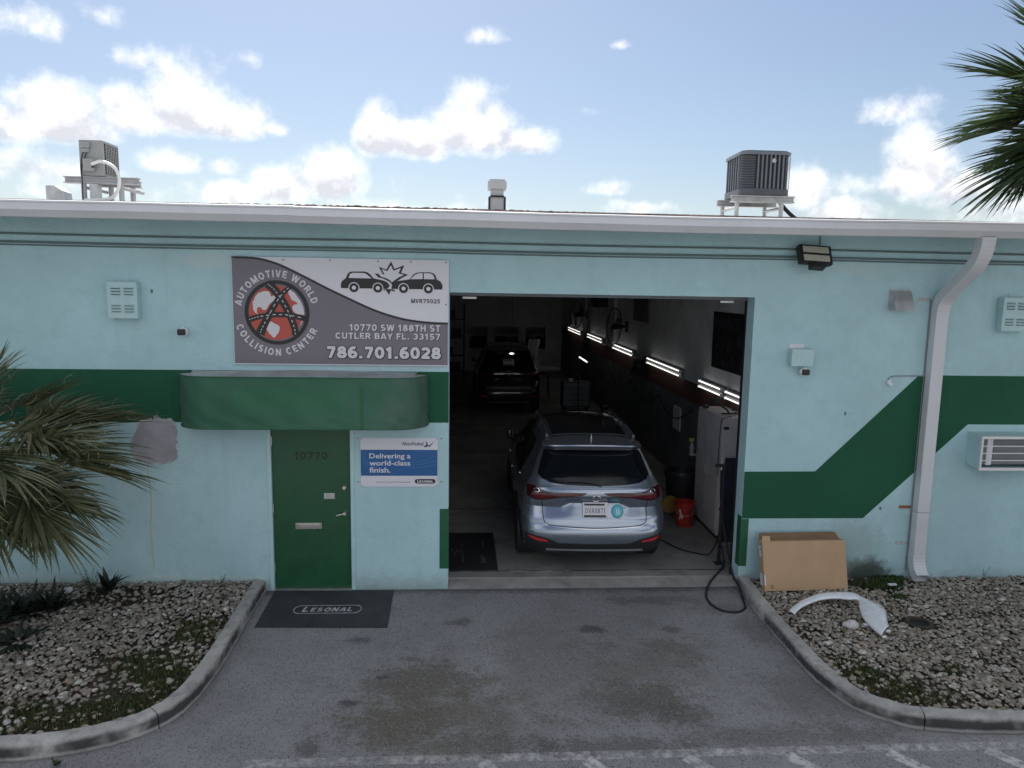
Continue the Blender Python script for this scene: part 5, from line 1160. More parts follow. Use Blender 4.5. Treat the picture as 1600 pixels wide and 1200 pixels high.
# ------------------------------------------------------------------ things inside the bay
po = thing('steel_post', 'thin black post standing inside the right edge of the bay', 'post', (5.66, .62, FZ))
b = MB(); b.bbox(5.638, 5.675, .60, .635, FZ, 1.40, .004); b.build('post', M['black_metal'], po); MB().bbox(5.55, 5.68, .58, .65, 1.37, 1.41, .006).build('top_plate', M['black_metal'], po); MB().bbox(5.60, 5.71, .56, .68, FZ, FZ+.012, .004).build('base_plate', M['black_metal'], po)
for z in (.35, .8, 1.1): MB().bbox(5.63, 5.684, .592, .6435, z-.015, z+.015, .003).build('clip', M['black_metal'], po)
cb_ = thing('steel_cabinet', 'tall stained white steel cabinet behind the right bay corner', 'cabinet', (6.16, 2.0, FZ))
MB().bbox(5.93, 6.36, 1.52, 2.55, FZ+.06, 1.86, .008).build('case', M['cab_white'], cb_)
for y0, y1 in ((1.545, 2.02), (2.03, 2.525)):
    d = MB().bbox(5.915, 5.929, y0, y1, FZ+.11, 1.80, .003).build('door', M['cab_white'], cb_)
    MB().bbox(5.895, 5.914, (y1-.06 if y0 < 1.9 else y0+.03), (y1-.03 if y0 < 1.9 else y0+.06), .90, 1.05, .004).build('handle', M['galv'], d)
MB().bbox(6.00, 6.34, 1.507, 1.519, FZ+.12, 1.72, .003).build('end_panel', M['cab_white'], cb_); MB().box(5.95, 6.34, 1.54, 2.53, FZ, FZ+.06).build('plinth', M['black_metal'], cb_)
MB().bbox(5.955, 6.03, 1.49, 1.506, 1.695, 1.735, .003).build('latch', M['black_plastic'], cb_)
dp = tag(MB().bbox(5.97, 6.30, 1.40, 1.43, FZ, 1.30, .004, Matrix.Identity(4)).build('dark_board', M['blue_dark']), 'dark upright board leaning on the front of the white cabinet', 'board')
ar = thing('bench_tool', 'dark jointed tool lying on top of the white cabinet', 'tool', (6.1, 1.9, 1.86))
b = MB(); b.tube([(6.0, 1.75, 1.885), (6.34, 1.72, 1.89)], .012, 6); b.tube([(6.12, 1.74, 1.885), (6.14, 1.95, 1.92), (6.05, 2.1, 1.99)], .016, 6); b.bbox(5.97, 6.08, 2.06, 2.14, 1.96, 2.05, .01); b.tube([(6.2, 1.75, 1.88), (6.26, 1.82, 1.93), (6.22, 1.9, 1.91)], .01, 6); b.build('arm', M['black_metal'], ar, smooth=True)
MB().bbox(5.95, 6.02, 2.35, 2.45, 1.862, 1.90, .008).build('base', M['black_plastic'], ar)
tag(MB().tube(smooth_poly([(6.10, 1.60, 1.872), (5.97, 1.52, 1.86), (5.91, 1.50, 1.78), (5.90, 1.50, 1.3), (5.89, 1.48, 1.02)], 6, False), .006, 6).build('cord', M['black_plastic'], smooth=True), 'thin black cord hanging over the front corner of the white cabinet', 'cord')
ys = thing('spray_bottle', 'grey spray bottle with yellowish green trigger fixed to the far side of the white cabinet', 'bottle', (5.85, 2.6, 1.1))
b = MB(); b.lathe([(0, 1.08), (.035, 1.08), (.038, 1.20), (.015, 1.25), (.014, 1.28), (0, 1.28)], (5.87, 2.62, 0), 14); b.build('bottle', M['gray_plastic'], ys, smooth=True); MB().bbox(5.82, 5.90, 2.60, 2.64, 1.28, 1.33, .008).build('trigger', M['poster_green'], ys); MB().box(5.83, 5.93, 2.556, 2.66, 1.06, 1.079).build('shelf', M['galv'], ys)
bk = thing('red_bucket', 'red plastic bucket on the shop floor beside the white cabinet', 'bucket', (5.66, 2.18, FZ))
b = MB(); b.lathe([(0, FZ+.004), (.128, FZ+.004), (.132, FZ+.012), (.148, FZ+.30), (.156, FZ+.30), (.156, FZ+.315), (.149, FZ+.318), (.151, FZ+.365), (.157, FZ+.367), (.157, FZ+.38), (.145, FZ+.38), (.128, FZ+.02), (0, FZ+.018)], (5.66, 2.18, 0), 32); b.build('bucket', M['red_plastic'], bk, smooth=True)
b = MB()
def on_bucket(a, z): r_ = .133+.016*(z-FZ)/.3+.0025; return (5.66+r_*math.cos(R(a)), 2.18+r_*math.sin(R(a)), z)
for (a0, z0, a1, z1) in ((222,.12,228,.16),(228,.2,236,.24),(220,.24,232,.28),(236,.14,244,.2),(226,.16,234,.2)): b.add([on_bucket(a0,FZ+z0), on_bucket(a1,FZ+z0), on_bucket(a1,FZ+z1), on_bucket(a0,FZ+z1)], [(0,1,2,3)])
b.build('white_print', M['label'], bk, fix=False)
b = MB()
for k in range(5): z = FZ+.08+k*.042; b.add([on_bucket(283,z), on_bucket(297,z), on_bucket(297,z+.03), on_bucket(283,z+.03)], [(0,1,2,3)])
b.build('dark_print', M['black_plastic'], bk, fix=False)
MB().tube([(5.66+.16*math.cos(R(a)), 2.18+.16*math.sin(R(a)), FZ+.31-.12*math.sin(R((a-170)))) for a in range(170, 351, 12)], .003, 5).build('handle', M['galv'], bk)
tag(MB().lathe([(0, -.02), (.13, -.02), (.145, -.005), (.145, .02), (0, .025)], (5.53, 2.52, FZ+.22), 24, 'Y').build('polishing_pad', M['yellow'], smooth=True), 'yellow round pad standing behind the red bucket', 'polishing pad')
bn = thing('trash_bin', 'black round trash bin beside the white cabinet, behind the red bucket', 'trash bin', (5.86, 2.95, FZ))
MB().lathe([(0, FZ+.004), (.22, FZ+.004), (.27, FZ+.62), (.29, FZ+.62), (.29, FZ+.66), (.265, FZ+.66), (.215, FZ+.05), (0, FZ+.04)], (5.84, 2.98, 0), 28).build('bin', M['black_plastic'], bn, smooth=True)
MB().lathe([(.285, FZ+.58), (.296, FZ+.64), (.285, FZ+.68), (.262, FZ+.675)], (5.84, 2.98, 0), 28).build('bag_rim', M['black_plastic'], bn, smooth=True)
# tube lamps along the right inner wall
def lamp(y0, y1, z, label, angle=0):
    t = thing('tube_lamp', label, 'tube lamp', (IX, y0, z), 'fluorescent tube lamps along the inner right wall'); l = y1-y0
    b = MB(); b.add([(-.006, 0, .10), (-.006, 0, -.08), (-.055, 0, -.055), (-.075, 0, .0), (-.055, 0, .075), (-.006, l, .10), (-.006, l, -.08), (-.055, l, -.055), (-.075, l, .0), (-.055, l, .075)], [(0,1,2,3,4), (9,8,7,6,5), (0,5,6,1), (1,6,7,2), (2,7,8,3), (3,8,9,4), (4,9,5,0)])
    b.build('housing', M['gray_plastic'], t, local=True)
    for z_ in (.055, -.040):
        MB().cyl((-.088, .04, z_), (-.088, l-.04, z_), .0105, n=10).build('tube', M['tube'], t, smooth=True, local=True)
        for y in (.0, l-.04):
            MB().bbox(-.108, -.05, y, y+.038, z_-.024, z_+.024, .004).build('socket', M['white_metal'], t, local=True)
    return t
lamp(1.25, 2.46, 2.055, 'lit twin tube lamp nearest the bay opening, partly behind the jamb'); lamp(2.58, 3.74, 2.06, 'lit short twin tube lamp above the white cabinet, second from the opening')
lamp(4.81, 7.38, 2.09, 'lit long twin tube lamp with greenish glow, third from the opening'); lamp(8.73, 11.2, 2.10, 'lit long twin tube lamp below the nearer wall fan'); lamp(12.72, 15.4, 2.11, 'lit long twin tube lamp between the two wall fans'); lamp(16.82, 20.0, 2.075, 'lit tube lamp farthest back on the inner right wall')
il = thing('inspection_lamp', 'short lit work lamp on a stand deep inside the bay', 'work lamp', (5.9, 12.4, FZ))
g0 = np.array(W(905.5, 558, 12.2)); g1 = np.array(W(917, 565.5, 11.6))
MB().cyl(g0, g1, .02, n=8).build('tube', M['tube'], il); b = MB(); b.cyl((g0[0], g0[1], FZ), g0, .015, n=8); b.bbox(g0[0]-.25, g0[0]+.25, g0[1]-.2, g0[1]+.2, FZ, FZ+.03, .005); b.build('stand', M['black_metal'], il)
ol = thing('lit_lamp', 'small bright oval lamp over the dark vehicle at the back of the bay', 'lamp', tuple(W(799.5, 552.5, 11.3)))
og = W(799.5, 552.5, 11.3)  # glowing oval and its cord are added in place of a reflected light
b = MB(); b.lathe([(0, -.02), (.03, -.018), (.045, 0), (.03, .018), (0, .02)], (0,0,0), 16, 'Y'); b.v = [(og[0]+x*1.5, og[1]+y, og[2]+z*.62) for x, y, z in b.v]; b.build('diffuser', M['tube'], ol, smooth=True); MB().cyl((og[0], og[1]+.02, og[2]), (og[0], og[1]+.03, 4.40), .006, n=6).build('cord', M['black_plastic'], ol)
wp = thing('paper_sheet', 'hanging grey paper sheet on the dark wainscot below the lit tube lamps', 'sheet', (IX, 5.3, 1.0))
MB().box(IX-.03, IX-.006, 4.9, 5.35, .98, 1.42).build('sheet', M['inner_white'], wp)
for k_, (y0_, y1_, lab_) in enumerate(((4.2, 6.6, 'drooping dark cable on the wainscot above the hanging paper sheet'), (6.4, 8.9, 'drooping dark cable on the wainscot below the near wall fan'), (9.0, 12.0, 'drooping dark cable on the wainscot deep in the bay'))):
    tag(MB().tube([(IX-.03, y0_+(y1_-y0_)*t/14, 1.52-.35*math.sin(math.pi*t/14)-.05*k_) for t in range(15)], .012, 5).build('cable', M['black_rubber'], smooth=True), lab_, 'cable')
cl_ = thing('clamp_tool', 'dark clamp tool hanging at the wall between the lit tube lamps', 'tool', (IX-.1, 8.0, 2.0))
b = MB(); b.tube([(IX-.06, 7.55, 2.15), (IX-.16, 7.75, 2.0), (IX-.12, 8.05, 1.95), (IX-.16, 8.4, 1.75)], .03, 6); b.bbox(IX-.2, IX-.03, 7.8, 8.2, 1.85, 2.05, .02); b.tube([(IX-.16, 8.4, 1.75), (IX-.1, 8.7, 1.62), (IX-.2, 8.5, 1.55)], .025, 6); b.build('clamp', M['black_metal'], cl_, smooth=True)
cmp_ = thing('air_compressor', 'dark tool machine on the floor by the wainscot beyond the silver SUV', 'compressor', (5.7, 7.9, FZ))
b = MB(); b.cyl((5.55, 7.5, .42), (5.55, 8.5, .42), .2, n=18); b.build('tank', M['slate'], cmp_, smooth=True); b = MB(); b.bbox(5.42, 5.68, 7.7, 8.1, .62, .86, .02); b.cyl((5.55, 8.2, .6), (5.55, 8.2, .92), .1, n=12); b.build('pump', M['black_metal'], cmp_, smooth=True)
for y_ in (7.6, 8.4): MB().cyl((5.4, y_, .14), (5.7, y_, .14), .09, n=12).build('wheel', M['black_rubber'], cmp_)
# poster
ps = thing('wall_poster', 'dark paint poster on the inner right wall above the tube lamps', 'poster', (IX, 2.6, 2.4))
MB().box(IX-.012, IX-.002, 1.55, 3.36, 2.405, 3.325).build('sheet', M['poster'], ps)
b = MB(); vs_, fs_ = fit_text('PAINT &', 3.28, 1.75, 3.03, 3.25, bold=.02); b.add([(IX-.014, a, z) for a, z in vs_], fs_)
rr2 = random.Random(5)
for k in range(26):
    y = rr2.uniform(1.7, 3.2); z = rr2.uniform(2.47, 2.93); w_ = rr2.uniform(.02, .07); h_ = rr2.uniform(.03, .12)
    b.add([(IX-.014, y-w_, z-h_), (IX-.014, y+w_, z-h_), (IX-.014, y+w_*.6, z+h_), (IX-.014, y-w_*.6, z+h_)], [(0,1,2,3)])
b.build('print', M['poster_text'], ps, fix=False)
# wall fans
def fan(y, z, r_, label):
    t = thing('wall_fan', label, 'fan', (IX-.02, y, z), 'round wall fans inside the bay')
    cx = -.34
    mrot = Matrix.Translation((cx, 0, 0)) @ Matrix.Rotation(R(-35), 4, 'Z')
    b = MB(); b.tube([tuple(mrot @ Vector((0, r_*math.cos(R(a)), r_*math.sin(R(a))))) for a in range(0, 360, 12)], .016, 6, True); b.build('rim', M['black_metal'], t, local=True, smooth=True)
    b = MB()
    for k in (.3, .55, .8): b.tube([tuple(mrot @ Vector((-.06*(1-k), k*r_*math.cos(R(a)), k*r_*math.sin(R(a))))) for a in range(0, 360, 15)], .004, 4, True)
    for a in range(0, 360, 15): b.tube([tuple(mrot @ Vector((-.07, .05*math.cos(R(a)), .05*math.sin(R(a))))), tuple(mrot @ Vector((0, r_*math.cos(R(a)), r_*math.sin(R(a)))))], .004, 4)
    b.build('guard', M['black_metal'], t, local=True)
    for k in range(3):
        pts = []
        for (rr_, aa, xx) in ((.10, 0, .02), (.9, -16, .05), (.95, 20, .0), (.80, 42, -.03), (.12, 50, -.02)): pts.append(tuple(mrot @ Vector((xx, rr_*r_*math.cos(R(aa+120*k)), rr_*r_*math.sin(R(aa+120*k))))))
        MB().add(pts, [(0,1,2,3,4)]).build('blade', M['slate'], t, local=True, fix=False)
    b = MB(); b.cyl(tuple(mrot @ Vector((-.05, 0, 0))), tuple(mrot @ Vector((.20, 0, 0))), .075, n=16); b.build('motor', M['black_metal'], t, local=True, smooth=True)
    b = MB(); b.bbox(-.24, -.0, -.03, .03, -.03, .03, .006); b.bbox(-.03, .0, -.11, .11, -.14, .14, .006); b.build('bracket', M['black_metal'], t, local=True)
    return t
f0 = fan(9.75, 2.72, .46, 'nearer dark round wall fan above the tube lamps'); copy_thing(f0, (IX-.02, 16.1, 2.78), 'farther dark round wall fan, deeper in the bay')
hb = thing('hanging_panel', 'dark brown panel hanging high on the inner right wall above the near fan', 'panel', (IX, 8.3, 2.9)); MB().bbox(IX-.05, IX-.002, 7.6, 9.0, 2.92, 3.75, .006).build('panel', M['inner_dark'], hb)
hb2 = thing('wall_speaker', 'small dark box mounted high on the inner wall between the fans', 'box', (IX, 13, 3.1)); MB().bbox(IX-.3, IX-.002, 12.5, 13.6, 3.13, 3.5, .01).build('box', M['black_metal'], hb2)
# dim things deep in the bay
cart = thing('tool_cart', 'dark tool cart by the wainscot deep in the bay', 'cart', (4.6, 9.6, FZ))
cg = G(898, 640, FZ); cart.location = (cg[0], cg[1], FZ); ORI[cart.name_full] = Vector((cg[0], cg[1], FZ))
MB().bbox(-.42, .42, -.25, .25, .12, .86, .01).build('case', M['black_metal'], cart, local=True)
for k in range(4): MB().bbox(-.38, .38, -.265, -.251, .15+k*.175, .31+k*.175, .005).build('drawer', M['slate'], cart, local=True)
for sx in (-.34, .34):
    for sy in (-.18, .18): MB().cyl((sx-.02, sy, .06), (sx+.02, sy, .06), .058, n=12).build('caster', M['black_rubber'], cart, local=True)
b = MB(); b.tube([(.1, 0, .87), (.12, .02, 1.0), (.05, .0, 1.08)], .02, 6); b.bbox(-.22, -.08, -.1, .08, .861, .95, .01); b.build('spray_gun', M['galv'], cart, local=True)
ws = thing('panel_stand', 'pale car panel resting on a work stand deep in the bay', 'work stand', (4.2, 9.5, FZ))
pg = G(838, 622, FZ); ws.location = (pg[0], pg[1], FZ); ORI[ws.name_full] = Vector((pg[0], pg[1], FZ))
b = MB()
for sx in (-.4, .4): b.tube([(sx, -.3, 0), (sx*.9, 0, .85), (sx, .3, 0)], .018, 6)
b.tube([(-.4, 0, .82), (.4, 0, .82)], .018, 6); b.build('trestle', M['black_metal'], ws, local=True)
b = MB(); vs = []
for i in range(9):
    for j in range(7):
        u = -1+i/4; v = -1+j/3; vs.append((u*.75, v*.32*(1-.25*u*u), .95+.10*(1-u*u)*(1-v*v*.6)+.05*u))
b.add(vs, [(i*7+j, (i+1)*7+j, (i+1)*7+j+1, i*7+j+1) for i in range(8) for j in range(6)]); b.build('panel', M['inner_white'], ws, local=True, smooth='all', fix=False)
dw = thing('draped_sheet', 'pale crumpled masking sheet hanging beside the dark vehicle at the back', 'sheet', tuple(G(832, 600, FZ)))
b = MB(); vs = []
for i in range(10):
    for j in range(8): vs.append((-.22+.44*i/9+.05*math.sin(j*1.1), .06*math.sin(i*1.9+j*.6), .35+1.35*j/7+.02*math.sin(i*2)))
b.add(vs, [(i*8+j, (i+1)*8+j, (i+1)*8+j+1, i*8+j+1) for i in range(9) for j in range(7)]); b.build('sheet', M['inner_white'], dw, local=True, smooth='all', fix=False); MB().cyl((0, .12, 0), (0, .12, 1.75), .02, n=8).build('pole', M['black_metal'], dw, local=True)
sh = thing('storage_shelf', 'dark blue storage shelf against the back left of the bay', 'shelf', (1.75, 19.5, FZ))
for x in (1.0, 2.15):
    for y in (19.2, 19.7): MB().box(x-.025, x+.025, y-.025, y+.025, FZ, 3.0).build('upright', M['blue_dark'], sh)
for z in (.4, 1.0, 1.7, 2.4): MB().box(1.0, 2.15, 19.22, 19.68, z, z+.03).build('shelf_board', M['blue_dark'], sh)
for wh, x, z in (('left box on the lowest', 1.25, .43), ('right box on the lowest', 1.8, .43), ('only box on the second', 1.5, 1.03), ('left box on the third', 1.3, 1.73), ('right box on the third', 1.85, 1.73), ('only box on the top', 1.6, 2.43)): tag(MB().bbox(x-.2, x+.2, 19.26, 19.62, z, z+.32, .01).build('storage_box', M['black_plastic']), 'dark storage box, '+wh+' board of the blue shelf', 'box', 'boxes on the blue shelf')
tag(MB().box(5.05, 5.22, BY-.075, BY-.061, 1.15, 1.75).build('notice', M['poster_green']), 'yellowish green notice on the back wall near the right window', 'notice')

# ------------------------------------------------------------------ vehicles
def interp(z, tab):
    zs = [t[0] for t in tab]; return float(np.interp(z, zs, [t[1] for t in tab]))
YR = [(.27,.17),(.34,.07),(.42,.02),(.50,.0),(.58,.0),(.62,.012),(.66,.04),(.72,.052),(.75,.062),(.82,.098),(.88,.128),(.918,.150),(.935,.148),(.98,.118),(1.015,.098),(1.03,.096),(1.07,.10),(1.11,.115),(1.15,.155),(1.22,.215),(1.53,.50),(1.555,.50),(1.57,.46),(1.595,.452),(1.61,.47)]
WD = [(.27,.92),(.36,.965),(.55,.985),(.75,.995),(.92,.988),(1.02,.968),(1.08,.945),(1.14,.915),(1.30,.845),(1.50,.75),(1.56,.715),(1.61,.68)]
YF = [(.27,4.95),(.36,5.05),(.6,5.1),(.85,5.06),(.98,4.92),(1.04,4.5),(1.08,3.98),(1.12,3.86),(1.3,3.55),(1.5,3.2),(1.58,3.05),(1.61,2.98)]
def rear_y(x, z):
    w = interp(z, WD); wr_ = w*(.93 if z < 1.2 else .91); s = min(1., abs(x)/wr_); k = 1 if z < 1.2 else .8
    sh = min(1, max(0, (abs(x)-.30)/.16)); sh = sh*sh*(3-2*sh); band = max(0, 1-abs(z-.885)/.125); z = z+.062*sh*band      # trapezoid plate recess
    return interp(z, YR)+(.05*s*s+.17*s**9)*k
def side_x(y, z):
    w = interp(z, WD); wr_ = w*(.93 if z < 1.2 else .91); y0 = interp(z, YR)+.22; y1 = interp(z, YF)-.5
    t = min(1, max(0, (y-y0)/1.0)); t2 = min(1, max(0, (y1-y)/1.0)); f = (wr_/w)+(1-wr_/w)*(t*t*(3-2*t)); f2 = .88+.12*(t2*t2*(3-2*t2))
    fl = 1.0+.012*(math.exp(-((y-.95)/.42)**2)+math.exp(-((y-4.08)/.42)**2))*math.exp(-((z-.72)/.25)**2)
    crease = 1-.010*math.exp(-((z-.86)/.05)**2)
    return w*min(f, f2)*fl*crease
def half_ring(z, nr=18, ns=64, nf=14):
    p = []; w = interp(z, WD); kr = .93 if z < 1.2 else .91; wr_ = w*kr
    for i in range(nr): s = (i/nr)**.75; p.append((wr_*s, rear_y(wr_*s, z)))
    y0 = rear_y(wr_, z); y1 = interp(z, YF)-.5
    for i in range(ns+1):
        y = y0+(y1-y0)*i/ns; p.append((side_x(max(y, interp(z, YR)+.22), z), y))
    wf = p[-1][0]
    for i in range(1, nf+1):
        s = 1-i/nf; p.append((wf*s, interp(z, YF)-(.10*s*s+.40*s**6)))
    return p
def build_suv(name, label, paint, plate_text, dark=False, group=None):
    car = thing(name, label, 'car', (0,0,0), group); P = dict(local=True)
    levels = [.27,.31,.35,.39,.43,.47,.51,.55,.59,.62,.645,.67,.70,.73,.75,.78,.81,.84,.87,.90,.925,.95,.975,1.0,1.015,1.03,1.05,1.07,1.09,1.11,1.13,1.16,1.20,1.25,1.30,1.36,1.42,1.48,1.53,1.545,1.56,1.575,1.595,1.61]
    rings = []
    for z in levels:
        h = half_ring(z); rings.append([(x, y, z) for x, y in h])
    ytop = [p[1] for p in rings[-1]]
    ze = lambda y: float(np.interp(y, [.45, .8, 1.3, 2.0, 2.5, 2.8, 3.0], [1.612, 1.638, 1.656, 1.660, 1.640, 1.610, 1.575]))
    rings.append([(x*.985, y+.012*(1 if y < 1.5 else -1), ze(y)) for x, y, z in rings[-1]])
    n = len(rings[0]); verts = []; faces = []
    for rg in rings:
        verts += rg; verts += [(-x, y, z) for x, y, z in rg]
    def vid(r_, i, s): return r_*2*n+s*n+i
    wc = ((.95, .385), (4.08, .385)); RA = .425
    for r_ in range(len(rings)-1):
        for i in range(n-1):
            for s in (0, 1):
                a, c, d, e = vid(r_, i, s), vid(r_, i+1, s), vid(r_+1, i+1, s), vid(r_+1, i, s)
                m = [sum(verts[k][j] for k in (a, c, d, e))/4 for j in range(3)]
                if abs(m[0]) > .70 and any(math.hypot(m[1]-wy, m[2]-wz) < RA for wy, wz in wc): continue
                faces.append((a, c, d, e) if s == 0 else (e, d, c, a))
    # roof skin
    K = 9; top = len(rings)-1; base = len(verts); ids = {}
    for i in range(n):
        x, y, z = rings[top][i]
        for k in range(K+1):
            if k == 0: ids[i, k] = vid(top, i, 0)
            elif k == K: ids[i, k] = vid(top, i, 1)
            else:
                s = 1-2*k/K; fade = max(0, min(1, (y-.46)/.5))*max(0, min(1, (2.97-y)/.5)); verts.append((x*s, y, z+.055*(1-abs(s)**2.6)*(.25+.75*fade)*(abs(x) > .05))); ids[i, k] = len(verts)-1
    for i in range(n-1):
        for k in range(K): faces.append((ids[i, k], ids[i+1, k], ids[i+1, k+1], ids[i, k+1]))
    body_roof = [f for f in faces]
    bm_ = MB(); bm_.add(verts, faces); body = bm_.build('body', paint, car, smooth=True, **P)
    bm_ = MB(); h = rings[0]; bm_.add([p for p in h]+[(-x, y, z) for x, y, z in h[::-1]], [tuple(range(2*n))]); bm_.build('underbody', M['black_metal'], car, fix=False, **P)
    def rear_patch(cols, off, nz_=6):
        """cols: list of (x, z_low, z_high)"""
        b = MB(); vs = []
        for (x, za, zb) in cols:
            for j in range(nz_+1):
                z = za+(zb-za)*j/nz_; vs.append((x, rear_y(x, z)-off, z))
        m = nz_+1
        return b.add(vs, [(i*m+j, (i+1)*m+j, (i+1)*m+j+1, i*m+j+1) for i in range(len(cols)-1) for j in range(nz_)])
    def cols(xs, lo, hi): return [(x, float(np.interp(x, [p[0] for p in lo], [p[1] for p in lo])), float(np.interp(x, [p[0] for p in hi], [p[1] for p in hi]))) for x in xs]
    # rear window
    xs = np.linspace(-.725, .725, 33)
    lo = [(-.725,1.262),(-.69,1.220),(-.58,1.180),(-.35,1.158),(0,1.150),(.35,1.158),(.58,1.180),(.69,1.220),(.725,1.262)]; hi = [(-.725,1.270),(-.69,1.375),(-.64,1.515),(-.60,1.528),(0,1.530),(.60,1.528),(.64,1.515),(.69,1.375),(.725,1.270)]
    rwn = rear_patch(cols(xs, lo, hi), .006, 10).build('rear_window', M['glass'], car, smooth='all', fix=False, **P)
    b = MB(); b.tube([(x, rear_y(x, z)-.022, z) for x, z in smooth_poly([(-.36, 1.193), (-.18, 1.195), (-.02, 1.178), (.08, 1.155)], 4, False)], .008, 5); b.build('wiper', M['black_plastic'], car, smooth=True, **P)
    # spoiler lip
    b = MB(); vs = []
    pr = ((.012,1.538),(-.03,1.550),(-.06,1.578),(-.055,1.592),(.02,1.602),(.10,1.612))
    for x in np.linspace(-.655, .655, 25):
        yb = .452+.055*(x/.64)**2*.8+.16*abs(x/.64)**7*.6
        for dy, z in pr: vs.append((x, yb+dy, z+.028*(1-(abs(x)/.66)**2.4)*(z > 1.57)))
    m = len(pr); b.add(vs, [(i*m+j, (i+1)*m+j, (i+1)*m+j+1, i*m+j+1) for i in range(24) for j in range(m-1)]+[tuple(range(m)), tuple(range(24*m, 25*m))]); b.build('spoiler', paint, car, smooth=True, **P)
    b = MB(); b.tube([(x, .452+.055*(x/.64)**2*.8-.012, 1.546) for x in np.linspace(-.2, .2, 9)], .005, 5); b.build('brake_light', M['tail_dark'], car, **P)
    # tail lights
    for s in (-1, 1):
        t_hi = [(.11,1.070),(.30,1.076),(.50,1.076),(.60,1.080),(.67,1.098),(.76,1.130),(.855,1.128),(.90,1.115)]; t_lo = [(.11,1.064),(.165,1.036),(.24,1.024),(.45,1.008),(.64,.972),(.76,.960),(.83,.985),(.90,1.02)]
        xs = np.linspace(.11, .868, 26); cc_ = cols(xs, t_lo, t_hi)
        if s < 0: cc_ = [(-x, a, c) for x, a, c in cc_]
        tl = rear_patch(cc_, .010, 4).build('tail_light', M['tail_dark'], car, smooth='all', fix=False, **P)
        xs = np.linspace(.20, .80, 20); c2 = cols(xs, [(.20,1.042),(.45,1.026),(.62,.995),(.76,.982),(.80,.99)], [(.20,1.054),(.45,1.050),(.60,1.046),(.66,1.045),(.72,1.055),(.80,1.055)])
        if s < 0: c2 = [(-x, a, c) for x, a, c in c2]
        rear_patch(c2, .014, 2).build('tail_lamp_element', M['tail'], tl, smooth='all', fix=False, **P)
        b = MB(); b.tube([(s*x, rear_y(x, z)-.016, z) for x, z in ell((.745, 1.088), .034, .022, 16)], .006, 5, True); b.build('tail_lamp_ring', M['chrome'], tl, smooth=True, **P)
        # bumper reflector
        c3 = cols(np.linspace(.60, .85, 12), [(.60,.462),(.76,.476),(.85,.518)], [(.60,.486),(.70,.504),(.80,.521),(.85,.527)])
        if s < 0: c3 = [(-x, a, c) for x, a, c in c3]
        rear_patch(c3, .016, 2).build('reflector', M['reflector'], car, smooth='all', fix=False, **P)
    # black lower cladding across the rear and along the sides
    xs = np.linspace(-.885, .885, 45); lo = [(-.885,.285),(.885,.285)]; hi = [(-.885,.545),(-.82,.54),(-.635,.51),(-.54,.48),(-.46,.435),(0,.425),(.46,.435),(.54,.48),(.635,.51),(.82,.54),(.885,.545)]
    rear_patch(cols(xs, lo, hi), .010, 7).build('bumper_cladding', M['clad'], car, smooth='all', fix=False, **P)
    b = MB(); b.tube([(x, rear_y(x, .345)-.018, .345) for x in np.linspace(-.62, .62, 21)], .014, 6); b.build('bumper_trim', M['slate'], car, smooth=True, **P)
    for s in (-1, 1):
        b = MB(); vs = []; ys_ = np.linspace(1.5, 3.68, 30)
        for y in ys_:
            for z in (.275, .34, .40): vs.append((s*(side_x(y, z)+.010), y, z))
        b.add(vs, [(i*3+j, (i+1)*3+j, (i+1)*3+j+1, i*3+j+1) for i in range(29) for j in range(2)]); b.build('sill_cladding', M['clad'], car, smooth='all', fix=False, **P)
        for wy, wz in wc:
            b = MB(); vs = []; na = 40
            for i in range(na+1):
                a = R(-18+216*i/na); 
                for rr_, dx in ((RA-.035, -.02), (RA-.03, .012), (RA+.005, .018), (RA+.035, .006)):
                    y = wy+rr_*math.cos(a); z = max(.27, wz+rr_*math.sin(a)); vs.append((s*(side_x(max(.34, y), z)+dx), y, z))
            b.add(vs, [(i*4+j, (i+1)*4+j, (i+1)*4+j+1, i*4+j+1) for i in range(na) for j in range(3)]); b.build('wheel_arch', M['clad'], car, smooth='all', fix=False, **P)
            b = MB(); vs = []
            for i in range(21):
                a = R(-20+220*i/20)
                for x in (.62, .96): vs.append((s*x, wy+.43*math.cos(a), wz+.43*math.sin(a)))
            b.add(vs, [(2*i, 2*i+2, 2*i+3, 2*i+1) for i in range(20)]+[tuple(range(0, 42, 2))]); b.build('wheel_well', M['black_metal'], car, fix=False, **P)
            # wheel
            st_ = R(-9) if wy > 3 else 0
            w = bpy.data.objects.new('wheel', None); C.objects.link(w); w.parent = car; w.location = (s*.845, wy, wz-.008); w.rotation_euler[2] = st_; w.empty_display_size = .1
            MB().lathe([(.255, -.115), (.33, -.128), (.366, -.118), (.377, -.09), (.379, 0), (.377, .09), (.366, .118), (.33, .128), (.255, .115)], (0,0,0), 40, 'X').build('tyre', M['tyre'], w, smooth=True, **P)
            b = MB()
            for k in range(48):
                a = 2*math.pi*k/48; mm_ = Matrix.Rotation(a, 4, 'X')
                for x0_, x1_ in ((-.105, -.06), (-.05, -.005), (.005, .05), (.06, .105)): b.box(x0_, x1_, -.016, .016, .374, .3835, mm_)
            b.build('tread', M['tyre'], w, **P)
            b = MB(); b.lathe([(0, s*.06), (.05, s*.075), (.06, s*.055), (.235, s*.03), (.25, s*.10), (.262, s*.112), (.262, -s*.10), (.24, -s*.09), (.22, -s*.02), (0, -s*.02)], (0,0,0), 32, 'X')
            for k in range(10):
                mm_ = Matrix.Rotation(2*math.pi*k/10, 4, 'X'); b.bbox(min(s*.05, s*.105), max(s*.05, s*.105), -.016, .016, .045, .25, .006, mm_)
            b.build('rim', M['rim'], w, smooth=True, **P)
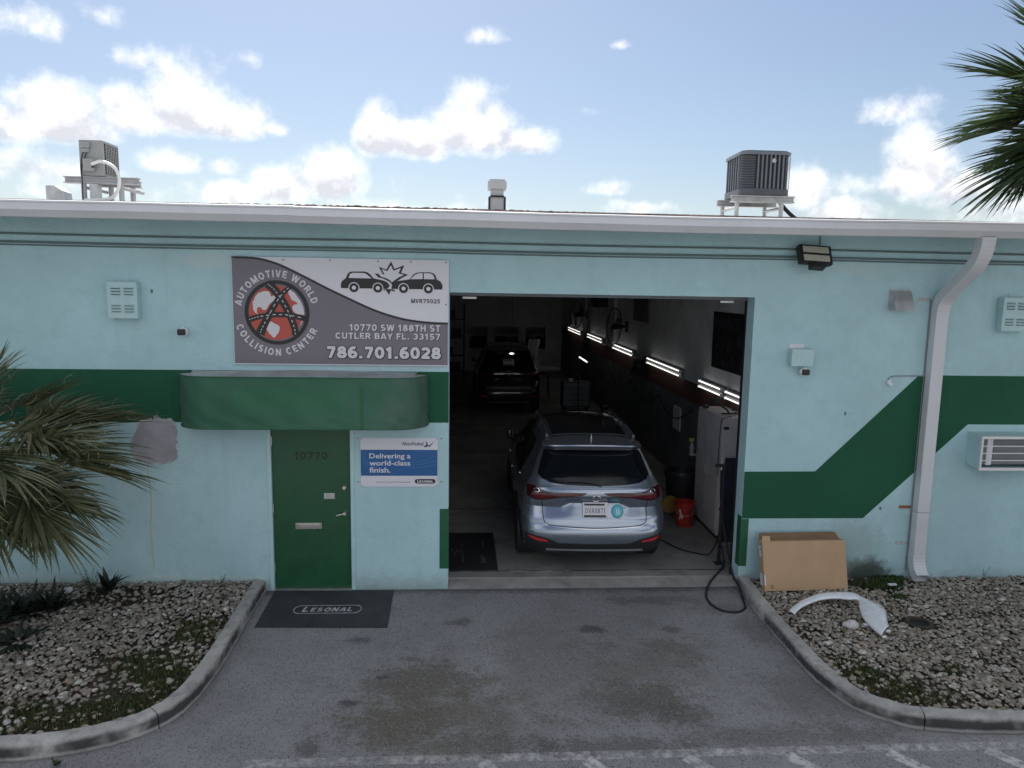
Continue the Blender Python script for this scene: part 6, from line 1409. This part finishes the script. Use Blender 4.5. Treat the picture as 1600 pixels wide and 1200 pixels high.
        # side windows
        for (y0, y1, zb) in ((1.05, 1.72, 1.115), (1.80, 2.72, 1.105), (2.80, 3.60, 1.10)):
            b = MB(); vs = []; ny, nz_ = 10, 8
            for i in range(ny+1):
                y = y0+(y1-y0)*i/ny
                for j in range(nz_+1):
                    zt_ = min(1.545, 1.09+(3.62-y)*.62) if y > 2.8 else (1.545 if y > 1.2 else 1.40+(y-1.05)*.97)
                    z = zb+(max(zb+.01, zt_)-zb)*j/nz_; vs.append((s*(side_x(y, z)+.005), y, z))
            m = nz_+1; b.add(vs, [(i*m+j, (i+1)*m+j, (i+1)*m+j+1, i*m+j+1) for i in range(ny) for j in range(nz_)]); b.build('side_window', M['glass'], car, smooth='all', fix=False, **P)
        b = MB(); b.tube([(s*(side_x(y, 1.095)+.006), y, 1.095) for y in np.linspace(1.0, 3.7, 30)], .007, 5); b.build('window_trim', M['chrome'], car, smooth=True, **P)
        b = MB()
        for y in (1.76, 2.76, 3.68): b.tube([(s*(side_x(y, z)+.0015), y, z) for z in np.linspace(.45, 1.08, 14)], .004, 4)
        b.build('door_seam', M['seam'], car, **P)
        for y in (1.9, 2.9): MB().bbox(*sorted((s*(side_x(y+.1, .95)+.004), s*(side_x(y+.1, .95)+.03))), y, y+.22, .935, .965, .008).build('door_handle', paint, car, smooth=True, **P)
        mi = MB().bbox(*sorted((s*.955, s*1.05)), 3.30, 3.42, 1.06, 1.23, .04).build('mirror', M['car_dark'], car, smooth=True, **P); MB().bbox(*sorted((s*.92, s*1.01)), 3.33, 3.40, 1.08, 1.13, .01).build('mirror_arm', M['black_plastic'], mi, **P)
        b = MB(); b.tube([(s*.585, y, 1.0*ze(y)+.052) for y in np.linspace(.75, 2.7, 24)], .012, 6)
        for y in (.78, 1.7, 2.67): b.bbox(s*.585-.02, s*.585+.02, y-.05, y+.05, ze(y)+.005, ze(y)+.05, .008)
        b.build('roof_rail', M['dark_gray'], car, smooth=True, **P)
    # glass roof panel, aerial
    b = MB(); vs = []
    for y in np.linspace(.78, 2.65, 14):
        for s in np.linspace(-.82, .82, 11):
            xe = .50; z = ze(y); fade = max(0, min(1, (y-.46)/.5))*max(0, min(1, (2.97-y)/.5)); xx = s*xe/.82; ss = xx/.665
            vs.append((xx, y, z+.055*(1-abs(ss)**2.6)*(.25+.75*fade)+.006))
    b.add(vs, [(i*11+j, (i+1)*11+j, (i+1)*11+j+1, i*11+j+1) for i in range(13) for j in range(10)]); b.build('roof_glass', M['glass'], car, smooth='all', fix=False, **P)
    b = MB(); b.tube([(x, .80, ze(.80)+.055*(1-abs(x/.665)**2.6)*.75+.009) for x in np.linspace(-.50, .50, 15)], .004, 4); b.build('roof_seam', M['dark_gray'], car, **P)
    b = MB(); b.add([(-.022,.80,1.672),(.022,.80,1.672),(.012,.62,1.655),(-.012,.62,1.655),(0,.66,1.735),(0,.62,1.73)], [(0,1,2,3),(0,4,1),(1,4,5,2),(0,3,5,4),(2,5,3)]); b.build('aerial', paint, car, smooth=True, **P)
    # tailgate gap
    gp = smooth_poly([(-.69, 1.0), (-.672, .93), (-.662, .78), (-.645, .71), (-.60, .675), (-.50, .66), (0, .640), (.50, .66), (.60, .675), (.645, .71), (.662, .78), (.672, .93), (.69, 1.0)], 5, False)
    b = MB(); b.tube([(x, rear_y(x, z)+.002, z) for x, z in gp], .0065, 5); b.build('tailgate_gap', M['seam'], car, smooth=True, **P)
    b = MB(); b.tube([(x, rear_y(x, z-.012)-.001, z-.012) for x, z in gp if z < .70], .004, 5); b.build('bumper_edge', M['chrome'], car, smooth=True, **P)
    # number plate, badges
    def rear_flat(mb, pts, fs, off, zoff=0):
        mb.add([(x, rear_y(x, z)-off, z) for x, z in pts], fs); return mb
    pl_z0, pl_z1 = (.768, .944) if not dark else (1.25, 1.40)
    b = MB(); yb = rear_y(0, pl_z0)-.014; yt = rear_y(0, pl_z1)-.020
    def onp(x, z, o=0): f = (z-pl_z0)/(pl_z1-pl_z0); return (x, yb+(yt-yb)*f-o, z)
    def pq(mb, x0, x1, z0, z1, o): return mb.add([onp(x0,z0,o), onp(x1,z0,o), onp(x1,z1,o), onp(x0,z1,o)], [(0,1,2,3)])
    for (x0, x1, z0, z1) in ((-.160,.160,pl_z0,pl_z1),):
        b.add([onp(x, z, o) for o in (-.012, .004) for x, z in ((x0,z0),(x1,z0),(x1,z1),(x0,z1))], [(0,1,2,3),(7,6,5,4),(0,4,5,1),(1,5,6,2),(2,6,7,3),(3,7,4,0)])
    pt = b.build('number_plate', M['plate'], car, fix=False, **P)
    h_ = pl_z1-pl_z0
    b = MB(); pq(b, -.145, .135, pl_z0+.006, pl_z0+.030, .006); pq(b, -.14, .12, pl_z1-.035, pl_z1-.012, .006); b.build('plate_frame_bars', M['black_plastic'], pt, fix=False, **P)
    b = MB(); tv, tf, ta = block2d(plate_text, .075, .16); b.add([onp(-.128+.256*v[0]/ta, pl_z0+.052+.062*v[1], .006+v[2]*.0003) for v in tv], tf); b.build('plate_lettering', M['slate'], pt, fix=False, **P)
    b = MB()
    e = [(.0+.052*math.cos(R(a)), .998+.040*math.sin(R(a))) for a in range(0, 360, 15)]
    ey = lambda x, z: rear_y(x, z)-.012
    b.tube([(x+.012, ey(x, z), z) for x, z in e if not (.02 < (z-.976) < .022)], .006, 6, True); b.tube([(x+.012, ey(x, z)-.003, z) for x, z in smooth_poly([(-.05, 1.011), (-.02, 1.001), (0, .981), (.02, 1.001), (.05, 1.011)], 4, False)], .006, 6); b.build('emblem', M['chrome'], car, smooth=True, **P)
    if not dark:
        b = MB(); tv, tf = fit_text('CX-90', -.60, -.455, .885, .912, bold=.01); rear_flat(b, tv, tf, .008); b.build('model_lettering', M['chrome'], car, fix=False, **P)
        b = MB(); rear_flat(b, [(.53,.888),(.65,.888),(.65,.895),(.53,.895)], [(0,1,2,3)], .008); b.build('trim_badge', M['chrome'], car, fix=False, **P)
        sc2 = (.288, .838); b = MB(); n_ = 28
        rear_flat(b, ell(sc2, .078, n=n_), [tuple(range(n_))], .010); sk = b.build('round_sticker', M['teal_dark'], car, fix=False, **P)
        b = MB(); rear_flat(b, ell(sc2, .060, n=n_), [tuple(range(n_))], .013); b.build('sticker_centre', M['teal'], sk, fix=False, **P)
        b = MB(); rear_flat(b, [(sc2[0]-.016, .80), (sc2[0]-.004, .80), (sc2[0]-.004, .871), (sc2[0]-.016, .871)], [(0,1,2,3)], .015); rear_flat(b, [(sc2[0]+.01, .80), (sc2[0]+.022, .80), (sc2[0]+.022, .855), (sc2[0]+.01, .855)], [(0,1,2,3)], .015); b.build('sticker_mark', M['label'], sk, fix=False, **P)
        for x in (-.55, -.2, .2, .55): b = MB(); b.lathe([(0, -.003), (.011, -.002), (.012, .002)], (x, rear_y(x, .53), .53), 12, 'Y'); b.build('parking_sensor', paint, car, smooth=True, **P)
    # front lamps and windscreen (the far end)
    b = MB(); vs = []
    for i in range(13):
        s = -1+i/6
        for z in np.linspace(1.13, 1.585, 6): vs.append((s*interp(z, WD)*.82, interp(z, YF)-(.10*s*s+.25*s**6)+.006, z))
    b.add(vs, [(i*6+j, (i+1)*6+j, (i+1)*6+j+1, i*6+j+1) for i in range(12) for j in range(5)]); b.build('windscreen', M['glass'], car, smooth='all', fix=False, **P)
    for s in (-1, 1): MB().bbox(*sorted((s*.55, s*.86)), 4.80, 4.93, .78, .90, .03).build('headlight', M['chrome'], car, smooth=True, **P)
    return car
suv = build_suv('parked_car', 'silver blue SUV seen from behind, parked in the open bay', M['silver'], 'DVA0871')
suv.scale = (.988, 1, 1); suv.location = (3.90, .17, FZ); suv.rotation_euler[2] = R(-1.7)
dk = build_suv('parked_car', 'dark vehicle in the dim back of the bay beyond the silver SUV', M['car_dark'], 'DVA', dark=True)
dk.location = (3.46, 11.6, FZ); dk.scale = (.97, 1.0, 1.13)

# ------------------------------------------------------------------ plants
def fan_frond(mb_leaf, mb_stalk, base, az_, elev, plen, blade, nl, spread, droop, seed, mb_thread=None, roll=0):
    rg = random.Random(seed); base = Vector(base)
    d = Vector((math.cos(az_)*math.cos(elev), math.sin(az_)*math.cos(elev), math.sin(elev)))
    side = Vector((-math.sin(az_), math.cos(az_), 0)); upv = d.cross(side)*-1
    if upv.z < 0: upv = -upv
    rm = Matrix.Rotation(roll, 3, d); side = rm @ side; upv = rm @ upv
    pts = []; p = base.copy(); dd = d.copy()
    for i in range(9):
        pts.append(p.copy()); p = p+dd*(plen/8); dd = (dd+Vector((0, 0, -droop*.055))).normalized()
    hub = pts[-1]; mb_stalk.tube(pts, [.017-.008*i/8 for i in range(9)], 5)
    axis = dd; side = (side-axis*side.dot(axis)).normalized(); upv = axis.cross(side)
    if upv.z < 0: upv = -upv
    cost = []; p = hub.copy(); dd = axis.copy()
    for i in range(7):
        cost.append(p.copy()); p = p+dd*(blade*.42/6); dd = (dd+Vector((0, 0, -.10-.05*droop))).normalized()
    mb_stalk.tube(cost, [.009-.007*i/6 for i in range(7)], 4)
    for k in range(nl):
        f = -1+2*(k+.5)/nl; ang = f*spread; t = (1-abs(f))**.8*6; i0 = min(5, int(t)); c0 = cost[i0].lerp(cost[i0+1], t-i0)
        ln = blade*(.74+.30*(1-abs(f)))*rg.uniform(.88, 1.08); w = .019*rg.uniform(.8, 1.2)*blade/.8
        dirv = (axis*math.cos(ang)+side*math.sin(ang)+upv*(.16*abs(f)+rg.uniform(-.05, .09))).normalized()
        q = c0.copy(); segs = 8; dv = dirv.copy(); row = []; bend = rg.uniform(.6, 1.5); tw = rg.uniform(-.06, .06)
        for s in range(segs+1):
            u = s/segs; ww = w*(min(1, .45+u*2.6))*(1-max(0, (u-.42)/.58)**1.25)*1.0
            wd_ = dv.cross(upv); wd_ = wd_.normalized() if wd_.length > 1e-4 else side; nn = wd_.cross(dv).normalized()
            row += [q-wd_*ww+nn*ww*.45, q-nn*ww*.15, q+wd_*ww+nn*ww*.45]
            q = q+dv*(ln/segs); dv = (dv+Vector((tw*.5, tw*.5, -droop*bend*.085*(u**1.7)*2.4))).normalized()
        mb_leaf.add(row, [(s*3+j, s*3+j+1, s*3+j+4, s*3+j+3) for s in range(segs) for j in (0, 1)])
        if mb_thread is not None and rg.random() < .28:
            s = rg.randrange(4, 7); a = Vector(row[s*3+1]); cur = []; dv2 = Vector((rg.uniform(-1, 1), rg.uniform(-1, 1), rg.uniform(-.6, 1))).normalized()
            for i in range(7): cur.append(a.copy()); a = a+dv2*.028; dv2 = (Matrix.Rotation(rg.uniform(.2, .7), 3, 'Y') @ dv2+Vector((0, 0, -.1))).normalized()
            mb_thread.tube(cur, .0016, 3)
def palm(loc, crown, label, fr, mat, trunk_r=.15, th=True):
    t = thing('palm_tree', label, 'palm tree', loc); cr = Vector(crown); lo_ = Vector(loc)
    b = MB(); pts = [lo_+(cr-lo_)*(i/10)+Vector((.03*math.sin(i*.9), .02*math.cos(i), 0)) for i in range(11)]
    b.tube(pts, [trunk_r*(1.15-.2*i/10+.05*(i % 2)) for i in range(11)], 14); b.build('trunk', M['trunk'], t, smooth=True)
    for i, (a, e, pl, bl, nl, sp, dr, ro) in enumerate(fr):
        nl = int(nl*1.4)
        if not th: pl *= .72; bl *= .84
        lf, stl, tt = MB(), MB(), MB(); fan_frond(lf, stl, cr+Vector((math.cos(R(a))*.06, math.sin(R(a))*.06, .02*(i % 3))), R(a), R(e), pl, bl, nl, R(sp), dr, 100+i*7, tt if th else None, R(ro))
        f = lf.build('frond', mat, t, fix=False, smooth=False); stl.build('stalk', M['petiole'], f, smooth=True)
        if th and tt.v: tag(tt.build('fibre', M['thread'], f, fix=False), kind='stuff')
    return t
FL = [(-3, 6, .74, .92, 42, 75, .6, -35), (-22, -14, .74, .88, 42, 78, .7, 25), (22, 22, .66, .85, 40, 80, .65, -15), (-42, -22, .62, .75, 38, 80, .8, 10), (-8, 26, .6, .78, 38, 80, .9, 20), (5, 12, .62, .88, 40, 80, .75, 10), (-12, -8, .70, .85, 40, 78, .7, -20), (-30, -16, .60, .78, 36, 80, .8, -10), (30, 30, .58, .80, 34, 85, .9, 15), (15, 46, .5, .62, 32, 85, .7, 0), (-55, -4, .6, .78, 36, 85, .8, 20),
      (-70, 25, .6, .8, 36, 85, 1.0, 0), (-95, -15, .6, .7, 34, 85, .8, 0), (-40, 18, .72, .85, 38, 85, 1.0, -10), (60, 15, .5, .7, 30, 80, 1.0, 0), (-20, 66, .45, .6, 30, 80, .6, 0), (120, 35, .55, .75, 30, 85, .9, 0), (170, 20, .6, .8, 34, 85, 1.0, 0),
      (-140, 10, .6, .8, 34, 85, 1.0, 0), (-60, -30, .5, .62, 34, 80, .7, 0), (-12, -34, .55, .72, 34, 80, .7, 15), (140, 60, .5, .7, 28, 80, .7, 0), (-110, 50, .55, .75, 30, 85, .8, 0)]
palm((-2.95, -1.15, .07), (-2.74, -1.15, 2.02), 'left foreground fan palm reaching in front of the green band', FL, M['palm'], .14)
FRr = [(188, -8, .74, .96, 46, 84, .6, 30), (184, 44, .66, .9, 42, 84, .5, -20), (200, -34, .60, .85, 44, 84, .6, 10), (172, -22, .76, .95, 44, 84, .7, -30), (192, 14, .62, .92, 44, 84, .5, 0), (180, 5, .72, .95, 44, 82, .55, 15), (195, -15, .70, .95, 44, 80, .75, -15), (165, 30, .70, .92, 42, 82, .5, 0), (205, 20, .72, .95, 42, 85, .6, 20), (178, -30, .60, .85, 40, 80, .6, 0), (215, -26, .6, .85, 38, 80, .6, 0), (170, 58, .62, .85, 36, 85, .5, 0),
       (235, 10, .7, .9, 38, 85, .7, 0), (140, 10, .7, .9, 38, 85, .7, 0), (260, -5, .7, .9, 36, 85, .8, 0), (110, 25, .7, .9, 36, 85, .7, 0), (300, 20, .7, .9, 34, 85, .8, 0), (20, 20, .7, .9, 34, 85, .8, 0), (60, 45, .65, .85, 32, 85, .6, 0), (320, 55, .6, .85, 32, 85, .6, 0), (150, -28, .6, .85, 36, 80, .6, 0), (230, 50, .62, .88, 34, 85, .5, 0)]
palm((9.3, -1.9, .07), (8.27, -1.9, 5.40), 'tall fan palm reaching in at the upper right corner above the gutter', FRr, M['palm_high'], .15, th=False)

def rosette(loc, label, n, ln, w, seed, up=.7, group=None, stem=0):
    rg = random.Random(seed); t = thing('strap_plant', label, 'plant', loc, group); base = Vector(loc)
    if stem: MB().tube([base, base+Vector((.01, 0, stem*.5)), base+Vector((0, 0, stem))], .012, 6).build('stem', M['trunk'], t, smooth=True)
    b = MB()
    for k in range(n):
        a = k*2.4+rg.uniform(-.3, .3); e = R(rg.uniform(18, 80))*up+.15; l = ln*rg.uniform(.7, 1.15); d = Vector((math.cos(a)*math.cos(e), math.sin(a)*math.cos(e), math.sin(e)))
        q = base+Vector((0, 0, stem*rg.uniform(.45, 1) if stem else 0)); row = []; side = Vector((-math.sin(a), math.cos(a), 0))
        for s in range(6):
            u = s/5; ww = w*(.35+.9*math.sin(math.pi*min(1, u*.8+.12)))*(1-u**3); nn = side.cross(d)
            row += [q-side*ww+nn*ww*.3, q, q+side*ww+nn*ww*.3]; q = q+d*(l/5); d = (d+Vector((0, 0, -.16*(1.1-up)*2))).normalized()
        b.add(row, [(s*3+j, s*3+j+1, s*3+j+4, s*3+j+3) for s in range(5) for j in (0, 1)])
    b.v = [(x, min(y, -.012), z) for x, y, z in b.v]
    b.build('leaves', M['shrub'], t, fix=False); return t
def gp(px, py): g = G(px, py, .10); return (float(g[0]), float(min(g[1], -.06)), .09)
gpl = 'dark strap leaved plants along the foot of the wall at left'
rosette(gp(170, 935), 'single tall dark plant with a stem standing apart by the left wall', 20, .24, .028, 3, .8, gpl, .16)
rosette(gp(82, 952), 'dark strap plant right of the other low plants at the left wall', 30, .36, .026, 4, .75, gpl)
rosette(gp(45, 960), 'dark low strap plant in the middle of the left plant clump', 34, .40, .026, 5, .7, gpl)
rosette(gp(10, 965), 'dark low strap plant at the left picture edge by the wall', 34, .42, .028, 6, .7, gpl)
rosette(gp(25, 1005), 'nearest dark strap plant at the left edge, in front of the clump', 30, .34, .028, 8, .6, gpl)
rosette(gp(-30, 985), 'dark strap plant cut off by the left picture edge', 34, .42, .028, 9, .7, gpl)
def weed(loc, label, n, h, seed):
    rg = random.Random(seed); t = thing('weed', label, 'weed', loc, 'small weeds at the foot of the walls'); b = MB(); s_ = MB(); base = Vector(loc)
    for k in range(n):
        a = rg.uniform(0, 6.28); tip = base+Vector((math.cos(a)*h*.35, math.sin(a)*h*.2-.01, h*rg.uniform(.5, 1))); s_.tube([base, base.lerp(tip, .5)+Vector((0, 0, h*.08)), tip], .002, 4)
        for _ in range(7):
            p = base.lerp(tip, rg.uniform(.35, 1.05)); l = rg.uniform(.012, .026); aa = rg.uniform(0, 6.28); dx = Vector((math.cos(aa), math.sin(aa), rg.uniform(-.2, .5)))*l; dy = Vector((-math.sin(aa), math.cos(aa), .2))*l*.45
            b.add([p, p+dx*.5+dy, p+dx, p+dx*.5-dy], [(0,1,2,3)])
    b.v = [(x, min(y, -.01), z) for x, y, z in b.v]
    b.build('leaves', M['weed'], t, fix=False); s_.build('stems', M['weed'], t, fix=False)
weed(gp(345, 922), 'small green weed at the wall near the left kerb end', 6, .20, 1); weed(gp(143, 925), 'bushy green weed just left of the stemmed dark plant', 12, .30, 2); weed(gp(352, 940), 'low green weed among the stones by the left kerb', 8, .12, 3)
weed(gp(1527, 898), 'thin sprig at the wall right of the downspout', 2, .18, 5); weed((-.80, -3.16, 0.0), 'small weed growing at the foot of the left kerb', 8, .08, 7)
blades('twigs', M['litter'], [(*G(150,950,.1)[:2], .5, .2), (*G(1330,1000,.1)[:2], .5, .2)], 160, .004, .012, .004, lean=14)
